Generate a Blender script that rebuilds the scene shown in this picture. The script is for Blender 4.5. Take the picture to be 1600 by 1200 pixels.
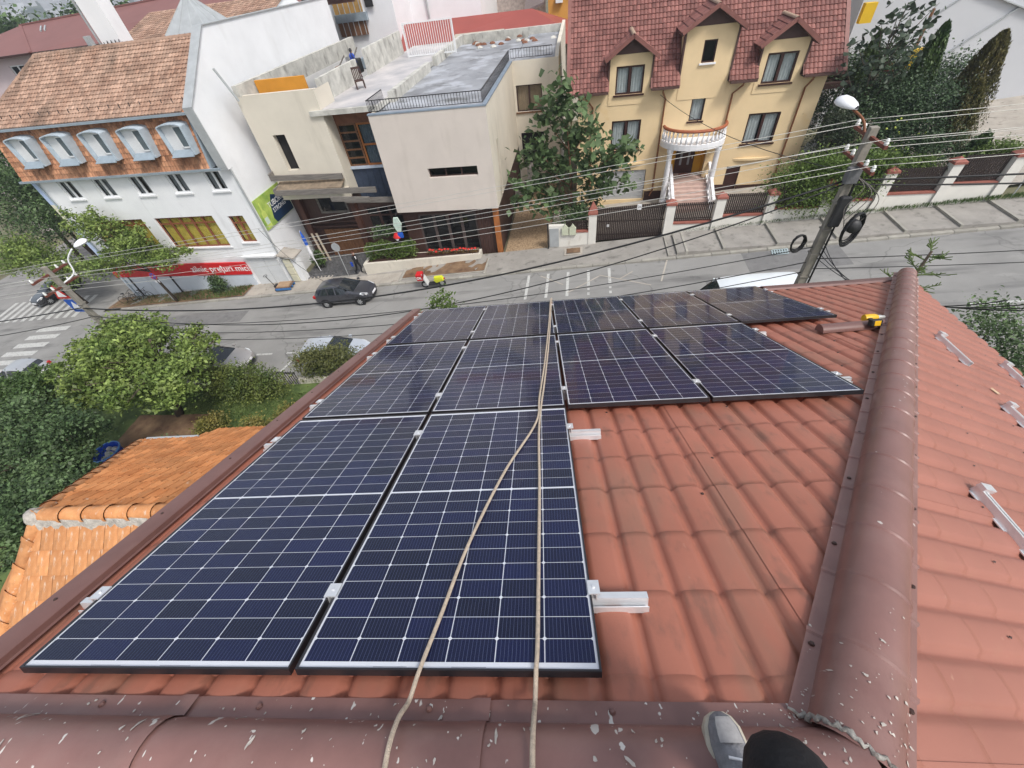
import bpy, bmesh, math, random
import numpy as np
from mathutils import Vector, Matrix
random.seed(7); rng = np.random.default_rng(7)
for o in list(bpy.data.objects): bpy.data.objects.remove(o)
SC = bpy.context.scene; COL = SC.collection
R = math.radians; PI = math.pi
# ------------------------------------------------------------------ camera
cam_d = bpy.data.cameras.new('camera'); cam = bpy.data.objects.new('camera', cam_d); COL.objects.link(cam)
cam_d.sensor_width = 36; cam_d.lens = 637.37/1600*36; cam_d.clip_start = 0.02; cam_d.clip_end = 3000
_rx, _ry, _rz = (0.994723,0.019253,-0.10077), (-0.054731,-0.731203,-0.679961), (-0.086775,0.681888,-0.726291)
cam.matrix_world = Matrix(((_rx[0],-_ry[0],-_rz[0],2.18127),(_rx[1],-_ry[1],-_rz[1],-0.24798),(_rx[2],-_ry[2],-_rz[2],1.770169),(0,0,0,1)))
SC.camera = cam
# ------------------------------------------------------------------ sky, sun, exposure
SUN_EL, SUN_AZ = 54, 138      # azimuth measured from +Y towards +X, degrees
wd = bpy.data.worlds.new('World'); SC.world = wd; wd.use_nodes = True
nt = wd.node_tree; nt.nodes.clear()
sky = nt.nodes.new('ShaderNodeTexSky'); sky.sky_type = 'NISHITA'; sky.sun_disc = False
sky.sun_elevation = R(SUN_EL); sky.sun_rotation = R(SUN_AZ); sky.air_density = 1.2; sky.dust_density = 3.0; sky.ozone_density = 1.0
hs = nt.nodes.new('ShaderNodeHueSaturation'); hs.inputs['Saturation'].default_value = 0.45
bg = nt.nodes.new('ShaderNodeBackground'); bg.inputs['Strength'].default_value = 0.11
ow = nt.nodes.new('ShaderNodeOutputWorld')
nt.links.new(sky.outputs[0], hs.inputs['Color']); nt.links.new(hs.outputs[0], bg.inputs['Color']); nt.links.new(bg.outputs[0], ow.inputs['Surface'])
sd = bpy.data.lights.new('sun', 'SUN'); sd.energy = 1.5; sd.angle = R(12); sd.color = (1.0, 0.96, 0.90)
so = bpy.data.objects.new('sun', sd); COL.objects.link(so)
_el, _az = R(SUN_EL), R(SUN_AZ)
_d = Vector((math.sin(_az)*math.cos(_el), math.cos(_az)*math.cos(_el), math.sin(_el)))
so.rotation_euler = _d.to_track_quat('Z', 'Y').to_euler(); so.location = _d*60
vs = SC.view_settings; vs.view_transform = 'Standard'; vs.look = 'None'; vs.exposure = 0.85; vs.gamma = 1; vs.use_curve_mapping = False
# ------------------------------------------------------------------ frames
A = R(24.0); TH = R(-6.0); SL = 0.08; Z0 = -12.82
def gz(s): return Z0 + SL*s
def s2w(p): return (p[0]*math.cos(TH)-p[1]*math.sin(TH), p[0]*math.sin(TH)+p[1]*math.cos(TH), p[2])
def r2w(p): return (p[0], p[1]*math.cos(A)+p[2]*math.sin(A), -p[1]*math.sin(A)+p[2]*math.cos(A))
HB = R(26.7); APEX = r2w((2.99,-0.245,-0.1))
FR = {'S': (s2w, (0,0,TH)), 'R': (r2w, (-A,0,0)), 'W': (lambda p: tuple(p), (0,0,0))}
# hip face frame: x down the slope (+X world), y along the eave (+Y), z normal
FR['H'] = (lambda p: (APEX[0]+p[0]*math.cos(HB)+p[2]*math.sin(HB), APEX[1]+p[1], APEX[2]-p[0]*math.sin(HB)+p[2]*math.cos(HB)), (0,HB,0))
BASE = {}
def _place(o, base, frame, rz=0.0):
    fn, rot = FR[frame]; o.location = fn(base)
    if frame in 'SW': o.rotation_euler = (0,0,rot[2]+rz)
    else:
        o.rotation_euler = (Matrix.Rotation(-A,3,'X') @ Matrix.Rotation(rz,3,'Z')).to_euler() if frame=='R' else (Matrix.Rotation(HB,3,'Y') @ Matrix.Rotation(rz,3,'Z')).to_euler()
def props(o, label=None, cat=None, group=None, kind=None):
    if label: o['label'] = label
    if cat: o['category'] = cat
    if group: o['group'] = group
    if kind: o['kind'] = kind
    return o
def thing(name, label, cat, base=(0,0,0), frame='S', group=None, rz=0.0, local=False):
    """Empty at the thing's base. Parts are given in the frame's coordinates (local=True: relative to the base)."""
    o = bpy.data.objects.new(name, None); COL.objects.link(o); o.empty_display_size = 0.2
    _place(o, base, frame, rz); BASE[o.name] = (0,0,0) if local else tuple(base)
    return props(o, label, cat, group)
class MB:
    def __init__(s): s.v = []; s.f = []
    def add(s, vs, fs):
        n = len(s.v); s.v += [tuple(p) for p in vs]; s.f += [tuple(i+n for i in f) for f in fs]; return s
    def box(s, x0,x1,y0,y1,z0,z1):
        return s.add([(x0,y0,z0),(x1,y0,z0),(x1,y1,z0),(x0,y1,z0),(x0,y0,z1),(x1,y0,z1),(x1,y1,z1),(x0,y1,z1)],
            [(0,3,2,1),(4,5,6,7),(0,1,5,4),(1,2,6,5),(2,3,7,6),(3,0,4,7)])
    def poly(s, pts): return s.add(pts, [tuple(range(len(pts)))])
    def prism(s, pts, d):
        n = len(pts); q = [(p[0]+d[0],p[1]+d[1],p[2]+d[2]) for p in pts]
        return s.add(list(pts)+q, [tuple(range(n))[::-1], tuple(range(n,2*n))]+[(i,(i+1)%n,n+(i+1)%n,n+i) for i in range(n)])
    def bar(s, p, q, w, h=None, up=(0,0,1)):
        h = w if h is None else h; p = Vector(p); q = Vector(q); d = (q-p).normalized(); u = Vector(up)
        if abs(d.dot(u)) > .97: u = Vector((0,1,0))
        a = d.cross(u).normalized()*(w/2); b = a.normalized().cross(d).normalized()*(h/2)
        return s.add([p-a-b,p+a-b,p+a+b,p-a+b,q-a-b,q+a-b,q+a+b,q-a+b],[(0,3,2,1),(4,5,6,7),(0,1,5,4),(1,2,6,5),(2,3,7,6),(3,0,4,7)])
    def tube(s, pts, r, n=8, caps=True):
        P = [Vector(p) for p in pts]; rr = r if isinstance(r,(list,tuple)) else [r]*len(P); base = len(s.v); last = None
        for i,p in enumerate(P):
            d = (P[min(i+1,len(P)-1)]-P[max(i-1,0)]).normalized()
            if last is None:
                u = Vector((0,0,1)) if abs(d.z) < .9 else Vector((1,0,0)); a = d.cross(u).normalized()
            else: a = (last - d*last.dot(d)).normalized()
            last = a; b = d.cross(a)
            for k in range(n):
                t = 2*PI*k/n; s.v.append(tuple(p + (a*math.cos(t)+b*math.sin(t))*rr[i]))
        for i in range(len(P)-1):
            for k in range(n):
                k2 = (k+1)%n; s.f.append((base+i*n+k, base+i*n+k2, base+(i+1)*n+k2, base+(i+1)*n+k))
        if caps: s.f.append(tuple(base+k for k in range(n))[::-1]); s.f.append(tuple(base+(len(P)-1)*n+k for k in range(n)))
        return s
    def lathe(s, prof, c=(0,0,0), n=16, a0=0, a1=2*PI, axis='z'):
        full = abs(a1-a0-2*PI) < 1e-6; m = n if full else n+1; base = len(s.v)
        for r,z in prof:
            for k in range(m):
                t = a0+(a1-a0)*k/n; x,y = r*math.cos(t), r*math.sin(t)
                q = (x,y,z) if axis=='z' else ((x,z,y) if axis=='y' else (z,x,y))
                s.v.append((c[0]+q[0],c[1]+q[1],c[2]+q[2]))
        for i in range(len(prof)-1):
            for k in range(n):
                k2 = (k+1)%m if full else k+1
                s.f.append((base+i*m+k, base+i*m+k2, base+(i+1)*m+k2, base+(i+1)*m+k))
        return s
    def grid(s, rows):
        m = len(rows[0]); n = len(s.v)
        for r in rows: s.v += [tuple(p) for p in r]
        for i in range(len(rows)-1):
            for j in range(m-1): s.f.append((n+i*m+j,n+i*m+j+1,n+(i+1)*m+j+1,n+(i+1)*m+j))
        return s
    def mesh(s, name, off=(0,0,0)):
        me = bpy.data.meshes.new(name); o = off
        me.from_pydata([(p[0]-o[0],p[1]-o[1],p[2]-o[2]) for p in s.v], [], s.f); me.validate(); me.update(); return me
    def build(s, name, mat, parent=None, smooth=False, kind=None, label=None, bevel=0, fix=True):
        off = BASE.get(parent.name,(0,0,0)) if parent else (0,0,0)
        me = s.mesh(name, off); return link(name, me, mat, parent, smooth, kind, label, bevel, fix, off)
def fixn(me):
    bm = bmesh.new(); bm.from_mesh(me); bmesh.ops.recalc_face_normals(bm, faces=bm.faces); bm.to_mesh(me); bm.free()
def link(name, me, mat, parent=None, smooth=False, kind=None, label=None, bevel=0, fix=False, off=(0,0,0)):
    if fix: fixn(me)
    if mat is not None and not me.materials: me.materials.append(mat)
    if smooth:
        me.polygons.foreach_set('use_smooth', [True]*len(me.polygons))
        if smooth != 'all': me.set_sharp_from_angle(angle=R(38))
    o = bpy.data.objects.new(name, me); COL.objects.link(o)
    if parent: o.parent = parent; BASE[o.name] = off
    if bevel:
        b = o.modifiers.new('bevel','BEVEL'); b.width = bevel; b.segments = 2; b.limit_method = 'ANGLE'
    if kind: o['kind'] = kind
    if label: o['label'] = label
    return o
def solo(name, mb, mat, label=None, cat=None, base=(0,0,0), frame='S', group=None, kind=None, smooth=False, bevel=0, rz=0.0, local=False, fix=True):
    me = mb.mesh(name, (0,0,0) if local else base); o = link(name, me, mat, None, smooth, kind, None, bevel, fix)
    _place(o, base, frame, rz); BASE[o.name] = (0,0,0) if local else tuple(base)
    return props(o, label, cat, group)
def ref(me, name, parent, loc=(0,0,0), rot=(0,0,0), scale=(1,1,1)):
    """another object sharing mesh data, parented to a thing; loc in the thing's frame coordinates"""
    b = BASE.get(parent.name,(0,0,0)); o = bpy.data.objects.new(name, me); COL.objects.link(o); o.parent = parent
    o.location = (loc[0]-b[0],loc[1]-b[1],loc[2]-b[2]); o.rotation_euler = rot; o.scale = scale; return o
def copy_tree(o, parent=None):
    c = o.copy(); COL.objects.link(c); c.parent = parent; BASE[c.name] = BASE.get(o.name,(0,0,0))
    for ch in list(o.children): copy_tree(ch, c)
    return c
# ------------------------------------------------------------------ materials
MATS = {}
def mat(name, col, rough=0.7, var=0.12, scale=3.0, col2=None, bump=0.0, bscale=30.0, spec=0.4, metal=0.0, coat=0.0, island=0.0, objrand=0.0, stretch=None, hi=None, emit=None):
    """principled material: base colour broken up by two octaves of noise, optional second colour, bump, per-piece variation"""
    if name in MATS: return MATS[name]
    m = bpy.data.materials.new(name); m.use_nodes = True; n = m.node_tree.nodes; L = m.node_tree.links
    b = n['Principled BSDF']; b.inputs['Roughness'].default_value = rough; b.inputs['Metallic'].default_value = metal
    b.inputs['Specular IOR Level'].default_value = spec; b.inputs['Coat Weight'].default_value = coat; b.inputs['Coat Roughness'].default_value = 0.05
    tc = n.new('ShaderNodeTexCoord'); src = tc.outputs['Object']
    if stretch:
        mp = n.new('ShaderNodeMapping'); mp.inputs['Scale'].default_value = stretch; L.new(src, mp.inputs['Vector']); src = mp.outputs[0]
    nz = n.new('ShaderNodeTexNoise'); nz.inputs['Scale'].default_value = scale; nz.inputs['Detail'].default_value = 6; nz.inputs['Roughness'].default_value = .6
    L.new(src, nz.inputs['Vector'])
    c1 = tuple(max(0,c*(1-var)) for c in col)+(1,); c2 = tuple(min(1,c*(1+var)) for c in (col2 or col))+(1,)
    rp = n.new('ShaderNodeValToRGB'); rp.color_ramp.elements[0].position = .32; rp.color_ramp.elements[1].position = .68
    rp.color_ramp.elements[0].color = c1; rp.color_ramp.elements[1].color = c2
    L.new(nz.outputs['Fac'], rp.inputs[0]); out = rp.outputs[0]
    if island or objrand:
        if island: g = n.new('ShaderNodeNewGeometry'); ro = g.outputs['Random Per Island']; amt = island
        else: g = n.new('ShaderNodeObjectInfo'); ro = g.outputs['Random']; amt = objrand
        mr = n.new('ShaderNodeMapRange'); mr.inputs['To Min'].default_value = 1-amt; mr.inputs['To Max'].default_value = 1+amt; L.new(ro, mr.inputs['Value'])
        mx = n.new('ShaderNodeMix'); mx.data_type = 'RGBA'; mx.blend_type = 'MULTIPLY'; mx.inputs['Factor'].default_value = 1
        L.new(out, mx.inputs['A']); L.new(mr.outputs[0], mx.inputs['B']); out = mx.outputs['Result']
    L.new(out, b.inputs['Base Color'])
    if bump:
        nb = n.new('ShaderNodeTexNoise'); nb.inputs['Scale'].default_value = bscale; nb.inputs['Detail'].default_value = 5; L.new(src, nb.inputs['Vector'])
        bp = n.new('ShaderNodeBump'); bp.inputs['Strength'].default_value = bump; bp.inputs['Distance'].default_value = 0.02
        L.new(nb.outputs['Fac'], bp.inputs['Height']); L.new(bp.outputs[0], b.inputs['Normal'])
    if emit: b.inputs['Emission Color'].default_value = (*emit[:3],1); b.inputs['Emission Strength'].default_value = emit[3]
    MATS[name] = m; return m
def overlay(m, col, scale, lo, hi, stretch=None, amount=1.0, detail=3.0, kind='noise'):
    """add spots / stains of another colour where a noise passes a threshold"""
    n = m.node_tree.nodes; L = m.node_tree.links; b = n['Principled BSDF']
    tc = n.new('ShaderNodeTexCoord'); src = tc.outputs['Object']
    if stretch:
        mp = n.new('ShaderNodeMapping'); mp.inputs['Scale'].default_value = stretch; L.new(src, mp.inputs['Vector']); src = mp.outputs[0]
    if kind == 'noise':
        nz = n.new('ShaderNodeTexNoise'); nz.inputs['Scale'].default_value = scale; nz.inputs['Detail'].default_value = detail; nz.inputs['Roughness'].default_value = .55; o = nz.outputs['Fac']
    elif kind == 'crack':
        wn = n.new('ShaderNodeTexNoise'); wn.inputs['Scale'].default_value = scale*1.5; wn.inputs['Detail'].default_value = 4; L.new(src, wn.inputs['Vector']); wm = n.new('ShaderNodeMix'); wm.data_type = 'RGBA'; wm.inputs['Factor'].default_value = .35/max(scale,.2)*.6; L.new(src, wm.inputs['A']); L.new(wn.outputs['Color'], wm.inputs['B']); src = wm.outputs['Result']
        nz = n.new('ShaderNodeTexVoronoi'); nz.feature = 'DISTANCE_TO_EDGE'; nz.inputs['Scale'].default_value = scale; o = nz.outputs['Distance']
    else:
        nz = n.new('ShaderNodeTexVoronoi'); nz.inputs['Scale'].default_value = scale; nz.inputs['Randomness'].default_value = 1.0; o = nz.outputs['Distance']
    L.new(src, nz.inputs['Vector'])
    mr = n.new('ShaderNodeMapRange'); mr.inputs['From Min'].default_value = lo; mr.inputs['From Max'].default_value = hi; mr.inputs['To Max'].default_value = amount; L.new(o, mr.inputs['Value'])
    mx = n.new('ShaderNodeMix'); mx.data_type = 'RGBA'; mx.inputs['B'].default_value = (*col,1)
    old = b.inputs['Base Color'].links[0].from_socket; L.new(old, mx.inputs['A']); L.new(mr.outputs[0], mx.inputs['Factor']); L.new(mx.outputs['Result'], b.inputs['Base Color'])
    return m
def leafmat(name, col, col2, var=0.25, trans=0.25, rough=.5):
    if name in MATS: return MATS[name]
    m = mat(name, col, rough, 0.15, 0.9, col2=col2, island=var, spec=.35); n = m.node_tree.nodes; L = m.node_tree.links; b = n['Principled BSDF']
    tr = n.new('ShaderNodeBsdfTranslucent'); L.new(b.inputs['Base Color'].links[0].from_socket, tr.inputs['Color'])
    mx = n.new('ShaderNodeMixShader'); mx.inputs[0].default_value = trans; L.new(b.outputs[0], mx.inputs[1]); L.new(tr.outputs[0], mx.inputs[2])
    L.new(mx.outputs[0], n['Material Output'].inputs['Surface']); return m
def glassmat(name, tint=(1,1,1), refl=1.0, rough=0.015, ior=1.5):
    if name in MATS: return MATS[name]
    m = bpy.data.materials.new(name); m.use_nodes = True; n = m.node_tree.nodes; L = m.node_tree.links; n.remove(n['Principled BSDF'])
    fr = n.new('ShaderNodeFresnel'); gm = n.new('ShaderNodeNewGeometry'); mi = n.new('ShaderNodeMapRange'); mi.inputs['To Min'].default_value = ior; mi.inputs['To Max'].default_value = 1/ior; L.new(gm.outputs['Backfacing'], mi.inputs['Value']); L.new(mi.outputs[0], fr.inputs['IOR']); tp = n.new('ShaderNodeBsdfTransparent'); tp.inputs['Color'].default_value = (*tint,1)
    gl = n.new('ShaderNodeBsdfGlossy'); gl.inputs['Roughness'].default_value = rough; mx = n.new('ShaderNodeMixShader')
    ma = n.new('ShaderNodeMath'); ma.operation = 'MULTIPLY'; ma.inputs[1].default_value = refl; L.new(fr.outputs[0], ma.inputs[0]); L.new(ma.outputs[0], mx.inputs[0])
    L.new(tp.outputs[0], mx.inputs[1]); L.new(gl.outputs[0], mx.inputs[2]); L.new(mx.outputs[0], n['Material Output'].inputs['Surface']); MATS[name] = m; return m
# ================================================================== the roof we stand on
ROOFRED = (0.365, 0.138, 0.094); TRIM = (0.165, 0.084, 0.073)
m_tile = mat('painted metal tile', ROOFRED, 0.5, 0.10, 1.6, bump=.04, bscale=120, spec=.35)
overlay(m_tile, (0.27,0.135,0.095), 4.0, .50, .66, stretch=(1.0,.35,1), amount=.7, detail=9)
overlay(m_tile, (0.15,0.085,0.065), 11.0, .56, .70, stretch=(1,.45,1), amount=.5, detail=9)
overlay(m_tile, (0.42,0.22,0.16), 26.0, .70, .76, amount=.5, stretch=(1,.6,1))
m_tile2 = mat('painted metal tile hip', (0.31,0.130,0.097), 0.5, 0.08, 1.2, bump=.03, bscale=120, spec=.35)
overlay(m_tile2, (0.32,0.15,0.105), 6.0, .58, .75, amount=.5, detail=8)
overlay(m_tile2, (0.44,0.26,0.19), 22.0, .70, .76, amount=.5)
m_trim = mat('brown painted trim', TRIM, 0.42, 0.14, 2.5, bump=.03, bscale=60, spec=.5)
overlay(m_trim, (0.20,0.115,0.095), 8, .55, .75, amount=.5, detail=6)
m_cap = mat('brown ridge metal splashed', (0.215,0.112,0.099), 0.40, 0.16, 3.0, bump=.03, bscale=50, spec=.5)
overlay(m_cap, (0.27,0.165,0.145), 4, .5, .75, amount=.7, detail=8)
overlay(m_cap, (0.62,0.60,0.56), 17, .69, .705, stretch=(1.5,.55,.8), amount=.9, detail=2)
overlay(m_cap, (0.66,0.64,0.60), 34, .705, .72, stretch=(1,.6,1), amount=.9, detail=2)
overlay(m_cap, (0.55,0.5,0.46), 6.5, .725, .74, stretch=(2.2,.5,.6), amount=.85, detail=4)
m_hcap = mat('brown hip metal', (0.205,0.105,0.092), 0.38, 0.14, 2.5, bump=.03, bscale=50, spec=.5)
overlay(m_hcap, (0.26,0.155,0.135), 4, .5, .75, amount=.6, detail=8)
overlay(m_hcap, (0.6,0.56,0.52), 22, .745, .76, stretch=(1,.5,1), amount=.8, detail=2)
m_dark = mat('black shadow rubber', (0.012,0.011,0.012), .7, .2)
m_screw = mat('dark screw head', (0.05,0.025,0.02), .45, .2)
PW, CR = 0.1929, 0.362
def wave(x):
    f = (x/PW) % 1.0
    g = min(1.0, f/.16) if f < .6 else max(0.0, min(1.0, (1-f)/.22))
    return 0.036*(.70*g*g*(3-2*g)+.30*math.sin(PI*f))
def tile_h(x, y, v0):
    r = ((y-v0)/CR) % 1.0; return wave(x) + 0.0052*r
house = thing('corner_house', 'house we stand on, red metal tile roof with brown ridge and hip caps', 'house', (0,0,-0.13), 'R')
WOFF = -0.128
def sheet(x0, x1, y0, y1, v0, lift=0.0):
    xs = []; n = int(round((x1-x0)/PW*14)); xs = [x0+(x1-x0)*i/n for i in range(n+1)]
    ys = []; k0 = math.floor((y0-v0)/CR); k = k0
    while v0+k*CR < y1:
        for e in (0.0, .012, .12, .35, .65, .88, .985):
            y = v0+(k+e)*CR
            if y0 <= y <= y1: ys.append(y)
        k += 1
    ys = [y0]+[y for y in ys if y > y0+1e-4 and y < y1-1e-4]+[y1]
    mb = MB(); mb.grid([[(x, y, WOFF+lift+tile_h(x,y,v0)) for x in xs] for y in ys]); return mb
def bisect(me, co, no):
    bm = bmesh.new(); bm.from_mesh(me); bmesh.ops.bisect_plane(bm, geom=list(bm.verts)+list(bm.edges)+list(bm.faces), plane_co=co, plane_no=no, clear_outer=True)
    bm.to_mesh(me); bm.free(); me.update()
EAVE = 6.74
b0 = 3.143-3*6*PW
for k in range(-1, 8):
    x0 = b0+k*6*PW; x1 = x0+6*PW+0.012; x0c = max(x0, -0.26)
    if x1 < -0.2: continue
    mb = sheet(x0c, x1, -0.25, EAVE, 0.045, 0.004*((k)%2)+.0)
    off = BASE[house.name]; me = mb.mesh('metal_tile_sheet', off)
    # keep the part on the near side of the hip line v = 1.235 (u-3.19)
    bisect(me, (3.19-off[0], 0-off[1], 0), (1.235,-1.0,0))
    if len(me.polygons): link('metal_tile_sheet', me, m_tile, house, smooth='all', off=off)
hipface = thing('hip_face', '', '', (0,0,0), 'H') if False else None
# hip slope, in its own frame (x down, y along the eave) mapped into the house frame
def h2r(p):
    w = FR['H'][0](p); y = w[1]; z = w[2]
    return (w[0], y*math.cos(A)-z*math.sin(A), y*math.sin(A)+z*math.cos(A))
HE = 6.03
for k in range(-6, 6):
    y0 = k*6*PW+.04; y1 = y0+6*PW+.01
    mb = MB(); n = 60; ys = [y0+(y1-y0)*i/n for i in range(n+1)]; xs = []; q = 0
    while q*CR < HE:
        for e in (0,.012,.12,.35,.65,.88,.985): xs.append((q+e)*CR)
        q += 1
    xs = [x for x in xs if x < HE-.001]+[HE]
    mb.grid([[h2r((x, y, -0.03+wave(y)+0.005*((x/CR)%1.0)+.003*(k%2))) for x in xs] for y in ys])
    off = BASE[house.name]; me = mb.mesh('metal_tile_sheet', off)
    hd = Vector((0.629,0.777,0)); 
    # front hip: keep y < x * ratio ; ratio from plan geometry
    w0 = Vector(h2r((0,0,0)))-Vector(off); w1 = Vector(h2r((6,6.22,0)))-Vector(off); up = Vector((0,-math.sin(-A)*-1,0))
    nrm = (w1-w0).cross(Vector((0,-math.sin(A),math.cos(A)))); 
    if nrm.y < 0: nrm = -nrm
    bisect(me, w0, nrm)
    if len(me.polygons):
        w2 = Vector(h2r((6,-6.22,0)))-Vector(off); nr2 = (w2-w0).cross(Vector((0,-math.sin(A),math.cos(A))))
        if nr2.y > 0: nr2 = -nr2
        bisect(me, w0, nr2)
    if len(me.polygons): link('hip_tile_sheet', me, m_tile2, house, smooth='all', off=off)
# the back slope of the same roof, behind the ridge
mb = MB(); bk = []
for y in np.linspace(0, 5.5, 46):
    bk.append([(x, y) for x in np.linspace(-.3, 2.99+5.5*.9, 120)])
def back(p, h=0.0):    # p=(x, horizontal-ish slope distance) behind the ridge
    wx, wy, wz = p[0], APEX[1]-p[1]*math.cos(A), APEX[2]-p[1]*math.sin(A)-.02+h
    return (wx, wy*math.cos(A)-wz*math.sin(A), wy*math.sin(A)+wz*math.cos(A))
rows = [[back((min(x, 2.99+y*.86), y), tile_h(x,y,0)) for x,y in r] for r in bk]
mb.grid(rows).build('back_slope', m_tile, house, smooth='all')
# caps -----------------------------------------------------------------
def cap_profile(wl, wr, r, pl, pr, h0):
    """cross-section points (lateral, height): flange, barrel, flange. pl/pr: slope of the roof planes left/right"""
    pts = [(-wl, h0-pl*wl), (-wl+.045, h0-pl*(wl-.045)+.004)]
    for i in range(13):
        t = PI*i/12; pts.append((-r*math.cos(t), h0-pl*r+.006+(pl*r+r*.72)*math.sin(t)**.85))
    pts += [(wr-.045, h0-pr*(wr-.045)+.004), (wr, h0-pr*wr)]
    return pts
def w2r(w): return (w[0], w[1]*math.cos(A)-w[2]*math.sin(A), w[1]*math.sin(A)+w[2]*math.cos(A))
apx = Vector(APEX)
def cap_run(name, p0, p1, seg, prof, material, flare=.008, nm='ridge_cap'):
    p0 = Vector(p0); p1 = Vector(p1); L_ = (p1-p0).length; d = (p1-p0)/L_; lat = d.cross(Vector((0,0,1))).normalized(); up = Vector((0,0,1))
    n = max(1,int(round(L_/seg)))
    for i in range(n):
        a = p0+d*(L_*i/n); b = p0+d*(L_*(i+1)/n+.012); rows = []
        for t in (0.0, .04, .5, .93, .955, 1.0):
            q = a.lerp(b,t); g = flare if t in (.955,1.0) else 0.0; g += -.003 if t == 0 else 0
            rows.append([w2r(q+lat*x*(1+g*3)+up*(z+g)) for x,z in prof])
        MB().grid(rows).build(nm, material, house, smooth=True)
    return d, lat
# ridge: runs along X over the apex line
cap_run('ridge', (-0.34, APEX[1], APEX[2]), (3.03, APEX[1], APEX[2]), .98, cap_profile(.185,.185,.122,math.tan(A),math.tan(A),.02), m_cap)
hip_end = Vector(FR['H'][0]((HE+.02,6.22/6*(HE+.02),0)))
hd, hl = cap_run('hip', apx+Vector((.05,.055,-.02)), hip_end, .36, cap_profile(.172,.172,.124,.30,.30,.03), m_hcap, nm='hip_cap')
cap_run('hip rear', apx+Vector((.05,-.055,-.02)), FR['H'][0]((5.5,-5.7,0)), 1.0, cap_profile(.185,.185,.118,.30,.30,.03), m_hcap, nm='hip_cap')
# ragged sealant bead where the hip cap starts at the ridge
m_lead = mat('weathered grey sealant', (0.30,0.285,0.26), .8, .35, 20, bump=.5, bscale=60)
overlay(m_lead, (0.12,0.10,0.09), 30, .52, .62, amount=.8)
_hp = cap_profile(.172,.172,.124,.30,.30,.03); _rs = random.Random(4); _pt = []; _rr = []
for (a0,b0_),(a1,b1_) in zip(_hp[:-1],_hp[1:]):
    for q in (0,.35,.7): _pt.append(w2r(apx+Vector((.05,.055,-.02))+hl*(a0+(a1-a0)*q)+Vector((0,0,b0_+(b1_-b0_)*q+.001))+hd*(.012+_rs.uniform(-.010,.012)))); _rr.append(_rs.uniform(.004,.013))
MB().tube(_pt, _rr, 6).build('sealant_bead', m_lead, house, smooth='all')
# dried paint splashes and droppings on ridge and hip caps
m_spl = mat('dried whitewash splash', (0.46,0.42,0.38), .85, .2, 30)
rs = random.Random(21); ridge_prof = cap_profile(.185,.185,.122,math.tan(A),math.tan(A),.02); hip_prof = cap_profile(.172,.172,.124,.30,.30,.03)
def prof_at(prof, d):
    for (a,b),(c,e) in zip(prof[:-1],prof[1:]):
        if a <= d <= c and c > a: f = (d-a)/(c-a); return b+(e-b)*f
    return prof[0][1]
def splash(mb, o, d, lat, prof, a, l, size, asp, rot):
    k = 8; pts = []
    for i in range(k):
        q = 2*PI*i/k; rr = size*(.45+1.2*rs.random()); x = rr*math.cos(q)*asp; y = rr*math.sin(q); x, y = x*math.cos(rot)-y*math.sin(rot), x*math.sin(rot)+y*math.cos(rot)
        ll = max(-.17,min(.17,l+y)); pts.append(w2r(o+d*(a+x)+lat*ll+Vector((0,0,prof_at(prof,ll)+.0045))))
    mb.poly(pts)
mb = MB(); ro = Vector((-0.34,APEX[1],APEX[2])); rl = Vector((1,0,0)).cross(Vector((0,0,1)))
for i in range(130):
    a = rs.uniform(.05,3.3) if i < 70 else 3.34-abs(rs.gauss(0,.22)); splash(mb,ro,Vector((1,0,0)),rl,ridge_prof,a,-rs.uniform(.0,.17),rs.choice((.0012,.0016,.002,.0028,.0042)),rs.uniform(.8,2.2),rs.uniform(1.0,2.4))
for a_,l_,z_,p_,q_ in ((.28,-.06,.006,4.5,1.0),(.55,-.12,.0045,5,.9),(.62,-.03,.004,4,1.2),(1.05,-.10,.005,4,1.5),(1.5,-.05,.006,2.5,1.7),(2.3,-.08,.0045,3.5,1.4),(2.7,-.03,.006,2.2,.7),(.12,-.13,.004,5,1.1)): splash(mb,ro,Vector((1,0,0)),rl,ridge_prof,a_,l_,z_,p_,q_)
mb.build('paint_splash', m_spl, house, kind='stuff')
mb = MB(); ho = apx+Vector((.05,.055,-.02))
for i in range(90):
    a = abs(rs.gauss(0,.22)) if i < 85 else rs.uniform(0,6); splash(mb,ho,hd,hl,hip_prof,a+.01,rs.uniform(-.17,.17),rs.choice((.0012,.0016,.0022,.003,.0045)),rs.uniform(.8,2.0),rs.uniform(0,3))
mb.build('paint_splash', m_spl, house, kind='stuff')
# verge trim on the left, fascia and wall below
mb = MB(); prof = [(-.345,-.20),(-.345,-.052),(-.335,-.044),(-.215,-.044),(-.206,-.050),(-.204,-.078),(-.19,-.082)]
mb.grid([[(u,v,w) for u,w in prof] for v in (-.30,1.4,3.0,4.7,EAVE+.06)]).build('verge_trim', m_trim, house, smooth=True)
for i in range(11):
    MB().lathe([(0,.006),(.006,.006),(.009,0)], (-.285,.35+i*.62,-.044), 8).build('trim_screw', m_screw, house)
# eave gutter and loose snow board at the eave
mb = MB(); rows = []
for x in np.linspace(-.3, 8.6, 40):
    rows.append([(x, EAVE+.06+.06*math.cos(t), -.16+.06*math.sin(t)) for t in np.linspace(PI, 2*PI, 9)])
mb.grid(rows).build('gutter', m_trim, house, smooth=True)
mb = MB(); mb.grid([[(x,v,w) for v,w in ((6.40,-.09),(6.42,-.062),(6.58,-.045),(6.61,-.055),(6.64,-.09))] for x in (6.02,7.1,8.21)])
mb.build('snow_board', m_trim, house, smooth=True)
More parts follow.
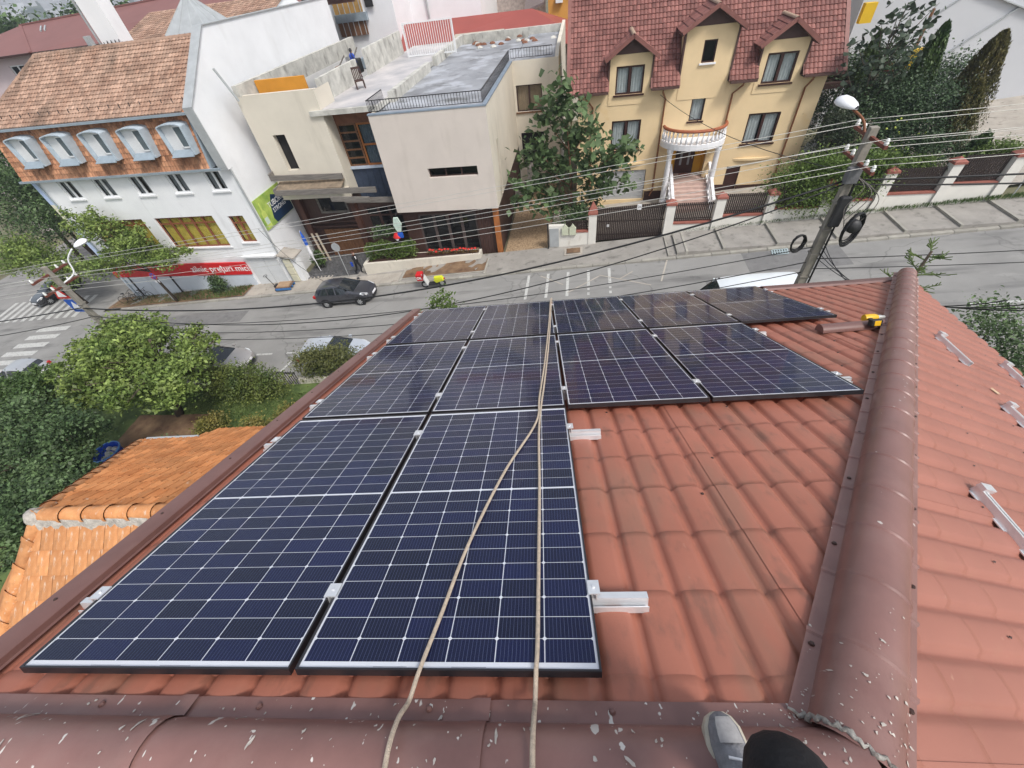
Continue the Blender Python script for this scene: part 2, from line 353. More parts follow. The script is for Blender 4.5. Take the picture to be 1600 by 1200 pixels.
# tile screws: dark heads in rows on both slopes
mb = MB()
for k in range(2, 18, 1):
    for j in range(-2, 46):
        u = b0+(j+.5)*PW; v = 0.045+(k+.80)*CR
        if (j*3+k*2)%5 != 0 or u < -.1 or v > EAVE-.1 or v < 1.235*(u-2.9)+.1: continue
        z = WOFF+tile_h(u,v,.045)+.003; mb.lathe([(0,.007),(.007,.006),(.010,0)], (u,v,z), 6)
mb.build('tile_screw', m_screw, house, kind='stuff')
mb = MB()
for k in range(0, 16):
    for j in range(-1, 34):
        x = (k+.75)*CR; y = (j+.5)*PW
        if (j+2*k)%4 != 0 or y > x*1.02-.25 or x > HE-.1: continue
        mb.add([h2r((x+a,y+b,-.03+wave(y)+.010)) for a,b in ((-.010,0),(0,-.008),(.010,0),(0,.008))]+[h2r((x,y,-.03+wave(y)+.018))], [(0,1,4),(1,2,4),(2,3,4),(3,0,4)])
mb.build('hip_screw', m_screw, house, kind='stuff')
# cap screws
for i in range(4):
    c = APEX; y = APEX[1]+.155; x = .42+i*.64
    p = w2r((x, y, APEX[2]+.02-math.tan(A)*.155+.006)); MB().lathe([(0,.008),(.008,.007),(.012,0)], p, 8).build('cap_screw', m_trim, house)
for i in range(14):
    for sgn in (-1,1):
        q = apx+Vector((.05,.055,-.02))+hd*(.3+i*.62)+hl*sgn*.150+Vector((0,0,.03-.3*.150+.004))
        MB().lathe([(0,.008),(.008,.007),(.011,0)], w2r(q), 8).build('cap_screw', m_screw, house)
# sealant dabs on the hip slope
m_seal = mat('yellowed sealant', (0.52,0.38,0.24), .6, .2, 20, bump=.3)
for x,y in ((4.35,3.0),(4.33,2.78),(4.31,2.55),(4.30,2.32),(4.28,2.10),(4.27,1.88)):
    mb = MB(); k = 9; mb.poly([h2r((x+.05*math.cos(2*PI*i/k)*(1+.3*math.sin(i*5)), y+.045*math.sin(2*PI*i/k)*(1+.3*math.cos(i*3)), -.03+wave(y)+.016)) for i in range(k)])
    mb.build('sealant_dab', m_seal, house)
# walls of our house down to the garden
m_ourwall = mat('plain render wall', (0.55,0.50,0.43), .85, .08, 1.2)
def ww(pts): return [w2r(p) for p in pts]
mb = MB(); c = [(-.2,-5.0),(8.0,-5.0),(8.0,5.85),(-.2,5.85)]
for i in range(4):
    a = c[i]; b = c[(i+1)%4]; mb.poly(ww([(*a,-16),(*b,-16),(*b,-2.86),(*a,-2.86)]))
mb.poly(ww([(-.2,5.85,-2.86),(-.2,APEX[1],-.2),(-.2,-5.0,-2.4)])); mb.build('wall', m_ourwall, house)
# ================================================================== solar panels
m_frame = mat('black anodised frame', (0.016,0.015,0.018), .32, .15, 8, spec=.6)
m_back = mat('white backsheet', (0.70,0.71,0.74), .5, .03, 2)
m_cell = bpy.data.materials.new('silicon cell'); m_cell.use_nodes = True
_n = m_cell.node_tree.nodes; _L = m_cell.node_tree.links; _b = _n['Principled BSDF']; _b.inputs['Roughness'].default_value = .45; _b.inputs['Specular IOR Level'].default_value = .3
_tc = _n.new('ShaderNodeTexCoord'); _sx = _n.new('ShaderNodeSeparateXYZ'); _L.new(_tc.outputs['Object'], _sx.inputs[0])
_m1 = _n.new('ShaderNodeMath'); _m1.operation = 'MULTIPLY'; _m1.inputs[1].default_value = 1/0.0150; _L.new(_sx.outputs['X'], _m1.inputs[0])
_m2 = _n.new('ShaderNodeMath'); _m2.operation = 'FRACT'; _L.new(_m1.outputs[0], _m2.inputs[0])
_m3 = _n.new('ShaderNodeMath'); _m3.operation = 'LESS_THAN'; _m3.inputs[1].default_value = .085; _L.new(_m2.outputs[0], _m3.inputs[0])
_oi = _n.new('ShaderNodeObjectInfo'); _cr = _n.new('ShaderNodeValToRGB'); _cr.color_ramp.elements[0].color = (0.0026,0.0036,0.019,1); _cr.color_ramp.elements[1].color = (0.0044,0.0074,0.050,1); _L.new(_oi.outputs['Random'], _cr.inputs[0])
_mx = _n.new('ShaderNodeMix'); _mx.data_type = 'RGBA'; _mx.inputs['B'].default_value = (.075,.10,.17,1); _L.new(_m3.outputs[0], _mx.inputs['Factor']); _L.new(_cr.outputs[0], _mx.inputs['A']); _L.new(_mx.outputs['Result'], _b.inputs['Base Color'])
m_pglass = glassmat('panel glass', (.97,.98,1), .9, .06, 1.29)
m_alu = mat('mill aluminium', (0.74,0.75,0.77), .34, .06, 10, metal=.55, spec=.5)
m_print = mat('grey print', (0.42,0.42,0.46), .6, .1)
PWD, PLN, GX, GY = 1.147, 2.110, 0.0234, (0.0358, 0.0578)
CW, CL = 0.1826, 0.0898
def cell_mesh(flip):
    c = .007; x, y = CW/2, CL/2; p = [(-x,-y),(x,-y),(x,y-c),(x-c,y),(-x+c,y),(-x,y-c)]
    if flip: p = [(a,-b) for a,b in p][::-1]
    me = bpy.data.meshes.new('solar_cell'); me.from_pydata([(a,b,0) for a,b in p],[],[tuple(range(6))]); me.materials.append(m_cell); return me
CELL = [cell_mesh(False), cell_mesh(True)]
mb = MB(); t = .0075; H = .036
for (x0,x1,y0,y1) in ((0,PWD,0,t),(0,PWD,PLN-t,PLN),(0,t,t,PLN-t),(PWD-t,PWD,t,PLN-t)): mb.box(x0,x1,y0,y1,-H,0)
ME_FRAME = mb.mesh('frame'); ME_FRAME.materials.append(m_frame)
mb = MB(); mb.box(t+.0005,PWD-t-.0005,t+.0005,PLN-t-.0005,-.012,-.007); ME_BACK = mb.mesh('backsheet'); ME_BACK.materials.append(m_back)
mb = MB(); mb.poly([(t,t,-.0012),(PWD-t,t,-.0012),(PWD-t,PLN-t,-.0012),(t,PLN-t,-.0012)]); ME_GLASS = mb.mesh('glass'); ME_GLASS.materials.append(m_pglass)
mb = MB()
mb.box(0,.13,.0135,.0165,-.0069,-.0066)
ME_PRINT = mb.mesh('print'); ME_PRINT.materials.append(m_print)
COLN = ['leftmost column by the verge','second column from the left','third column from the left','fourth column from the left','rightmost column']
ROWN = ['in the front row nearest the ridge','in the middle row','in the far row at the eave']
def rowv(r): return r*PLN+(0,GY[0],GY[0]+GY[1])[r]
for r,cols in ((0,(0,1)),(1,(0,1,2,3)),(2,(0,1,2,3,4))):
    for c in cols:
        b = (c*(PWD+GX), rowv(r), 0.0)
        p = thing('solar_panel', 'black framed solar panel %s, %s' % (ROWN[r], COLN[c]), 'solar panel', b, 'R', 'solar panels on the roof', rz=random.uniform(-.002,.002))
        ref(ME_FRAME,'frame',p,b); ref(ME_BACK,'backsheet',p,b); ref(ME_GLASS,'glass',p,b); ref(ME_PRINT,'print',p,(b[0]+.30,b[1],0)); ref(ME_PRINT,'print',p,(b[0]+.60,b[1],0))
        px, py = CW+.0034, CL+.0027; mx0 = (PWD-(6*px-.0034))/2+CW/2; mid = .011; my0 = (PLN-(22*py-.0027+mid))/2+CL/2
        for j in range(22):
            for i in range(6):
                ref(CELL[j%2],'solar_cell',p,(b[0]+mx0+i*px, b[1]+my0+j*py+(mid if j>=11 else 0), -.0064))
# rails and clamps -----------------------------------------------------
def rail_mesh(x0,x1,y):
    mb = MB(); mb.box(x0,x1,y-.045,y-.002,-.098,-.090); mb.box(x0,x1,y-.045,y-.041,-.090,-.062); mb.box(x0,x1,y-.024,y-.020,-.090,-.040); mb.box(x0,x1,y-.002,y+.030,-.098,-.094)
    mb.box(x0,x1,y+.004,y+.008,-.094,-.040); mb.box(x0,x1,y-.024,y+.008,-.040,-.034); return mb
def rail(label, x0, x1, v, clampx, end):
    t = thing('mounting_rail', label, 'rail', ((x0+x1)/2, v, -.10), 'R', 'short aluminium rails holding the panels')
    rail_mesh(x0,x1,v).build('profile', m_alu, t)
    mb = MB(); w = .036 if not end else .03; mb.box(clampx-w/2-.010,clampx+w/2+.010,v-.035,v+.035,.001,.007)
    mb.box(clampx-.012,clampx-.007,v-.035,v+.035,-.036,.001); mb.box(clampx+.007,clampx+.012,v-.035,v+.035,-.036,.001)
    c = mb.build('clamp', m_alu, t); MB().lathe([(0,.014),(.007,.014),(.007,.007)], (clampx,v,0), 6).build('bolt', m_alu, c)
    if end:
        mb = MB()
        for k in range(3): mb.lathe([(0,.001),(.004,.0005)], (x0+(x1-x0)*(.45+.16*k), v+.018, -.0935), 6)
        mb.build('rivet', m_screw, t)
RW = ['front','middle','far']
for r in range(3):
    for k,dv in enumerate((.345,1.775)):
        pos = 'near' if k==0 else 'farther'; v = rowv(r)+dv; last = (1,3,4)[r]
        rail('%s end rail with clamp at the verge side of the %s row' % (pos, RW[r]), -.115, .03, v, -.012, True)
        xe = last*(PWD+GX)+PWD
        rail('%s end rail with clamp poking out on the right of the %s row' % (pos, RW[r]), xe-.03, xe+(.24 if r==0 else .13), v, xe+.012, True)
        for c in range(last):
            xg = c*(PWD+GX)+PWD+GX/2
            rail('%s mid clamp between columns %s and %s in the %s panel row' % (pos, ('one','two','three','four')[c], ('two','three','four','five')[c], RW[r]), xg-.06, xg+.06, v, xg, False)
for x,y,L_,lb in ((4.39,3.67,.50,'bare rail on the hip slope farthest from the camera, beside the sealant dabs'),(5.55,3.6,.55,'bare rail lowest on the hip slope near its eave'),(4.2,2.5,.50,'bare rail in the middle of the hip slope near the picture edge'),(2.175,1.12,.56,'bare rail on the hip slope nearest the camera')):
    t = thing('mounting_rail', lb, 'rail', (x,y,.0), 'H', 'bare rails on the hip slope', rz=.06 if x<5 else -.1, local=True)
    mb = MB(); mb.box(-.05,.05,-L_/2,L_/2,.0,.006); mb.box(-.03,-.024,-L_/2,L_/2,.006,.05); mb.box(.024,.03,-L_/2,L_/2,.006,.05); mb.box(-.03,-.006,-L_/2,L_/2,.05,.055); mb.box(.006,.03,-L_/2,L_/2,.05,.055)
    mb.build('profile', m_alu, t); MB().box(-.05,.06,L_/2-.05,L_/2,.055,.085).build('end_clip', m_alu, t)
# ropes ------------------------------------------------------------------
def spline(pts, n=8):
    P = [Vector(p) for p in pts]; out = []
    for i in range(len(P)-1):
        a,b,c,d = P[max(i-1,0)],P[i],P[i+1],P[min(i+2,len(P)-1)]
        for k in range(n):
            t = k/n; out.append(.5*((2*b)+(c-a)*t+(2*a-5*b+4*c-d)*t*t+(3*b-a-3*c+d)*t**3))
    out.append(P[-1]); return out
m_rope = mat('worn cream rope', (0.56,0.46,0.36), .85, .18, 60, bump=.6, bscale=260, stretch=(1,1,1))
overlay(m_rope, (0.30,0.22,0.16), 240, .62, .66, amount=.6)
r1 = [(1.643,-.33,.04),(1.64,-.25,.055),(1.637,-.17,.03),(1.64,-.09,-.02),(1.659,-.01,.011),(1.691,.217,.011),(1.749,.626,.011),(1.885,1.226,.011),(2.078,1.848,.012),(2.105,2.316,.012),(2.171,3.315,.011),(2.256,5.004,.011),(2.313,6.40,.011),(2.32,6.72,-.03),(2.32,6.83,-.14),(2.32,6.9,-.5)]
r2 = [(2.078,-.33,.04),(2.078,-.25,.055),(2.079,-.17,.03),(2.080,-.09,-.02),(2.085,.0,.011),(2.09,.107,.011),(2.096,.595,.011),(2.10,1.05,.011),(2.098,1.651,.012),(2.114,2.065,.013),(2.150,2.599,.011),(2.195,3.35,.011),(2.245,4.326,.011),(2.33,6.38,.011),(2.345,6.72,-.03),(2.345,6.83,-.14),(2.35,6.9,-.5)]
solo('rope', MB().tube(spline(r1), .0085, 8), m_rope, 'cream rope slanting across the solar panels from the ridge', 'rope', (1.64,-.2,0), 'R', 'safety ropes', smooth='all')
solo('rope', MB().tube(spline(r2), .0085, 8), m_rope, 'cream rope running straight down the solar panels', 'rope', (2.08,-.2,0), 'R', 'safety ropes', smooth='all')
# loose ridge piece and cordless drill ------------------------------------
def gb(h): return WOFF+.03+h
mb = MB(); prof = [(.075*math.cos(t)*1.05, .075*math.sin(t)) for t in np.linspace(-.05*PI,1.05*PI,12)]
mb.grid([[(x, 3.93+.055*(x-5.4)/.9+y, gb(.03)+z) for y,z in prof] for x in (5.40,5.8,6.12)])
t = thing('loose_cap', 'short loose piece of brown ridge cap lying on the red tiles', 'ridge cap', (5.8,3.95,gb(0)), 'R'); mb.build('shell', m_trim, t, smooth=True)
MB().poly([(5.40,3.93+y,gb(.03)+z) for y,z in prof]).build('end_flap', m_trim, t)
m_yel = mat('yellow tool plastic', (0.72,0.42,0.02), .4, .05, 20); m_blk = mat('black tool rubber', (0.02,0.02,0.02), .5, .1, 20); m_gry = mat('grey tool metal', (.55,.55,.52), .35, .1, 20, metal=.4)
t = thing('cordless_drill', 'yellow and black cordless drill lying against the hip cap', 'drill', (5.93,4.05,gb(.08)), 'R', rz=.03, local=True); t.scale = (.95,.95,.95)
mb = MB(); mb.lathe([(0,-.02),(.045,-.02),(.05,.02),(.048,.10),(.035,.135),(.03,.14)], (.05,0,.03), 14, axis='x'); mb.build('motor_housing', m_yel, t, smooth=True)
mb = MB(); mb.lathe([(.031,.14),(.03,.17),(.022,.19),(.02,.22),(.008,.235),(0,.235)], (.05,0,.03), 12, axis='x'); mb.build('chuck', m_gry, t, smooth=True)
mb = MB(); mb.prism([(.05,-.03,.0),(.10,-.03,.0),(.05,-.17,.0),(0,-.17,.0)],(0,0,.045)); mb.build('grip', m_blk, t, bevel=.008)
mb = MB(); mb.box(-.05,.075,-.24,-.17,-.01,.07); mb.build('battery', m_blk, t, bevel=.01); MB().box(-.02,.05,-.243,-.2,.0,.06).build('battery_label', m_yel, t)
# ================================================================== helpers for buildings
def Pf(t): return lambda a,b,c: (a, t+c, b)            # wall facing the street (a = s, b = z, c inward)
def Ps(s, sg=1): return lambda a,b,c: (s-sg*c, a, b)   # wall facing +s (sg=1) or -s (sg=-1), a = t
def mbox(mb, P, a0,a1,b0,b1,c0,c1):
    q = [P(a,b,c) for c in (c0,c1) for a,b in ((a0,b0),(a1,b0),(a1,b1),(a0,b1))]
    return mb.add(q, [(0,3,2,1),(4,5,6,7),(0,1,5,4),(1,2,6,5),(2,3,7,6),(3,0,4,7)])
def facade(mb, P, a0,a1,b0,b1, holes=(), dep=.16):
    A_ = sorted({a0,a1,*[h[0] for h in holes],*[h[1] for h in holes]}); B_ = sorted({b0,b1,*[h[2] for h in holes],*[h[3] for h in holes]})
    A_ = [a for a in A_ if a0 <= a <= a1]; B_ = [b for b in B_ if b0 <= b <= b1]
    for i in range(len(A_)-1):
        for j in range(len(B_)-1):
            ca, cb = (A_[i]+A_[i+1])/2, (B_[j]+B_[j+1])/2
            if any(h[0]<ca<h[1] and h[2]<cb<h[3] for h in holes): continue
            mb.poly([P(A_[i],B_[j],0),P(A_[i+1],B_[j],0),P(A_[i+1],B_[j+1],0),P(A_[i],B_[j+1],0)])
    for h in holes:
        if len(h) > 4: continue
        x0,x1,y0,y1 = h[:4]
        mb.poly([P(x0,y0,0),P(x1,y0,0),P(x1,y0,dep),P(x0,y0,dep)]); mb.poly([P(x0,y1,0),P(x1,y1,0),P(x1,y1,dep),P(x0,y1,dep)])
        mb.poly([P(x0,y0,0),P(x0,y1,0),P(x0,y1,dep),P(x0,y0,dep)]); mb.poly([P(x1,y0,0),P(x1,y1,0),P(x1,y1,dep),P(x1,y0,dep)])
    return mb
m_wg = glassmat('window glass', (.80,.84,.86), 1.0, .02, 1.5)
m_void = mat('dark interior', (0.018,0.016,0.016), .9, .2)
m_winbrown = mat('brown window frame', (0.045,0.018,0.015), .4, .12, 6)
m_winwhite = mat('white window frame', (0.72,0.73,0.74), .45, .05, 6)
m_curt = mat('pale curtain', (0.52,0.53,0.51), .9, .1, 5)
m_curty = mat('yellow curtain', (0.62,0.46,0.08), .9, .14, 3)
def window(par, P, a0,a1,b0,b1, fm, cols=2, rows=None, curt=None, sill=None, fw=.07, dep=.12, name='window', sub=True, cfrac=.36):
    mb = MB(); c0, c1 = dep-.06, dep+.005; aw = a1-a0
    mbox(mb,P,a0,a1,b0,b0+fw,c0,c1); mbox(mb,P,a0,a1,b1-fw,b1,c0,c1); mbox(mb,P,a0,a0+fw,b0+fw,b1-fw,c0,c1); mbox(mb,P,a1-fw,a1,b0+fw,b1-fw,c0,c1)
    xs = [a0+fw+(aw-2*fw)*i/cols for i in range(cols+1)]
    for i in range(1,cols): mbox(mb,P,xs[i]-fw*.8,xs[i]+fw*.8,b0+fw,b1-fw,c0,c1)
    for rr in (rows or ()): mbox(mb,P,a0+fw,a1-fw,b0+(b1-b0)*rr-fw*.5,b0+(b1-b0)*rr+fw*.5,c0+.004,c1-.004)
    w = mb.build(name, fm, par)
    for i in range(cols):
        MB().poly([P(xs[i]+(.0 if i==0 else fw*.8),b0+fw,dep-.02),P(xs[i+1]-(0 if i==cols-1 else fw*.8),b0+fw,dep-.02),P(xs[i+1]-(0 if i==cols-1 else fw*.8),b1-fw,dep-.02),P(xs[i]+(0 if i==0 else fw*.8),b1-fw,dep-.02)]).build('pane', m_wg, w)
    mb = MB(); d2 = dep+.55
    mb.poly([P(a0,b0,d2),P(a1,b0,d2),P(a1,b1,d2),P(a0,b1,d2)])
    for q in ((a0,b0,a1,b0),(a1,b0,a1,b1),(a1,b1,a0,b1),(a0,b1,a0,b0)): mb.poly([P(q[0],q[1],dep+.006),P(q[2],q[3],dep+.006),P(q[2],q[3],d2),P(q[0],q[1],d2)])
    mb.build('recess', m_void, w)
    if curt:
        for i in range(cols):
            m0, m1 = xs[i], xs[i+1]
            spans = ((m0,m1),) if cfrac >= .9 else (((m0,m0+(m1-m0)*cfrac*2),) if i < cols/2 else ((m1-(m1-m0)*cfrac*2,m1),))
            for (x0,x1) in spans:
                n = max(8,int((x1-x0)/.05)); mb = MB(); mb.grid([[P(x0+(x1-x0)*k/n, bb, dep+.10+.03*math.sin(k*1.9)) for k in range(n+1)] for bb in (b0+.02,b1-.02)]); mb.build('curtain', curt, w, smooth='all')
    if sill:
        mb = MB(); mbox(mb,P,a0-.1,a1+.1,b0-.09,b0-.002,-.10,dep); mb.build('sill', sill, w)
    return w
def tiles(mb, O, U, V, N, nu, nv, w, l, th, keep=None, prof=((0,0),(.25,.8),(.5,1),(.75,.8),(.97,0)), jit=.004, gap=.0):
    O,U,V,N = map(Vector,(O,U,V,N))
    for j in range(nv):
        for i in range(nu):
            if keep and not keep((i+.5)*w,(j+.5)*l): continue
            jz = random.uniform(-jit,jit); jv = random.uniform(-jit,jit)*1.5
            lo = [O+U*((i+a)*w)+V*(j*l+jv)+N*(th*(.9+h*.9)+jz) for a,h in prof]; up = [O+U*((i+a)*w)+V*((j+1)*l+.02)+N*(th*(.1+h*.8)+jz) for a,h in prof]
            bt = [O+U*((i+a)*w)+V*(j*l+jv) for a,h in prof]; n = len(prof); b = len(mb.v)
            mb.v += [tuple(p) for p in lo+up+bt]
            for k in range(n-1): mb.f.append((b+k,b+k+1,b+n+k+1,b+n+k)); mb.f.append((b+2*n+k,b+2*n+k+1,b+k+1,b+k))
            mb.f.append((b+n-1,b+3*n-1,b+2*n-1)); mb.f.append((b,b+n,b+2*n))
    return mb
def text_mesh(s, size, ext=.01, align='CENTER', bold=0.0):
    cu = bpy.data.curves.new('t','FONT'); cu.body = s; cu.size = size; cu.extrude = ext; cu.align_x = align; cu.align_y = 'CENTER'; cu.offset = bold
    o = bpy.data.objects.new('t', cu); COL.objects.link(o); dg = bpy.context.evaluated_depsgraph_get(); me = bpy.data.meshes.new_from_object(o.evaluated_get(dg)); bpy.data.objects.remove(o); me.materials.clear(); return me
# ================================================================== ground, road, pavements
def gzf(s): return Z0+SL*max(-75,min(60,s))
m_ground = mat('yard earth', (0.13,0.105,0.075), .95, .25, .25, col2=(0.14,0.14,0.08))
m_asph = mat('grey asphalt', (0.255,0.250,0.240), .85, .10, .5, bump=.25, bscale=18, spec=.3)
overlay(m_asph, (0.155,0.152,0.148), .55, .53, .68, stretch=(.35,2.2,1), amount=.9, detail=6)
overlay(m_asph, (0.31,0.305,0.29), 1.3, .58, .72, stretch=(.5,1.5,1), amount=.6, detail=5)
overlay(m_asph, (0.045,0.043,0.042), 3.2, .73, .80, stretch=(.3,2,1), amount=.7, detail=5)
overlay(m_asph, (0.10,0.098,0.095), .33, .006, .0, amount=.45, kind='crack')
overlay(m_asph, (0.085,0.083,0.08), 1.1, .66, .78, amount=.75, detail=4)
m_patch = mat('darker asphalt patch', (0.175,0.172,0.170), .85, .12, 2, bump=.25, bscale=25)
overlay(m_patch, (0.10,0.10,0.10), 2.5, .55, .7, amount=.6, detail=5)
m_pave = mat('worn concrete pavement', (0.38,0.345,0.30), .9, .16, 1.1, bump=.3, bscale=14)
overlay(m_pave, (0.14,0.125,0.105), 2.2, .56, .72, amount=.8, detail=7)
m_pave2 = mat('grey worn pavement', (0.285,0.268,0.245), .9, .14, 1.1, bump=.3, bscale=14)
overlay(m_pave2, (0.10,0.095,0.085), 2.0, .56, .74, amount=.8, detail=7)
m_kerb = mat('kerb stone', (0.31,0.295,0.26), .85, .14, 2, bump=.25, bscale=20, objrand=.14)
m_soil = mat('bare soil', (0.155,0.085,0.052), .95, .3, 1.4, col2=(0.20,0.13,0.075), bump=.5, bscale=8)
m_paint = mat('worn road paint', (0.50,0.50,0.48), .7, .05, 6)
overlay(m_paint, (0.27,0.265,0.255), 7, .52, .66, amount=.75, detail=7)
m_gravel = mat('brown pebble paving', (0.26,0.165,0.09), .9, .35, 9, col2=(0.34,0.25,0.16), bump=.7, bscale=22)
def gsheet(s0,s1,t0,t1,dz,n=1):
    mb = MB()
    for i in range(n):
        a, b = s0+(s1-s0)*i/n, s0+(s1-s0)*(i+1)/n; mb.poly([(a,t0,gzf(a)+dz),(b,t0,gzf(b)+dz),(b,t1,gzf(b)+dz),(a,t1,gzf(a)+dz)])
    return mb
mb = MB(); ss = [-1700,-900,-300,-75,60,150,400,520]; ts = [-110,-60,-20,60,200,700,1350]
mb.grid([[(s,t,gzf(s)-.10) for s in ss] for t in ts]); solo('ground', mb, m_ground, kind='structure')
road = solo('road', gsheet(-75,60,14.6,23.55,0), m_asph, kind='structure')
gsheet(-62,-38,23.55,60,-.004).build('side_road', m_asph, road)
for a,b,c,d in ((11.6,16.6,21.4,23.5),(-34,-22,20.6,21.9),(9.2,13.4,20.0,20.9)): gsheet(a,b,c,d,.004).build('asphalt_patch', m_patch, road)
def stripe(s0,s1,t0,t1,nm='painted_stripe'): gsheet(s0,s1,t0,t1,.008).build(nm, m_paint, road)
for k in range(5): s = -1.06+1.267*k; stripe(s-.085,s+.085,20.55+ (0 if k<3 else .9),23.18); 
for k in (3,4): s = -1.06+1.267*k; stripe(s-.07,s+.07,20.5,20.75); stripe(s-.07,s+.07,21.0,21.2)
for a,b in ((-18.1,-16.9),(-15.85,-14.8)): stripe(a,b,16.73,16.88)
MB().poly([(-14.95,16.73,gz(-14.9)+.008),(-14.8,16.73,gz(-14.8)+.008),(-15.3,14.9,gz(-15.3)+.008),(-15.45,14.9,gz(-15.4)+.008)]).build('painted_stripe', m_paint, road)
for a in (19.6,25.0,-8.0,-25.0,-30): stripe(a,a+2.1,17.42,17.58)
for k in range(7): stripe(-43.2,-39.7,15.2+1.02*k,15.75+1.02*k,'crossing_bar')
for k in range(11):
    s = -51.5+1.02*k; MB().poly([(s,23.2,gz(s)+.008),(s+.5,23.2,gz(s+.5)+.008),(s-.9+.5,26.6,gz(s-.4)+.008),(s-.9,26.6,gz(s-.9)+.008)]).build('crossing_bar', m_paint, road)
for (a,b,c,d) in ((1.5,20.9,3.4,22.4),(3.4,22.5,6.3,21.0),(6.9,21.3,7.6,24.0),(-.3,23.0,1.2,21.8),(4.6,21.9,5.4,22.6)):
    v = Vector((c-a,d-b,0)).normalized(); n_ = Vector((-v.y,v.x,0))*.045; MB().poly([(a+n_.x,b+n_.y,gz(a)+.009),(c+n_.x,d+n_.y,gz(c)+.009),(c-n_.x,d-n_.y,gz(c)+.009),(a-n_.x,b-n_.y,gz(a)+.009)]).build('faded_mark', m_pave, road)
# drain grate
m_grate = mat('pale steel grate', (0.42,0.50,0.52), .5, .1, 8, metal=.3)
g = thing('drain_grate', 'pale blue steel drain grate at the road edge', 'drain', (13.65,23.5,gz(13.65)+.004))
MB().poly([(s,t,gz(s)+.016) for s,t in ((13.15,22.98),(13.95,22.98),(14.15,24.0),(13.3,24.0))]).build('pit', m_void, g)
for k in range(7):
    a = 13.15+k*.133; MB().bar((a,22.98,gz(a)+.03),(a+.17,24.0,gz(a)+.04),.07,.02).build('grate_bar', m_grate, g)
for k in range(5):
    t = 22.98+k*.255; a = 13.15+.17*k/4; MB().bar((a,t,gz(a)+.045),(a+.82,t,gz(a+.82)+.045),.07,.02).build('grate_bar', m_grate, g)
# far pavement -------------------------------------------------------------
pav = solo('pavement', gsheet(-38,7.55,23.72,26.4,.10), m_pave2, kind='structure')
for i in range(-36, 30):
    s = i*1.0; me = None
    mb = MB(); q = [(s+.008,23.5),(s+.992,23.5),(s+.992,23.73),(s+.008,23.73)]; h = .12+random.uniform(-.012,.012)
    mb.add([(a,b,gz(a)-.05) for a,b in q]+[(a,b,gz(a)+h) for a,b in q],[(0,3,2,1),(4,5,6,7),(0,1,5,4),(1,2,6,5),(2,3,7,6),(3,0,4,7)]); mb.build('kerb_stone', m_kerb, pav, bevel=.02)
def slab(s0,s1,t0,t1,za,zb,m,nm): 
    mb = MB(); q = [(s0,t0,za),(s1,t0,zb),(s1,t1,zb),(s0,t1,za)]; mb.add([(a,b,gz(a)-.3) for a,b,c in q]+q,[(0,3,2,1),(4,5,6,7),(0,1,5,4),(1,2,6,5),(2,3,7,6),(3,0,4,7)]); return mb.build(nm, m, pav)
edges = [8.55,10.62,13.50,16.5,19.75,22.28,24.75,27.3,29.8]
slab(7.55,8.05,23.73,26.15,gz(7.55)+.17,gz(8.05)+.17,m_pave2,'step'); slab(8.05,8.55,23.73,26.15,gz(8.05)+.30,gz(8.55)+.30,m_pave2,'step')
for a,b in zip(edges[:-1],edges[1:]):
    slab(a+.13,b,23.735,26.2,gz(a)+.33,gz(b)+.22,m_pave2,'pavement_slab'); slab(a,a+.13,23.735,26.2,gz(a)+.345,gz(a)+.345,m_kerb,'cross_kerb')
for a in (7.55,8.05): slab(a,a+.1,23.735,26.15,gz(a)+(.185 if a<8 else .315),gz(a)+(.185 if a<8 else .315),m_kerb,'cross_kerb')
# beige pads, soil beds, ramps
def pad(s0,s1,t0,t1,m,nm,dz=.104,n=1): return gsheet(s0,s1,t0,t1,dz,n).build(nm, m, pav)
for i in range(4):
    for j in range(2): pad(-23.6+i*1.75,-23.6+i*1.75+1.73,23.76+j*.95,23.76+j*.95+.93,m_pave,'paving_slab',.106)
for i in range(4): pad(-16.4+i*1.45,-16.4+i*1.45+1.43,23.76,25.0,m_pave,'paving_slab',.106)
def bumpy(s0,s1,t0,t1,dz,amp,n,m,nm,parent=None,kind='structure'):
    mb = MB(); ns = max(2,int((s1-s0)*n)); nt_ = max(2,int((t1-t0)*n))
    mb.grid([[(s0+(s1-s0)*i/ns, t0+(t1-t0)*j/nt_, gzf(s0+(s1-s0)*i/ns)+dz+amp*(random.random()+math.sin(i*.7)*.4+math.cos(j*.9)*.4)) for i in range(ns+1)] for j in range(nt_+1)])
    return mb.build(nm, m, parent, smooth='all') if parent else solo(nm, mb, m, kind=kind, smooth='all')
bumpy(-37.5,-23.7,23.75,25.35,.10,.05,3,m_soil,'soil_bed',pav)
bumpy(-10.35,-4.25,24.1,25.75,.10,.05,3,m_soil,'soil_bed',pav)
for a in (-10.5,-4.25): slab(a,a+.14,23.74,25.85,gz(a)+.16,gz(a)+.16,m_kerb,'cross_kerb')
slab(-10.36,-4.25,23.98,24.1,gz(-10.36)+.15,gz(-4.25)+.15,m_kerb,'bed_edging')
m_cob = mat('dark cobbles', (0.085,0.085,0.088), .7, .2, 3, objrand=.3, bump=.3)
def cobble():
    return MB().lathe([(.0,.035),(.05,.032),(.07,.015),(.075,-.03)], (0,0,0), 6).mesh('cobble')
cm = cobble(); cm.materials.append(m_cob); gsheet(-19.2,-14.4,25.35,29.5,.104).build('cobble_bed', m_cob, pav)
for i in range(15):
    for j in range(17):
        s = -19.0+i*.31+random.uniform(-.03,.03)+(.15 if j%2 else 0); t = 25.5+j*.24
        if t > 25.6+1.3*(i/15)+3.0: continue
        o = bpy.data.objects.new('cobble', cm); COL.objects.link(o); o.parent = pav; o.location = (s,t,gz(s)+.11); o.scale = (1.7,1.35,1); o.rotation_euler = (0,0,random.random()*3)
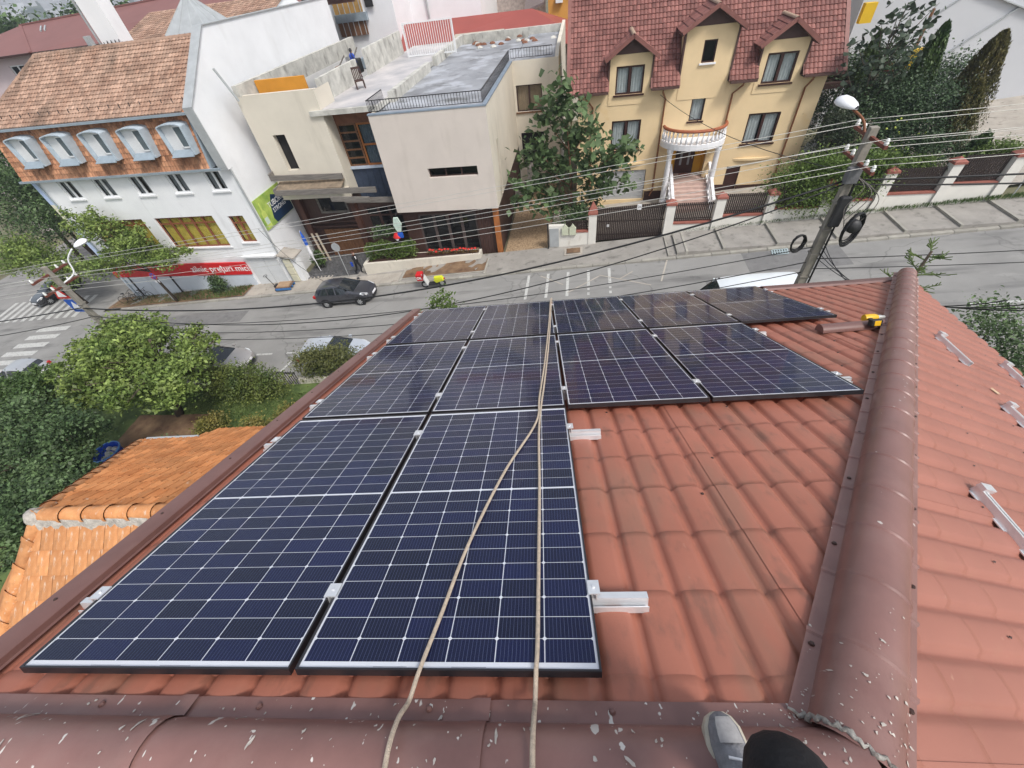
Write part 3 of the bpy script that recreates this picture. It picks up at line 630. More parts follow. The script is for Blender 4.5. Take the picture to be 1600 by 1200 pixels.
gsheet(-3.1,.05,26.2,38,.06).build('pebble_drive', m_gravel, pav)
bumpy(.05,2.8,24.0,26.2,.10,.004,2,m_pave2,'pavement_corner',pav)
tr = slab(1.15,2.35,25.0,25.9,gz(1.15)+.17,gz(2.35)+.17,m_pave,'tree_pit_frame'); bumpy(1.3,2.2,25.12,25.78,.20,.02,6,m_soil,'tree_pit_soil',pav)
# near side: garden terrace, retaining wall and lawn -------------------------
m_lawn = mat('short lawn', (0.060,0.105,0.028), .95, .3, 1.3, col2=(0.11,0.15,0.045), bump=.8, bscale=40)
mb = MB(); mb.grid([[(s,t,gzf(s)+.80+.05*math.sin(s*1.1)*math.cos(t*.9)) for s in np.linspace(-42,0,50)] for t in np.linspace(-25,13.3,40)]); lawn = solo('lawn', mb, m_lawn, kind='structure', smooth='all')
bumpy(-21.5,-16.6,8.6,11.2,.86,.05,3,m_soil,'flower_bed_soil')
gsheet(-42,60,13.3,14.6,.12).build('near_pavement', m_pave2, road)
mb = MB(); mb.grid([[(s,t,gzf(s)+.2) for s in np.linspace(0,60,20)] for t in np.linspace(-30,13.3,12)]); solo('garden_ground', mb, mat('garden soil and grass',(0.08,0.10,0.04),.95,.3,.8), kind='structure')
# low garden wall at the street
m_cream = mat('cream rendered wall', (0.62,0.58,0.50), .85, .07, 1.0); overlay(m_cream,(0.40,0.37,0.31),2.0,.58,.75,stretch=(1,1,.4),amount=.6,detail=6)
mb = MB()
def sbox(mb,s0,s1,t0,t1,za,zb):    # box whose bottom/top follow the street slope
    q = [(s0,t0),(s1,t0),(s1,t1),(s0,t1)]; return mb.add([(a,b,gzf(a)+za) for a,b in q]+[(a,b,gzf(a)+zb) for a,b in q],[(0,3,2,1),(4,5,6,7),(0,1,5,4),(1,2,6,5),(2,3,7,6),(3,0,4,7)])
t = thing('garden_wall', 'low cream garden wall along the near pavement behind the hedge', 'wall', (-24,13.4,gz(-24)))
sbox(MB(),-42,-13.9,13.3,13.5,-.2,1.1).build('wall_body', m_cream, t)
m_iron = mat('dark iron', (0.025,0.024,0.025), .5, .2, 5)
t = thing('garden_gate', 'dark iron garden gate between the two hedges', 'gate', (-13.2,13.4,gz(-13.2)+.1))
for k in range(9): MB().bar((-13.8+k*.15,13.4,gz(-13.8+k*.15)+.2),(-13.8+k*.15,13.4,gz(-13.8)+1.7),.025).build('gate_bar', m_iron, t)
for z in (.3,1.6): MB().bar((-13.85,13.4,gz(-13.85)+z),(-12.55,13.4,gz(-13.85)+z),.05).build('gate_rail', m_iron, t)
m_hedgewall = m_cream
t = thing('garden_wall', 'low cream garden wall beside the iron gate below our eave', 'wall', (-8,13.4,gz(-8)))
sbox(MB(),-12.5,8.0,13.3,13.5,-.2,1.1).build('wall_body', m_cream, t)
# ================================================================== white building with clay roof
m_white = mat('white render', (0.78,0.79,0.80), .85, .04, .6); overlay(m_white,(0.50,0.50,0.49),1.2,.57,.78,stretch=(1.4,1.4,.25),amount=.6,detail=8)
m_fire = mat('white painted firewall', (0.80,0.81,0.83), .8, .05, .5); overlay(m_fire,(0.58,0.58,0.58),.9,.56,.80,stretch=(1,.6,.3),amount=.55,detail=8)
m_clay = mat('old clay tiles', (0.30,0.178,0.124), .85, .14, .9, col2=(0.35,0.235,0.175), island=.26)
overlay(m_clay, (0.10,0.07,0.05), .33, .55, .70, stretch=(1.2,1,1), amount=.75, detail=4)
m_clay2 = mat('mansard clay tiles', (0.34,0.150,0.080), .85, .2, 1.1, col2=(0.40,0.21,0.12), island=.38)
overlay(m_clay2, (0.12,0.07,0.05), .9, .62, .75, amount=.7, detail=5)
m_zinc = mat('grey painted zinc', (0.30,0.36,0.41), .45, .1, 2, metal=.2)
m_zinc2 = mat('pale grey zinc', (0.40,0.42,0.43), .5, .1, 2, metal=.2)
wb = thing('white_building', 'tall white building with clay tile mansard roof, dormers and red shop sign', 'building', (-28,25.4,gz(-28)))
W0, W1, WT = -35.6, -20.05, 25.4
up = [(-22.25,-21.05,-7.33,-6.07),(-25.15,-23.95,-7.33,-6.07),(-28.1,-26.9,-7.33,-6.07),(-31.05,-29.85,-7.33,-6.07),(-34.0,-32.8,-7.33,-6.07)]
big = [(-28.45,-23.6,-11.28,-8.95),(-22.42,-21.2,-11.02,-9.05),(-34.4,-29.5,-11.28,-8.95)]
mb = MB(); facade(mb,Pf(WT),W0,W1,-17,-5.95,up+big,.2)
mb.build('front_wall', m_white, wb)
mb = MB(); facade(mb,Ps(W1,1),WT,46,-17,-5.95,(),.2); mb.build('side_wall', m_white, wb); mb = MB(); facade(mb,Ps(W0,-1),WT,36,-17,-5.95,(),.2); mb.build('side_wall', m_white, wb)
for (a,b,c,d) in up: window(wb,Pf(WT),a,b,c,d,m_winwhite,2,None,mat('grey net curtain',(0.20,0.21,0.22),.9,.2,6),m_winwhite,.09,.14,cfrac=random.uniform(.2,.5))
window(wb,Pf(WT),*big[0],m_winbrown2 if False else mat('red brown joinery',(0.22,0.075,0.035),.5,.12,6),5,(.78,),m_curty,m_winwhite,.1,.18,cfrac=1)
window(wb,Pf(WT),*big[1],MATS['red brown joinery'],2,(.72,),m_curty,m_winwhite,.1,.18,cfrac=1)
window(wb,Pf(WT),*big[2],MATS['red brown joinery'],5,(.78,),m_curty,m_winwhite,.1,.18,cfrac=1)
# painted end strip
for z0,z1,c,nm in ((-7.6,-5.95,(0.42,0.52,0.72),'blue paint'),(-9.3,-7.6,(0.68,0.66,0.52),'cream paint'),(-13.0,-9.3,(0.46,0.55,0.74),'pale blue paint')):
    mb = MB(); mbox(mb,Pf(WT),W0-.5,W0,z0,z1,-.02,.5); mb.build('end_strip', mat(nm,c,.85,.05), wb)
# firewall
fp = [(25.05,-6.0),(24.98,-2.62),(29.1,.52),(46.2,.52),(46.2,-17),(25.6,-17),(25.6,-6.0)]
mb = MB(); mb.prism([(-20.5,a,b) for a,b in fp],(.47,0,0)); mb.build('firewall', m_fire, wb)
mb = MB(); 
for (a,b),(c,d) in zip(fp[:3],fp[1:4]): mb.bar((-20.27,a,b+.03),(-20.27,c,d+.03),.62,.05)
mb.build('firewall_flashing', m_zinc2, wb)
# mansard and roof tiles
mz0, mz1, mt0, mt1 = -5.85, -2.93, 25.12, 25.72
V = Vector((0,mt1-mt0,mz1-mz0)); Lm = V.length; V.normalize(); N = Vector((0,-V.z,V.y))
mb = MB(); tiles(mb,(W0-.6,mt0,mz0),(1,0,0),V,N,int(15.05/.22),10,.22,Lm/10,.05); mb.build('mansard_tiles', m_clay2, wb, kind='stuff')
mb = MB(); mb.prism([(W0-.6,mt0,mz0),(W0-.6,mt1,mz1),(W0-.6,27.5,mz1),(W0-.6,27.5,mz0)],(15.1,0,0)); mb.build('mansard_deck', m_zinc, wb)
ez, et, rz_, rt = -2.82, 25.30, 0.12, 30.0
V2 = Vector((0,rt-et,rz_-ez)); Lr = V2.length; V2.normalize(); N2 = Vector((0,-V2.z,V2.y)); nrow = 18
mb = MB(); tiles(mb,(W0-.75,et,ez),(1,0,0),V2,N2,int(15.3/.235),nrow,.235,Lr/nrow,.055,keep=lambda u,v: u > v*.52); mb.build('roof_tiles', m_clay, wb, kind='stuff')
mb = MB(); mb.poly([(W0-.75,et,ez-.03),(W1-.5,et,ez-.03),(W1-.5,rt,rz_-.03),(W0+2.0,rt,rz_-.03)]); mb.poly([(W0+2.0,rt,rz_-.03),(W1-.5,rt,rz_-.03),(W1-.5,34.7,ez),(W0-.75,34.7,ez)]); mb.poly([(W0-.75,et,ez-.03),(W0+2,rt,rz_-.03),(W0-.75,34.7,ez)])
mb.build('roof_deck', m_clay2, wb)
for i in range(38):
    a = W0+2.0+i*.35; mb = MB(); mb.grid([[(x, rt+.13*math.cos(t), rz_-.02+.13*math.sin(t)+(0.02 if x>a+.2 else 0)) for t in np.linspace(0,PI,7)] for x in (a,a+.37)])
    if a < W1-.6: mb.build('ridge_tile', m_clay, wb, smooth=True)
hv = Vector((2.75,rt-et,rz_-ez)); 
for i in range(17):
    p = Vector((W0-.75,et,ez))+hv*(i/17); q = Vector((W0-.75,et,ez))+hv*((i+1.05)/17); MB().tube([p,q],[.10,.12],7).build('hip_tile', m_clay, wb, smooth=True)
for nm,(a,b,c) in dict(upper_gutter=(et-.1,ez-.06,.16),lower_gutter=(mt0-.09,mz0-.04,.16)).items():
    mb = MB(); mb.bar((W0-.8,a,b),(W1-.4,a,b),c,.12); mb.build(nm, m_zinc, wb)
for i in range(20): MB().bar((W0+.3+i*.75,et+.55,ez+.36),(W0+.3+i*.75,et+.62,ez+.62),.03).build('snow_hook', m_iron, wb)
MB().tube([(W1+.05,WT-.12,-6.0),(W1+.05,WT-.12,-14.3)],.065,8).build('downpipe', m_zinc2, wb, smooth=True)
MB().tube([(W0+.1,WT-.12,-6.0),(W0+.1,WT-.12,-15.5)],.06,8).build('downpipe', m_zinc, wb, smooth=True)
# dormers: arched zinc hoods with a white lattice of blinds
for k in range(5):
    cx = -22.2-k*2.88; z0, z1 = -4.95, -3.42; hw = .84; tf, tb = 24.86, 26.0
    arch = [(cx-hw,z0)]+[(cx-hw*math.cos(PI*i/10), z1+.18*math.sin(PI*i/10)) for i in range(11)]+[(cx+hw,z0)]
    inn = [(cx-hw+.06,z0+.05)]+[(cx-(hw-.06)*math.cos(PI*i/10), z1-.03+.15*math.sin(PI*i/10)) for i in range(11)]+[(cx+hw-.16,z0+.1)]
    mb = MB(); n = len(arch)
    mb.add([(a,tf,b) for a,b in arch]+[(a,tf,b) for a,b in inn],[(i,i+1,n+i+1,n+i) for i in range(n-1)]+[(n-1,0,n,2*n-1)])
    mb.add([(a,tf,b) for a,b in arch]+[(a,tb,b) for a,b in arch],[(i,i+1,n+i+1,n+i) for i in range(n-1)])
    mb.add([(a,tf,b) for a,b in inn]+[(a,tf+.30,b) for a,b in inn],[(i,i+1,n+i+1,n+i) for i in range(n-1)]+[(n-1,0,n,2*n-1)])
    d = mb.build('dormer', mat('pale blue grey zinc',(0.43,0.50,0.56),.5,.1,3), wb)
    mb = MB(); mb.poly([(a,tf+.29,b) for a,b in inn]); mb.build('blind', mat('white roller blind',(0.66,0.67,0.68),.7,.06,5,stretch=(1,1,9)), d)
    mb = MB(); P = Pf(tf+.20); x0,x1,y0,y1 = cx+.02,cx+.66,z0+.35,z1+.02
    for q in ((x0,x1,y0,y0+.07),(x0,x1,y1-.07,y1),(x0,x0+.07,y0,y1),(x1-.07,x1,y0,y1)): mbox(mb,P,*q,0,.06)
    mb.build('casement', m_winwhite, d); mb = MB(); mb.poly([P(x0,y0,.03),P(x1,y0,.03),P(x1,y1,.03),P(x0,y1,.03)]); mb.build('pane', mat('dark casement glass',(0.10,0.13,0.15),.08,.1,spec=.8), d)
    mb = MB(); mb.prism([(cx-hw+.05,tf-.22,z0-.02),(cx+hw-.05,tf-.22,z0-.02),(cx+hw-.2,tf+.2,z0+.28),(cx-hw+.2,tf+.2,z0+.28)],(0,.05,-.04)); mb.build('apron', m_zinc, d)
# chimney, pyramid roof, vents
mb = MB(); mb.box(-28.7,-27.25,30.6,31.6,-.6,5.0); mb.build('chimney', m_fire, wb); mb = MB(); mb.bar((-28.95,30.7,-.1),(-28.95,30.7,5.0),.09); mb.build('chimney_pipe', m_zinc2, wb)
for i in range(4): MB().tube([(-28.5+i*.3,30.55,.3),(-28.45+i*.3,30.5,.12),(-28.3+i*.3,30.5,.05),(-28.2+i*.3,30.55,.35)],.025,5).build('cable_loop', m_iron, wb)
mb = MB(); c = [(-24.3,30.4),(-20.7,30.4),(-20.7,34),(-24.3,34)]; ap = (-22.4,32.2,1.95)
for i in range(4): mb.poly([(*c[i],-.1),(*c[(i+1)%4],-.1),ap])
mb.build('pyramid_roof', m_zinc2, wb)
for i in range(4):
    for f_ in (0,.33,.66): p = Vector((*c[i],-.1)).lerp(Vector((*c[(i+1)%4],-.1)),f_); MB().bar(p,Vector(ap),.05,.05).build('standing_seam', m_zinc2, wb)
mb = MB(); mb.box(-29.4,-29.1,30.2,30.5,-.2,.7); mb.build('vent_pipe', m_zinc2, wb)
mb = MB(); mb.box(-36,-20.5,36,37,-17,-1.5); 
# rear wing with its own tiled roof
tiles(MB(),(0,0,0),(1,0,0),(0,1,0),(0,0,1),0,0,1,1,1)
V3 = Vector((0,8,2.2)).normalized(); mb = MB(); tiles(mb,(-33,33,-1.0),(1,0,0),V3,Vector((0,-V3.z,V3.y)),52,24,.24,.34,.04); mb.build('rear_roof_tiles', m_clay, wb, kind='stuff')
mb = MB(); mb.prism([(-33,33,-1.02),(-33,41,1.18),(-33,46,-1.0),(-33,46,-17),(-33,33,-17)],(12.4,0,0)); mb.build('rear_wing', m_white, wb)
# shop front: sign, panels, doors
sg = thing('shop_sign', 'long red shop sign with white lettering on the white building', 'sign', (-27,25.3,-13.1))
mb = MB(); mbox(mb,Pf(25.24),-36.0,-23.25,-13.62,-12.56,0,.14); mb.build('board', mat('red sign face',(0.55,0.012,0.015),.35,.05,2), sg, bevel=.02)
me = text_mesh('zilnic prețuri mici', .74, .008, 'CENTER', .0); me.materials.append(mat('white lettering',(0.82,0.82,0.82),.5,.02))
o = link('lettering', me, None, sg); o.location = (-25.75+27,25.225-25.3,-13.05+13.1); o.rotation_euler = (PI/2,0,0)
me2 = text_mesh('profi', .78, .008, 'CENTER', .02) if False else None
m_panel = mat('pale blue shop panels', (0.55,0.60,0.66), .5, .06, 1)
for i in range(5): mb = MB(); mbox(mb,Pf(25.30),-35.8+i*2.5,-35.8+i*2.5+2.46,gz(-30)-.25 if i<2 else -14.95,-13.64,0,.1); mb.build('shop_panel', m_panel, wb)
for i in range(3): mb = MB(); mbox(mb,Pf(25.26),-35.0+i*4.1,-34.85+i*4.1,-15.5,-13.64,0,.05); mb.build('panel_post', m_iron, wb)
m_gdoor = mat('grey white service door', (0.60,0.62,0.63), .5, .06, 2)
mb = MB(); mbox(mb,Pf(25.33),-23.0,-21.6,-14.55,-12.2,0,.06); mb.build('service_door', m_gdoor, wb); mb = MB(); mbox(mb,Pf(25.33),-21.55,-20.45,-14.45,-12.2,0,.06); mb.build('service_door', m_gdoor, wb)
mb = MB(); mbox(mb,Pf(25.12),-23.1,-20.3,-12.15,-12.02,0,.4); mb.build('door_canopy', m_winwhite, wb)
mb = MB(); mb.tube([(-24.6,25.2,-12.05),(-21.0,25.2,-12.0)],.03,6); mb.build('conduit', m_winwhite, wb)
cab = thing('meter_cabinets', 'cream electric meter cabinets standing at the corner of the white building', 'cabinet', (-19.5,25.4,gz(-19.5)+.1))
for i in range(3): mb = MB(); mb.box(-19.85,-19.3,25.1+.02,25.6,gz(-19.5)+.15+i*.62,gz(-19.5)+.73+i*.62); mb.build('cabinet_box', mat('cream enamel',(0.62,0.60,0.46),.5,.06,3), cab, bevel=.02)
mb = MB(); mb.prism([(-20.0,24.95,-12.0),(-18.7,24.95,-12.25),(-18.7,26.2,-12.25),(-20.0,26.2,-12.0)],(0,0,.1)); mb.build('cabinet_roof', m_pave, cab)
mb = MB(); mb.box(-19.25,-18.75,25.2,25.7,gz(-19)+.1,-12.3); mb.build('gate_pillar', m_white, cab)
# banner on the firewall, and the little timber canopy below it
bn = thing('beer_banner', 'green beer banner with bottle and lettering on the white side wall', 'banner', (-19.98,27.3,-9.3))
m_bgreen = mat('banner green', (0.22,0.42,0.08), .5, .25, .9, col2=(0.45,0.55,0.12)); m_bnavy = mat('banner navy', (0.012,0.035,0.085), .5, .15, 1)
P = Ps(-19.95,1); mb = MB(); mbox(mb,P,25.5,29.3,-10.28,-8.2,0,.05); mb.build('banner_sheet', m_bgreen, bn)
mb = MB(); mb.poly([P(a,b,-.004) for a,b in ((27.0,-9.1),(27.5,-8.5),(28.1,-8.75),(28.5,-8.35),(29.2,-8.4),(29.28,-10.26),(26.9,-10.26),(26.7,-9.9))]); mb.build('splash', m_bnavy, bn)
mb = MB(); mb.poly([P(25.95+(.10 if z>-9.1 else .26)*sx, z, -.006) for z,sx in ((-10.2,-1),(-9.5,-1),(-9.15,-.9),(-9.0,-.7),(-8.5,-.8),(-8.5,.8),(-9.0,.7),(-9.15,.9),(-9.5,1),(-10.2,1))]); mb.build('bottle', mat('banner lime',(0.55,0.66,0.16),.5,.15,2), bn)
mb = MB(); mb.poly([P(a,b,-.009) for a,b in ((25.75,-9.95),(26.15,-9.95),(26.15,-9.5),(25.75,-9.5))]); mb.build('bottle_label', mat('banner pale',(0.60,0.72,0.62),.5,.1), bn)
for tx,sz,a,b in (('TUBORG',.52,27.75,-9.05),('STRONG',.42,27.85,-9.5)):
    me = text_mesh(tx, sz, .004, 'CENTER', .0); me.materials.append(MATS['white lettering']); o = link('lettering', me, None, bn); o.location = (-19.935+19.98, a-27.3, b+9.3); o.rotation_euler = (PI/2,0,PI/2)
# ================================================================== modern beige building
m_beige = mat('pinkish beige render', (0.60,0.54,0.49), .85, .05, .6); overlay(m_beige,(0.44,0.39,0.34),1.0,.55,.78,stretch=(1.4,1.4,.22),amount=.55,detail=7)
m_beige2 = mat('cream beige render', (0.64,0.59,0.50), .85, .05, .6); overlay(m_beige2,(0.44,0.40,0.33),1.0,.55,.78,stretch=(1.4,1.4,.22),amount=.55,detail=7)
m_conc = mat('wet grey concrete roof', (0.26,0.27,0.29), .55, .25, .5); overlay(m_conc,(0.42,0.44,0.48),.55,.50,.60,amount=.8,detail=5); overlay(m_conc,(0.09,0.09,0.085),.7,.58,.7,amount=.8,detail=6)
m_oldc = mat('flaking whitewashed concrete', (0.50,0.49,0.45), .9, .25, 1.3, bump=.3, bscale=10); overlay(m_oldc,(0.15,0.14,0.125),1.6,.56,.72,stretch=(1,1,.5),amount=.85,detail=8)
m_wood = mat('dark brown timber', (0.060,0.030,0.024), .6, .25, 3, stretch=(6,6,.6)); m_wood2 = mat('mid brown timber', (0.16,0.075,0.035), .6, .25, 3, stretch=(6,6,.6))
m_oldw = mat('weathered grey timber', (0.17,0.155,0.14), .85, .3, 2.5, stretch=(.5,6,6), bump=.4, bscale=12)
m_navy = mat('dark blue boards', (0.035,0.05,0.085), .6, .2, 2); m_rust = mat('rusty brown panel', (0.18,0.075,0.04), .7, .3, 1.5)
mo = thing('modern_building', 'flat roofed beige building with box upper storey and timber ground floor', 'building', (-8,26.3,gz(-8)))
C0,C1,CT = -10.15,-3.15,26.2
mb = MB(); facade(mb,Pf(CT),C0,C1,-9.72,-4.0,((-7.32,-4.15,-7.62,-7.05),),.3); mb.build('box_front', m_beige, mo)
mb = MB(); facade(mb,Ps(C1,1),CT,38,-9.72,-4.0,((28.1,28.75,-9.7,-6.3),),.3); mb.poly([(C0,CT,-9.72),(C1,CT,-9.72),(C1,38,-9.72),(C0,38,-9.72)]); facade(mb,Ps(C0,-1),CT,38,-9.72,-4.0); mb.build('box_side', m_beige2, mo)
window(mo,Pf(CT),-7.32,-4.15,-7.62,-7.05,m_wood,3,fw=.05,dep=.28)
mb = MB(); mb.poly([(C1-.29,28.1,-9.7),(C1-.29,28.75,-9.7),(C1-.29,28.75,-6.3),(C1-.29,28.1,-6.3)]); mb.build('slot_window', m_wood2, mo)
mb = MB(); mb.box(C0+.05,C1-.05,CT+.06,50,-4.4,-4.12); mb.build('flat_roof', m_conc, mo)
mb = MB(); mb.bar((C0-.03,CT+.1,-3.97),(C1+.03,CT+.1,-3.97),.26,.07); mb.bar((C1-.1,CT,-3.968),(C1-.1,38,-3.968),.26,.07); mb.build('coping', mat('blue grey coping',(0.22,0.27,0.33),.5,.12,2), mo)
def railing(par, p, q, h, step, m, nm='railing'):
    p = Vector(p); q = Vector(q); L_ = (q-p).length; n = max(2,int(L_/step))
    r = MB().bar(p+Vector((0,0,h)),q+Vector((0,0,h)),.05,.04).build('top_rail', m, par); MB().bar(p+Vector((0,0,.08)),q+Vector((0,0,.08)),.03,.03).build('bottom_rail', m, par)
    bm_ = MB().box(-.011,.011,-.011,.011,.08,h).mesh('baluster'); bm_.materials.append(m)
    for i in range(n+1): ref(bm_,'baluster',par,tuple(p.lerp(q,i/n)))
r1_ = thing('terrace_railing', 'black iron railing round the flat roof of the beige building', 'railing', (-6.6,26.4,-3.94))
railing(r1_,(C0+.05,26.42,-3.94),(C1-.2,26.42,-3.94),.62,.17,m_iron); railing(r1_,(C1-.2,26.42,-3.94),(C1-.2,38.1,-3.94),.62,.2,m_iron); railing(r1_,(C0+.05,26.42,-3.94),(C0+.05,29.0,-3.94),.62,.17,m_iron)
railing(r1_,(C1-.1,38.2,-3.9),(-.15,38.2,-3.9),.62,.2,m_iron)
mb = MB(); facade(mb,Pf(38.0),C1,.05,-14,-3.95,((-3.0,-.98,-7.25,-5.48),(-2.85,-.95,-11.5,-8.74)),.25); mb.build('rear_block_front', m_beige2, mo)
window(mo,Pf(38.0),-3.0,-.98,-7.25,-5.48,m_wood,2,sill=m_wood2,fw=.08,dep=.22,curt=mat('tan blind',(0.38,0.27,0.17),.8,.1),cfrac=1); mb = MB(); mb.poly([(-2.85,38.24,-11.5),(-.95,38.24,-11.5),(-.95,38.24,-8.74),(-2.85,38.24,-8.74)]); mb.build('garage_opening', m_void, mo)
mb = MB(); mb.prism([(.05,38,-14),(.05,38,-3.95),(.05,39.5,-3.6),(.05,52,-3.35),(.05,52,-14)],(.28,0,0)); mb.build('boundary_wall', m_beige2, mo)
mb = MB(); mb.box(C1+.02,.03,38.3,51.55,-4.4,-4.1); mb.build('rear_flat_roof', m_conc, mo)
mb = MB(); mb.box(-9.9,.05,51.6,52,-5,-3.55); mb.build('rear_parapet', m_oldc, mo)
mb = MB(); mb.box(-9.95,-9.6,29.5,38.5,-4.3,-3.55); mb.build('side_parapet', m_oldc, mo); mb = MB(); mb.box(-9.95,-9.6,40.5,51.58,-4.3,-3.5); mb.build('side_parapet', m_oldc, mo)
for i in range(20): s,t = random.uniform(-9,-.5),random.uniform(46.5,51); MB().lathe([(0,.18),(.2,.12),(.3,0)],(s,t,-4.1),6).build('rubble', m_rust if i%3 else m_oldc, mo)
# left block
mb = MB(); facade(mb,Pf(27.5),-18.9,-13.65,-8.35,-2.75,((-17.62,-16.76,-7.05,-4.9),),.35); facade(mb,Ps(-13.65,1),27.5,29.6,-8.8,-2.75); mb.box(-18.9,-13.66,27.75,28.0,-3.2,-2.74) ; mb.build('left_block', m_beige2, mo)
mb = MB(); mb.poly([(-17.62,27.84,-7.05),(-16.76,27.84,-7.05),(-16.76,27.84,-4.9),(-17.62,27.84,-4.9)]); mb.build('slit_window', m_void, mo)
mb = MB(); mb.box(-18.9,-18.6,27.6,46,-3.3,-2.2); mb.build('terrace_wall', m_oldc, mo)
mb = MB(); mb.prism([(-18.5,29.4,-3.7),(-15.1,29.4,-3.7),(-15.1,29.4,-2.3),(-18.5,29.4,-2.3)],(0,.2,0)); mb.build('orange_wall', mat('orange painted wall',(0.62,0.27,0.03),.8,.1,1), mo)
mb = MB(); mb.bar((-18.6,27.3,-2.9),(-18.9,26.9,-1.2),.16,.10); mb.build('gutter_spout', m_zinc2, mo)
# middle bay
mb = MB(); mb.box(-14.4,-9.9,27.35,50,-4.05,-3.78); mb.build('terrace_slab', m_oldc, mo)
mb = MB(); mb.poly([(-14.2,27.6,-3.772),(-10,27.6,-3.772),(-10,49.5,-3.772),(-14.2,49.5,-3.772)]); mb.build('terrace_floor', mat('pale wet terrace',(0.40,0.40,0.42),.5,.16,.5,col2=(0.50,0.47,0.46)), mo)
for a,b,z1 in ((29.3,35.4,-2.5),(37.4,46.0,-2.2)): mb = MB(); mb.box(-14.35,-14.1,a,b,-3.77,z1); mb.build('terrace_wall', m_oldc, mo)
P = Pf(28.6); mb = MB(); mbox(mb,P,-13.64,-10.16,-4.85,-4.05,0,.2); mb.build('rust_panel', m_rust, mo)
window(mo,P,-13.64,-12.35,-7.4,-4.86,m_wood2,1,(.2,.4,.6,.8),fw=.1,dep=.1); window(mo,P,-12.3,-10.16,-7.4,-4.86,mat('orange brown frame',(0.30,0.11,0.03),.5,.1),1,(.5,),fw=.12,dep=.1,name='large_window',curt=mat('painted sky reflection',(0.11,0.135,0.17),.7,.15,2),cfrac=1)  # large window: the curtain sheet is added, its blue grey paints reflected sky
mb = MB(); mbox(mb,P,-13.64,-10.16,-7.55,-7.41,-.12,.2); mb.build('window_ledge', mat('pale blue ledge',(0.45,0.52,0.62),.6,.1), mo)
for i in range(7): mb = MB(); mbox(mb,P,-13.64+i*.5,-13.64+i*.5+.48,-9.6,-7.56,0,.1); mb.build('blue_board', m_navy, mo)
# weathered timber canopies
for a,b,t,z,d in ((-18.95,-13.7,27.0,-7.15,.34),(-18.8,-11.4,26.5,-7.95,.34),(-14.6,-11.9,26.2,-8.45,.3),(-13.9,-10.2,26.7,-8.75,.34)):
    mb = MB(); mb.prism([(a,t,z),(b,t+.15,z-.18),(b,t+.15,z-.18-d),(a,t,z-d)],(0,.12,0)); mb.build('canopy_beam', m_oldw, mo)
for x,t0,z in ((-18.9,27.0,-7.2),(-18.7,26.5,-8.0)): mb = MB(); mb.bar((x,t0,z),(x,28.2,z+.1),.1,.3); mb.build('canopy_bracket', m_oldw, mo)
mb = MB(); mb.prism([(-18.7,26.6,-7.98),(-13.8,26.7,-8.0),(-13.8,27.5,-7.75),(-18.7,27.5,-7.7)],(0,0,-.06)); mb.build('canopy_deck', mat('mossy boards',(0.20,0.155,0.11),.9,.3,3), mo)
mb = MB(); mbox(mb,Pf(27.3),-18.9,-13.7,-8.9,-8.3,0,.2); mb.build('cream_beam', m_beige2, mo)
# ground floor
P = Pf(28.9); mb = MB(); facade(mb,P,-19.6,-10.15,-14.9,-8.8,((-17.6,-15.2,-10.7,-9.4),(-13.9,-11.0,-12.7,-10.3)),.15); mb.build('timber_front', m_wood, mo)
window(mo,P,-17.6,-15.2,-10.7,-9.4,m_oldw,1,fw=.16,dep=.1); window(mo,P,-13.9,-11.0,-12.7,-10.3,m_wood,3,(.7,),fw=.12,dep=.1)
for x in (-18.9,-14.6,-10.4): mb = MB(); mb.box(x-.2,x+.2,28.55,28.88,-15,-8.8); mb.build('timber_post', mat('reddish timber',(0.09,0.038,0.026),.6,.25,3,stretch=(6,6,.5)), mo)
for i in range(7): mb = MB(); mb.box(-17.9+i*.42,-17.9+i*.42+.4,28.78,28.86,-14.3,-11.9); mb.build('door_board', m_wood2, mo)
for z in (-11.2,-11.55,-8.95): mb = MB(); mb.box(-18.6,-14.8,28.6,28.86,z-.1,z); mb.build('timber_ledge', m_wood, mo)
mb = MB(); mb.bar((-18.4,28.0,-14.3),(-18.7,28.2,-11.9),.16,.05); mb.bar((-18.0,28.0,-14.3),(-18.3,28.2,-11.9),.16,.05); mb.build('leaning_planks', mat('fresh planks',(0.50,0.42,0.33),.7,.1), mo)
P = Pf(26.9); mb = MB(); facade(mb,P,-10.15,-3.3,-13.9,-9.74,((-9.1,-4.9,-13.0,-10.2),),.12); facade(mb,Ps(-3.3,1),26.9,38,-13.9,-9.74); mb.build('timber_front', m_wood, mo)
window(mo,P,-9.1,-4.9,-13.0,-10.2,mat('grey timber frame',(0.085,0.065,0.06),.6,.2,3),4,fw=.12,dep=.1)
for i in range(8): mb = MB(); x = -3.9+.0*i; mb.box(-4.85+i*.19,-4.85+i*.19+.17,26.80,26.88,-13.6,-9.8); mb.build('cladding_board', m_wood, mo)
mb = MB(); mb.box(-3.65,-3.3,26.55,26.85,-13.2,-9.75); mb.build('orange_post', mat('orange timber',(0.34,0.12,0.035),.6,.2,3), mo)
mb = MB(); mb.box(-3.1,-1.6,33.4,34.6,-11.9,-11.4); mb.box(-2.0,-1.6,33.4,34.6,-11.4,-9.9); mb.build('side_stair', m_oldw, mo)
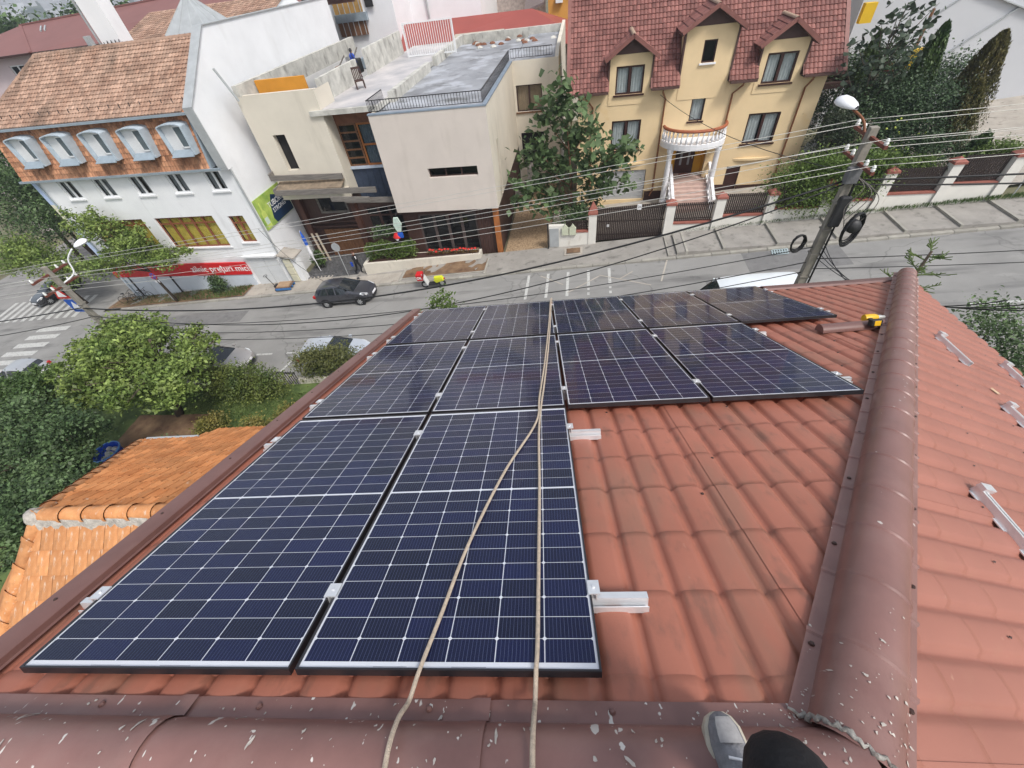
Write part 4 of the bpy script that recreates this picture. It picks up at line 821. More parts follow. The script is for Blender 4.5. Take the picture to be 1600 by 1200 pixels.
# planter, hedge box and flowers
pl = thing('street_planter', 'long white planter wall in front of the beige building', 'planter', (-9.2,25.9,gz(-9.2)+.1))
mb = MB(); q = [(-13.55,25.15),(-4.8,25.85),(-4.8,26.55),(-13.55,26.5)]; zt = [-12.95,-12.75,-12.75,-12.95]
mb.add([(a,b,gz(a)-.1) for a,b in q]+[(a,b,z) for (a,b),z in zip(q,zt)],[(0,3,2,1),(4,5,6,7),(0,1,5,4),(1,2,6,5),(2,3,7,6),(3,0,4,7)]); mb.build('planter_wall', m_cream, pl)
mb = MB(); mb.poly([(a,b,z+.01) for (a,b),z in zip([(-13.3,25.4),(-4.95,26.0),(-4.95,26.45),(-13.3,26.4)],zt)]); mb.build('planter_soil', m_wood, pl)
# ================================================================== yellow house
m_yell = mat('apricot yellow render', (0.73,0.56,0.335), .85, .05, .7, bump=.1, bscale=40); overlay(m_yell,(0.62,0.38,0.10),.8,.60,.80,amount=.4,detail=6)
m_yell2 = mat('deep yellow render', (0.66,0.36,0.04), .85, .06, .7)
m_rtile = mat('wine red roof tile', (0.195,0.078,0.066), .55, .16, .8, col2=(0.225,0.098,0.082), island=.25, spec=.35); overlay(m_rtile,(0.12,0.05,0.045),.5,.58,.75,amount=.6,detail=6)
m_fasc = mat('brown soffit board', (0.085,0.045,0.038), .6, .12, 4); m_whitep = mat('white painted concrete', (0.78,0.78,0.80), .6, .04, 2)
m_pipe = mat('copper brown pipe', (0.20,0.075,0.03), .45, .1, 4)
yh = thing('yellow_house', 'yellow house with wine red tiled roof, three dormer gables and round balcony', 'house', (9,32,-12))
Y0,Y1,YT = 1.85,16.52,32.0; YB = 39.5
hol = [(4.18,5.88,-5.34,-3.86),(4.12,6.02,-8.6,-6.8),(9.12,9.86,-4.08,-3.0),(9.02,9.85,-7.14,-5.6),(12.84,14.52,-5.42,-3.92),(12.7,14.6,-8.71,-6.97),(3.75,6.76,-12.05,-9.97),(12.2,13.1,-11.9,-10.1)]
def inlow(h): return h[3] < -5.0
mb = MB(); facade(mb,Pf(YT),Y0,Y1,-13,-5.0,[h for h in hol if inlow(h) and h[2]>-13 and not (h[3]>-5.0)]+[(h[0],h[1],h[2],-5.0,0) for h in (hol[0],hol[4])]+[(8.25,10.6,-10.7,-8.3)],.25); facade(mb,Ps(Y1,1),YT,YB,-13,-5.0); facade(mb,Ps(Y0,-1),YT,YB,-13,-5.0); mb.build('wall', m_yell, yh)
# dormer bays rise flush with the facade through the eaves
bays = [(3.78,6.30,-5.0,-3.28,hol[0]),(8.05,10.88,-5.0,-2.35,hol[2]),(12.48,14.92,-5.0,-3.32,hol[4])]
for (a,b,z0,z1,h) in bays:
    mb = MB(); hh = (h[0],h[1],max(h[2],-5.9),h[3])
    facade(mb,Pf(YT-.03),a,b,-5.9,z1,[hh],.22); mb.poly([(a,YT-.03,-5.9),(a,YT-.03,z1),(a,YT+3.2,z1),(a,YT+3.2,-5.9)]); mb.poly([(b,YT-.03,-5.9),(b,YT-.03,z1),(b,YT+3.2,z1),(b,YT+3.2,-5.9)]); mb.build('dormer_wall', m_yell, yh)
for i in (0,1,4,5): window(yh,Pf(YT-(.03 if i in (0,4) else 0)),*hol[i],m_winbrown,2,None,m_curt,m_winbrown,.10,.12,cfrac=.42)
for i in (2,3): window(yh,Pf(YT-(.03 if i==2 else 0)),*hol[i],m_winbrown,1,None,m_curt if i==3 else None,m_winbrown if i==3 else m_whitep,.07,.12,cfrac=1)
# entrance recess with deep yellow cheeks and the front door
mb = MB(); mb.box(8.0,10.9,32.9,33.0,-10.7,-8.3); mb.poly([(8.25,32.0,-10.7),(8.25,32.9,-10.7),(8.25,32.9,-8.3),(8.25,32.0,-8.3)]); mb.poly([(10.6,32.0,-10.7),(10.6,32.9,-10.7),(10.6,32.9,-8.3),(10.6,32.0,-8.3)]); mb.build('porch_wall', m_yell2, yh)
d = MB().box(8.8,10.05,32.8,32.89,-10.66,-8.48).build('front_door', m_winbrown, yh)
for x in (9.1,9.62): MB().box(x,x+.14,32.785,32.80,-10.1,-8.6).build('door_glass', mat('frosted glass',(0.22,0.23,0.25),.2,.1), d)
MB().box(9.9,9.94,32.76,32.80,-9.7,-9.55).build('door_handle', m_alu, d)
# garage door slats, side door
for i in range(10): MB().box(3.78,6.73,32.10+.0,32.14,-12.05+i*.208,-12.05+i*.208+.198).build('garage_slat', mat('grey garage slats',(0.40,0.41,0.42),.5,.05,3), yh)
MB().box(12.2,13.1,32.1,32.16,-11.9,-10.1).build('side_door', m_winbrown, yh)
for a,b,z in ((3.9,6.6,-9.45),(12.4,14.9,-9.6)): mb = MB(); mb.prism([(a+(b-a)*k/8,32.0-.22*math.sin(PI*k/8),z) for k in range(9)],(0,0,-.12)); mb.build('moulding', m_yell, yh)
mb = MB(); mbox(mb,Pf(YT),6.8,8.0,-13,-11.5,-.05,.0); mbox(mb,Pf(YT),11.0,12.2,-13,-11.3,-.05,0); mbox(mb,Pf(YT),13.1,Y1,-13,-11.4,-.05,0); mb.build('plinth', m_winbrown, yh)
# main roof tiles
ev, et2, rg, rtt = -5.02, 31.45, 1.3, 37.6
V = Vector((0,rtt-et2,rg-ev)); Lr = V.length; V.normalize(); N = Vector((0,-V.z,V.y)); nr = int(Lr/.31)
def keep_y(u,v):
    s = 1.25+u; t = et2+V.y*v; z = ev+V.z*v
    for (a,b,z0,z1,h) in bays:
        if a-.05 < s < b+.05:
            mid = (a+b)/2; top = z1+.2+(1-abs(s-mid)/((b-a)/2))*.95
            if z < top-.62: return False
    return True
mb = MB(); tiles(mb,(1.25,et2,ev),(1,0,0),V,N,int(15.8/.225),nr,.225,Lr/nr,.05,keep_y); mb.build('roof_tiles', m_rtile, yh, kind='stuff')
mb = MB(); xs = [1.25]+[x for b in bays for x in (b[0],b[1])]+[17.05]
for i in range(0,len(xs),2): mb.poly([(xs[i],et2,ev-.01),(xs[i+1],et2,ev-.01),(xs[i+1],rtt,rg-.01),(xs[i],rtt,rg-.01)])
for a,b,z0,z1,h in bays:
    tt = et2+(z1+.9-ev)/(rg-ev)*(rtt-et2); mb.poly([(a,tt,z1+.9),(b,tt,z1+.9),(b,rtt,rg-.01),(a,rtt,rg-.01)])
mb.poly([(1.25,rtt,rg),(17.05,rtt,rg),(17.05,43.5,ev),(1.25,43.5,ev)]); mb.build('roof_deck', m_rtile, yh)
mb = MB()
for s in (Y0+.02,Y1-.02): mb.poly([(s,YT,-5.0),(s,YB+2,-5.0),(s,rtt,rg-.3)])
mb.build('gable_wall', m_yell, yh)
for side in (1.22,17.08):
    for i in range(nr): p = Vector((side,et2,ev))+V*(i*Lr/nr); MB().bar(p+N*.04,p+V*(Lr/nr)+N*.07,.22,.08).build('verge_tile', m_rtile, yh)
# eaves between the bays
segs = [(1.2,3.73),(6.35,8.0),(10.93,12.43),(14.97,17.1)]
for a,b in segs: mb = MB(); mb.bar((a,et2-.08,ev-.04),(b,et2-.08,ev-.04),.15,.12); mb.build('gutter', m_fasc, yh); mb = MB(); mb.poly([(a,et2,ev-.1),(b,et2,ev-.1),(b,YT,ev-.1),(a,YT,ev-.1)]); mb.build('soffit', m_fasc, yh)
# dormer gable roofs
for (a,b,z0,z1,h) in bays:
    mid = (a+b)/2; rise = .92; ov = .32; tf = YT-.5; zb = z1-.05; ln = 2.4 if z1 < -2.5 else 3.1
    mb = MB(); mb.prism([(a+.02,YT-.02,z1),(b-.02,YT-.02,z1),(mid,YT-.02,z1+rise*.86)],(0,-.04,0)); mb.build('gable_board', m_fasc, yh)
    for sgn in (-1,1):
        e = (mid+sgn*((b-a)/2+ov), zb-.16); r_ = (mid, zb+rise)
        U = Vector((0,1,0)); Vd = Vector((r_[0]-e[0],0,r_[1]-e[1])); ll = Vd.length; Vd.normalize(); Nn = Vector((-Vd.z*(1 if Vd.x>0 else -1),0,abs(Vd.x)))
        nn = int(ln/.30); kp = lambda u,v,e=e,Vd=Vd: (tf+u) < et2+((e[1]+Vd.z*v)-ev)/(rg-ev)*(rtt-et2)+.15
        mb = MB(); tiles(mb,(e[0],tf,e[1]),U,Vd,Nn,nn,max(3,int(ll/.36)),.30,ll/max(3,int(ll/.36)),.04,kp); mb.build('dormer_tiles', m_rtile, yh, kind='stuff')
        mb = MB(); mb.prism([(e[0],tf,e[1]-.02),(r_[0],tf,r_[1]-.02),(r_[0],tf+ln,r_[1]-.02),(e[0],tf+ln-1.6,e[1]-.02)],(0,0,-.10)); mb.build('dormer_deck', m_fasc, yh)
        mb = MB(); mb.bar((e[0],tf-.02,e[1]+.02),(r_[0],tf-.02,r_[1]+.02),.08,.2); mb.build('barge_board', m_rtile, yh)
    for i in range(int(ln/.3)):
        p = tf+i*.3; mb = MB(); mb.grid([[(mid+.12*math.cos(q), y, zb+rise+.02+.11*math.sin(q)+(.02 if y>p+.2 else 0)) for q in np.linspace(0,PI,7)] for y in (p,p+.32)]); mb.build('ridge_tile', mat('lichened ridge tile',(0.36,0.26,0.19),.8,.25,6), yh, smooth=True)
    for s in (a-.04,b+.04): mb = MB(); mb.prism([(s-.05,YT-.1,z1-.1),(s+.05,YT-.1,z1-.1),(s+.05,YT-.1,ev-.05),(s-.05,YT-.1,ev-.05)],(0,.3,0)); mb.build('corner_board', m_fasc, yh)
# round balcony on two columns
mb = MB(); bc = (9.45,31.8); br = 2.05
pr = [(bc[0]+br*math.cos(t), bc[1]-(br*.80)*math.sin(t)) for t in np.linspace(0,PI,19)]
mb.prism([(x,y,-8.36) for x,y in pr],(0,0,.34)); bal = mb.build('balcony', m_whitep, yh)
bal_p = [(r_,z) for r_,z in ((.05,0),(.05,.06),(.085,.10),(.10,.20),(.07,.34),(.035,.46),(.045,.52),(.07,.56),(.05,.6),(.06,.64),(.06,.70))]
bmesh_ = MB().lathe(bal_p,(0,0,0),8).mesh('baluster'); bmesh_.materials.append(m_whitep); bmesh_.polygons.foreach_set('use_smooth',[True]*len(bmesh_.polygons))
for t in np.linspace(.05,PI-.05,19): ref(bmesh_,'baluster',bal,(bc[0]+(br-.12)*math.cos(t), bc[1]-((br-.12)*.80)*math.sin(t), -8.02))
mb = MB(); mb.tube([(bc[0]+(br-.12)*math.cos(t), bc[1]-((br-.12)*.80)*math.sin(t), -7.27) for t in np.linspace(0,PI,21)],.10,8); mb.build('handrail', mat('terracotta rail',(0.33,0.10,0.045),.6,.12,3), bal, smooth=True)
for x in (8.0,11.0): MB().lathe([(.24,0),(.24,.15),(.19,.2),(.17,3.2),(.22,3.35),(.22,3.5)],(x,30.9,-11.87),14).build('column', m_whitep, yh, smooth=True)
# entrance steps
m_pstep = mat('pink stone steps', (0.52,0.38,0.33), .6, .12, 3); mb = MB()
for i in range(7): MB().box(8.5,10.75,30.9-i*.3 if False else 32.2-.3*(i+4),32.2-.3*(i+3) if i else 32.9,-12.3,-10.68-i*.17).build('step', m_pstep, yh)
for x in (8.3,10.9): mb = MB(); mb.prism([(x,32.0,-10.55),(x,28.9,-12.0),(x,28.9,-12.4),(x,32.0,-12.4)],(.16,0,0)); mb.build('stair_wall', m_whitep, yh); MB().bar((x+.08,32,-9.75),(x+.08,29.0,-11.1),.18,.12).build('stair_rail', m_whitep, yh)
for x in (8.38,10.98):
    for i in range(7): MB().bar((x,31.6-i*.42,-10.75-i*.19),(x,31.6-i*.42,-9.95-i*.19),.10).build('stair_baluster', m_whitep, yh)
MB().box(9.15,9.95,32.25,32.7,-10.672,-10.655).build('doormat', mat('red doormat',(0.30,0.07,0.05),.9,.1), yh)
# rain pipes
for x0,x1 in ((7.1,7.35),(11.75,11.35),(15.6,15.45)):
    MB().tube([(x0,31.5,-5.1),(x0,31.6,-5.3),(x1,31.9,-5.75),(x1,31.9,-11.4),(x1-.2,31.75,-11.75)],.055,7).build('rain_pipe', m_pipe, yh, smooth=True)
MB().tube([(2.3,31.5,-5.1),(2.35,31.6,-5.3),(2.8,31.9,-5.9),(2.8,31.9,-12)],.055,7).build('rain_pipe', m_pipe, yh, smooth=True)
dish = thing('satellite_dish', 'white satellite dish on the right corner of the yellow house', 'satellite dish', (16.9,31.9,-9.0))
mb = MB(); mb.lathe([(0,.10),(.2,.08),(.38,.02),(.42,-.02)],(16.95,31.6,-9.0),14,axis='y'); mb.build('bowl', m_whitep, dish, smooth=True); MB().tube([(16.5,32,-9.1),(16.95,31.7,-9.0)],.03,6).build('bracket', m_iron, dish); MB().tube([(16.95,31.6,-9.3),(16.95,31.1,-8.9)],.015,5).build('arm', m_iron, dish)
# yard in front of the yellow house
gsheet(.1,18,26.6,32,.12).build('front_yard', m_pave, pav); gsheet(24.6,60,28,42,.12).build('side_yard', m_pave, pav)
# ================================================================== fence and gate
m_fw = mat('white fence render', (0.68,0.66,0.61), .85, .06, 1.2); overlay(m_fw,(0.40,0.36,0.30),2.2,.60,.78,stretch=(1,1,.35),amount=.6,detail=6)
m_brick = mat('brick red coping', (0.28,0.10,0.075), .8, .14, 5); m_slat = mat('dark brown steel slats', (0.030,0.020,0.018), .45, .15, 4)
FT = 26.3
def pillar(s0,s1,zt,lab,zb=None,cap=.42):
    t = thing('fence_pillar', lab, 'pillar', ((s0+s1)/2,FT,gz((s0+s1)/2)+.1)); zb = gz(s0)-.2 if zb is None else zb
    MB().box(s0,s1,FT-.05,FT+.42,zb,zt-cap).build('shaft', m_fw, t)
    c = zt-cap; m_ = ((s0+s1)/2, FT+.18, zt); q = [(s0-.06,FT-.11),(s1+.06,FT-.11),(s1+.06,FT+.48),(s0-.06,FT+.48)]
    mb = MB(); mb.add([(a,b,c) for a,b in q]+[(a,b,c+.12) for a,b in q]+[m_],[(0,3,2,1),(0,1,5,4),(1,2,6,5),(2,3,7,6),(3,0,4,7),(4,5,8),(5,6,8),(6,7,8),(7,4,8)]); mb.build('cap', m_brick, t)
for i,(a,b,z,l) in enumerate(((2.72,3.22,-9.66,'white pillar with tall brick red cap left of the brown gate'),(7.5,8.02,-9.75,'white pillar with brick red cap right of the brown gate'),(10.37,10.9,-9.48,'white pillar with brick red cap, second right of the brown gate'),(13.3,13.75,-9.4,'white pillar with brick red cap at the left end of the big hedge'),(16.2,16.6,-9.0,'white pillar behind the street pole, at the right end of the big hedge'),(18.95,19.5,-8.5,'white pillar with brick red cap right of the street pole'),(22.0,22.5,-8.2,'white pillar with brick red cap before the thuja hedge'),(24.75,25.3,-8.0,'white pillar at the right edge of the picture'))): pillar(a,b,z,l,cap=.8 if i==0 else .34)
def fpanel(s0,s1,zt,zr,lab):
    t = thing('slatted_fence', lab, 'fence', ((s0+s1)/2,FT+.15,gz(s0)+.1))
    mb = MB(); q = [(s0,FT+.05),(s1,FT+.05),(s1,FT+.32),(s0,FT+.32)]; mb.add([(a,b,gz(a)-.2) for a,b in q]+[(a,b,zr-.1) for a,b in q],[(0,3,2,1),(4,5,6,7),(0,1,5,4),(1,2,6,5),(2,3,7,6),(3,0,4,7)]); mb.build('base_wall', m_fw, t)
    MB().box(s0,s1,FT+.0,FT+.36,zr-.098,zr).build('coping', m_brick, t)
    n = int((s1-s0)/.115); sm = MB().box(-.045,.045,-.012,.012,0,zt-zr-.05).mesh('slat'); sm.materials.append(m_slat)
    for i in range(n): ref(sm,'slat',t,(s0+.06+i*(s1-s0-.06)/n,FT+.18,zr+.05))
    for z in (zr+.15,zt-.18): MB().box(s0,s1,FT+.20,FT+.24,z,z+.05).build('rail', m_slat, t)
for a,b,zt,zr,l in ((8.04,10.35,-10.05,-11.24,'dark slatted fence panel just right of the brown gate'),(10.92,13.28,-9.64,-10.88,'dark slatted fence panel left of the big hedge'),(13.77,16.18,-9.35,-10.55,'dark slatted fence panel hidden by the big hedge'),(16.62,18.93,-8.98,-10.25,'dark slatted fence panel behind the street pole'),(19.52,21.98,-8.7,-9.98,'dark slatted fence panel right of the street pole'),(22.52,24.73,-8.2,-9.58,'dark slatted fence panel at the right picture edge'),(1.2,2.7,-10.9,-11.55,'short dark slatted fence panel behind the meter boxes')): fpanel(a,b,zt,zr,l)
gt = thing('driveway_gate', 'wide dark brown slatted driveway gate with a white number plate', 'gate', (5.4,FT+.2,gz(5.4)+.1))
n = 36; sm = MB().box(-.052,.052,-.015,.015,0,2.2).mesh('slat'); sm.materials.append(m_slat)
for i in range(n): ref(sm,'slat',gt,(3.30+i*.1165,FT+.2,gz(3.3)+.22+max(0,i-8)*.0065))
for z in (.4,1.3,2.1): MB().box(3.25,7.48,FT+.225,FT+.27,gz(5)+z,gz(5)+z+.07).build('rail', m_slat, gt)
MB().box(5.72,5.98,FT+.165,FT+.183,-10.35,-10.0).build('number_plate', m_whitep, gt)
me = text_mesh('26', .2, .003); me.materials.append(m_iron); o = link('house_number', me, None, gt); o.location = (5.85-5.4,FT+.16-FT-.2,-10.17-(gz(5.4)+.1)); o.rotation_euler = (PI/2,0,0)
mb = MB(); mb.box(3.9,4.05,FT+.12,FT+.17,gz(4)+1.1,gz(4)+1.25); mb.build('gate_handle', m_alu, gt)
t = thing('meter_boxes', 'two pale green meter boxes on the white wall left of the gate', 'meter box', (1.4,FT-.1,-11.6))
for i in range(2): MB().box(.95+i*.5,1.4+i*.5,FT-.15,FT+.04,-11.75,-11.25).build('meter_box', mat('pale green enamel',(0.52,0.55,0.42),.5,.06,4), t, bevel=.015)
for i in range(2): mb = MB(); mb.prism([(1.0+i*.5,FT-.15,-11.25),(1.35+i*.5,FT-.15,-11.25),(1.17+i*.5,FT-.15,-11.0)],(0,.18,0)); mb.build('hood', MATS['pale green enamel'], t)
t = thing('white_wall', 'short white wall with a grey cabinet beside the pebble driveway', 'wall', (.7,FT,gz(.7)))
MB().box(.08,1.2,FT,FT+.3,gz(.1)-.2,-11.15).build('wall_body', m_fw, t); MB().box(.12,.75,FT-.06,FT-.002,-12.6,-11.3).build('cabinet_door', m_zinc2, t); MB().box(1.2,2.72,FT,FT+.3,gz(1.2)-.2,-11.65).build('low_wall', m_fw, t); MB().box(1.2,2.72,FT-.03,FT+.33,-11.648,-11.56).build('coping', m_brick, t)
mb = MB(); MB().box(-.02,.06,FT-.1,FT+.0,gz(0),-10.9).build('gate_post', m_iron, t)
# ================================================================== buildings behind
m_pink = mat('faded pink render', (0.56,0.46,0.47), .85, .06, .5); m_maroon = mat('maroon sheet roof', (0.21,0.095,0.085), .6, .08, .4)
pb = thing('pink_building', 'long pinkish building with maroon sheet metal roof behind the clay roof', 'building', (-50,46,-16))
h = [(-60.5,-58.9,-2.7,-1.15),(-54.2,-52.4,-2.7,-1.15),(-49,-47.4,-2.7,-1.15),(-60.5,-58.9,-6.2,-4.6),(-54.2,-52.4,-6.2,-4.6)]
mb = MB(); facade(mb,Pf(44),-70,-30,-18,-.35,h,.2); mb.build('wall', m_pink, pb)
for q in h: window(pb,Pf(44),*q,m_winwhite,2,sill=m_winwhite,fw=.1,dep=.15)
mb = MB(); mb.add([(-49.6,43.2,-.35),(-22,43.2,-.35),(-22,50,2.3),(-56.5,50,1.45),(-22,57,-.4),(-64,57,-.4),(-64,43.2,-.45),(-51,45.5,-.2)],[(0,1,2,3),(2,4,5,3),(6,0,3),(6,3,5)]); mb.build('roof', m_maroon, pb)
MB().bar((-49.6,43.2,-.33),(-56.5,50,1.47),.25,.12).build('hip_cap', m_maroon, pb); MB().bar((-56.5,50,1.5),(-22,50,2.35),.3,.12).build('ridge_cap', m_maroon, pb)
mb = MB(); mb.bar((-70,43.15,-.5),(-49.6,43.15,-.42),.25,.16); mb.build('gutter', m_winbrown, pb)
for i in range(2): MB().bar((-52.5+i*.5,48.6,1.2),(-51.6+i*.5,47.4,.9),.12,.12).build('snow_rail', m_zinc2, pb)
m_bw = mat('white rear building', (0.76,0.77,0.79), .85, .04, .4)
b2 = thing('white_rear_block', 'tall white block with brown glazed balcony behind the firewall', 'building', (-20,56,-14))
mb = MB(); facade(mb,Pf(58),-29,-18.4,-16,10,(),.2); facade(mb,Ps(-18.4,1),58,75,-16,10); mb.build('wall', m_bw, b2)
P = Pf(57.7); 
for z,hh,m in ((-3.2,1.2,m_wood2),(-1.3,1.5,mat('ochre blind',(0.34,0.20,0.06),.7,.2,1))): mb = MB(); mbox(mb,P,-25.2,-21.9,z,z+hh,0,.2); mb.build('balcony_glazing', m, b2)
mb = MB(); mbox(mb,P,-25.2,-21.5,-2.0,-1.32,-.2,.3); mb.build('balcony_panel', m_zinc, b2)
for i in range(6): mb = MB(); mbox(mb,P,-25.2+i*.62,-25.12+i*.62,-3.2,.2,-.05,0); mb.build('balcony_mullion', m_zinc2, b2)
mb = MB(); mbox(mb,P,-21.4,-20.5,-1.0,.6,0,.1); mb.build('window', m_void, b2)
b3 = thing('white_blank_wall', 'big blank white wall behind the red roof', 'building', (-13,62,-14))
mb = MB(); facade(mb,Pf(64),-24.0,-9.9,-16,14,(),.2); facade(mb,Ps(-9.9,1),64,80,-16,14); mb.build('wall', m_bw, b3)
MB().tube([(-16.3,63.8,-3.0),(-16.3,63.8,6)],.12,8).build('pipe', m_zinc2, b3)
b4 = thing('red_roof_hall', 'low hall with a plain red sheet roof behind the flat roofs', 'building', (-8,58,-14))
m_red = mat('red sheet roof', (0.28,0.065,0.052), .55, .08, .35)
mb = MB(); mb.add([(-20.5,55.5,-5.4),(2.4,53.8,-5.4),(-3.6,60.5,-2.95),(-20.6,60.5,-2.9),(-24,66,-5.5),(2.5,66,-5.5)],[(0,1,2,3),(3,2,5,4),(1,5,2),(0,3,4)]); mb.build('roof', m_red, b4); mb = MB(); mb.box(-20,2,56,65,-16,-5.42); mb.build('wall', m_cream, b4)
MB().box(-2.2,-.9,57.3,57.9,-4.35,-4.2).build('skylight', m_winwhite, b4)
mb = MB(); rows = [[(-11.2+5.2*k,54.6+.9*math.cos(q)*1.2-.4*k*0,-5.0+1.25*math.sin(q)) for q in np.linspace(0,PI,12)] for k in (0,1)]; mb.grid(rows); mb.build('barrel_canopy', mat('tan barrel sheet',(0.42,0.38,0.31),.6,.1,1), b4, smooth=True)
mb = MB(); mb.poly([(-6.0,54.6+1.05*math.cos(q),-5.0+1.2*math.sin(q)) for q in np.linspace(0,PI,12)]); mb.build('barrel_end', m_void, b4)
b5 = thing('orange_building', 'orange building with air conditioners behind the red roof', 'building', (2,72,-14))
mb = MB(); facade(mb,Pf(72),-2.6,12,-16,8,(),.2); facade(mb,Ps(-2.6,-1),72,85,-16,8); mb.build('wall', mat('orange render',(0.60,0.29,0.06),.85,.06,.5), b5)
for s,z in ((-1.6,-3.6),(.2,-2.6),(1.4,-4.4)): MB().box(s,s+.9,71.5,71.95,z,z+.65).build('air_conditioner', m_winwhite, b5)
b6 = thing('stone_flats', 'grey flats with tall windows far behind the red roof', 'building', (-7,76,-14))
P = Pf(76); hs_ = [(-10.8+i*1.9,-9.6+i*1.9,-2.6,1.2) for i in range(4)]
mb = MB(); facade(mb,P,-11.8,-3.2,-16,10,hs_,.3); mb.build('wall', mat('stone cladding',(0.40,0.34,0.31),.85,.3,3), b6)
for q in hs_: window(b6,P,*q,m_zinc2,2,fw=.12,dep=.2)
mb = MB(); mb.prism([(-5.2,67,-3.6),(-2.8,67,-3.0),(-2.8,72,-1.6),(-5.2,72,-1.8)],(0,0,-.2)); mb.build('lean_to_roof', mat('grey brown sheet',(0.16,0.13,0.125),.6,.1), b6)
# grey gable building on the right
b7 = thing('grey_gable_building', 'large plain light grey gable wall behind the trees on the right', 'building', (32,44,-11))
m_lg = mat('light grey render', (0.52,0.53,0.555), .85, .03, .4); mb = MB(); facade(mb,Pf(42),21.5,60,-14,-5.0,()); mb.poly([(21.5,42,-5.0),(60,42,-5.0),(60,42,6),(34,42,-3.5 if False else 4.0),(21.5,42,2.0)]); facade(mb,Ps(21.5,-1),42,60,-14,2.0); mb.build('wall', m_lg, b7)
MB().bar((28.4,41.93,-3.3),(37,41.93,-6.4),.28,.06).build('seam_strip', m_zinc2, b7); MB().bar((31.6,41.92,-4.45),(27.6,41.92,-7.4),.16,.05).build('cable_strip', m_zinc2, b7)
MB().bar((26.5,41.92,-4.4),(29.2,41.92,-2.6),.10,.05).build('cable_strip', m_zinc2, b7)
pt = thing('yellow_play_tower', 'yellow and red boarded tower glimpsed through the dark trees', 'tower', (22.4,37,-10.5))
for z in (-6.5,-5.85): MB().box(23.4,24.1,37,37.4,z,z+.5).build('yellow_board', mat('yellow board',(0.70,0.44,0.02),.5,.05), pt)
MB().box(19.9,20.6,38.0,38.4,-3.9,-2.9).build('yellow_board', MATS['yellow board'], pt); mb = MB(); mb.prism([(21.9,36.5,-7.6),(22.7,36.5,-6.0),(21.6,36.5,-5.6)],(0,.2,0)); mb.build('red_flag', mat('dark red cloth',(0.25,0.03,0.03),.7,.1), pt); MB().bar((23.55,37.2,-11),(23.55,37.2,-3.4),.12).build('post', m_wood2, pt)
pg = thing('pergola', 'dark timber pergola roof at the right side of the yellow house', 'pergola', (18.4,35,-11))
for i in range(6): MB().box(16.7,21.5,33.6+i*.7,33.75+i*.7,-6.15,-6.0).build('rafter', m_wood, pg)
for x in (17.0,21.2): MB().box(x,x+.15,33.5,33.65,-11.3,-6.15).build('post', m_wood, pg)
MB().box(16.7,21.5,33.4,33.58,-6.3,-6.0).build('beam', m_wood, pg)
# terrace clutter -----------------------------------------------------------
ch = thing('terrace_chair', 'dark wooden chair on the pale terrace of the beige building', 'chair', (-13.0,32.6,-3.77), rz=.5, local=True)
MB().box(-.3,.3,-.3,.3,.42,.48).build('seat', m_wood, ch)
for x in (-.27,.27):
    MB().box(x-.035,x+.035,-.29,-.22,0,.42).build('leg', m_wood, ch); MB().box(x-.035,x+.035,.22,.29,0,1.15).build('leg', m_wood, ch); MB().box(x-.03,x+.03,-.29,.25,.62,.67).build('armrest', m_wood, ch)
for i in range(4): MB().box(-.2+i*.11,-.13+i*.11,.24,.27,.48,1.1).build('back_slat', m_wood, ch)
MB().box(-.3,.3,.22,.29,1.05,1.17).build('back_rail', m_wood, ch)
m_blue = mat('blue plastic', (0.01,0.06,0.42), .4, .1, 3)
for i,(s,t_,z,c,lb) in enumerate(((-15.6,38.5,1.3,m_iron,'black plastic crate on the terrace junk pile'),(-15.3,40.2,1.1,m_zinc,'grey tarpaulin bundle behind the worker in blue'),(-16.4,37.6,1.0,m_wood2,'brown boards stacked left of the worker in blue'))):
    t = thing('junk_pile', lb, 'junk', (s,t_,-3.77)); MB().box(s-.4,s+.4,t_-.4,t_+.4,-3.77,-3.77+z*.7).build('bundle', c, t, bevel=.08); MB().bar((s-.5,t_-.3,-3.5),(s+.4,t_+.2,-3.77+z+.25),.14,.08).build('plank', m_oldw, t)
gg = thing('leaning_gate', 'white metal bar gate panel standing upright at the terrace edge', 'gate', (-10.7,43.3,-3.77))
for i in range(21): MB().box(-12.7+i*.2,-12.66+i*.2,43.25,43.29,-3.72,-1.62).build('bar', m_winwhite, gg)
for z in (-3.74,-1.62): MB().box(-12.8,-8.6,43.23,43.31,z,z+.1).build('frame_rail', m_winwhite, gg)
for x in (-12.85,-8.62): MB().box(x,x+.1,43.22,43.32,-3.77,-1.5).build('frame_post', m_winwhite, gg)
# ================================================================== neighbour's orange clay roof
m_or = mat('orange clay tile', (0.50,0.205,0.075), .8, .14, 5, col2=(0.54,0.26,0.11), objrand=.16, bump=.15, bscale=60)
overlay(m_or,(0.60,0.50,0.40),16,.60,.68,stretch=(1.6,.4,1),amount=.7,detail=6); overlay(m_or,(0.22,0.11,0.055),8,.58,.74,stretch=(1,.5,1),amount=.6,detail=6)
m_or2 = mat('orange clay field', (0.47,0.175,0.058), .8, .12, 2, col2=(0.52,0.23,0.09), island=.2); overlay(m_or2,(0.22,0.11,0.05),4,.56,.76,amount=.6,detail=6); overlay(m_or2,(0.56,0.44,0.33),9,.66,.74,amount=.6,detail=5)
m_mort = mat('grey mortar', (0.42,0.39,0.35), .95, .3, 12, bump=.8, bscale=40)
nb = thing('orange_roof_house', "neighbouring low house with bright orange clay tile hip roof", 'house', (-4,2.3,-13.0), 'W')
RX0, RY, RZ = -5.46, 2.33, -3.25; P_ = math.tan(R(39))
def np_(x,d): return (x, RY-d, RZ-P_*d)       # near slope point at horizontal distance d from the ridge
def fp_(x,d): return (x, RY+d, RZ-P_*d)
cs = math.cos(R(39)); CWD, CLN = .205, .355
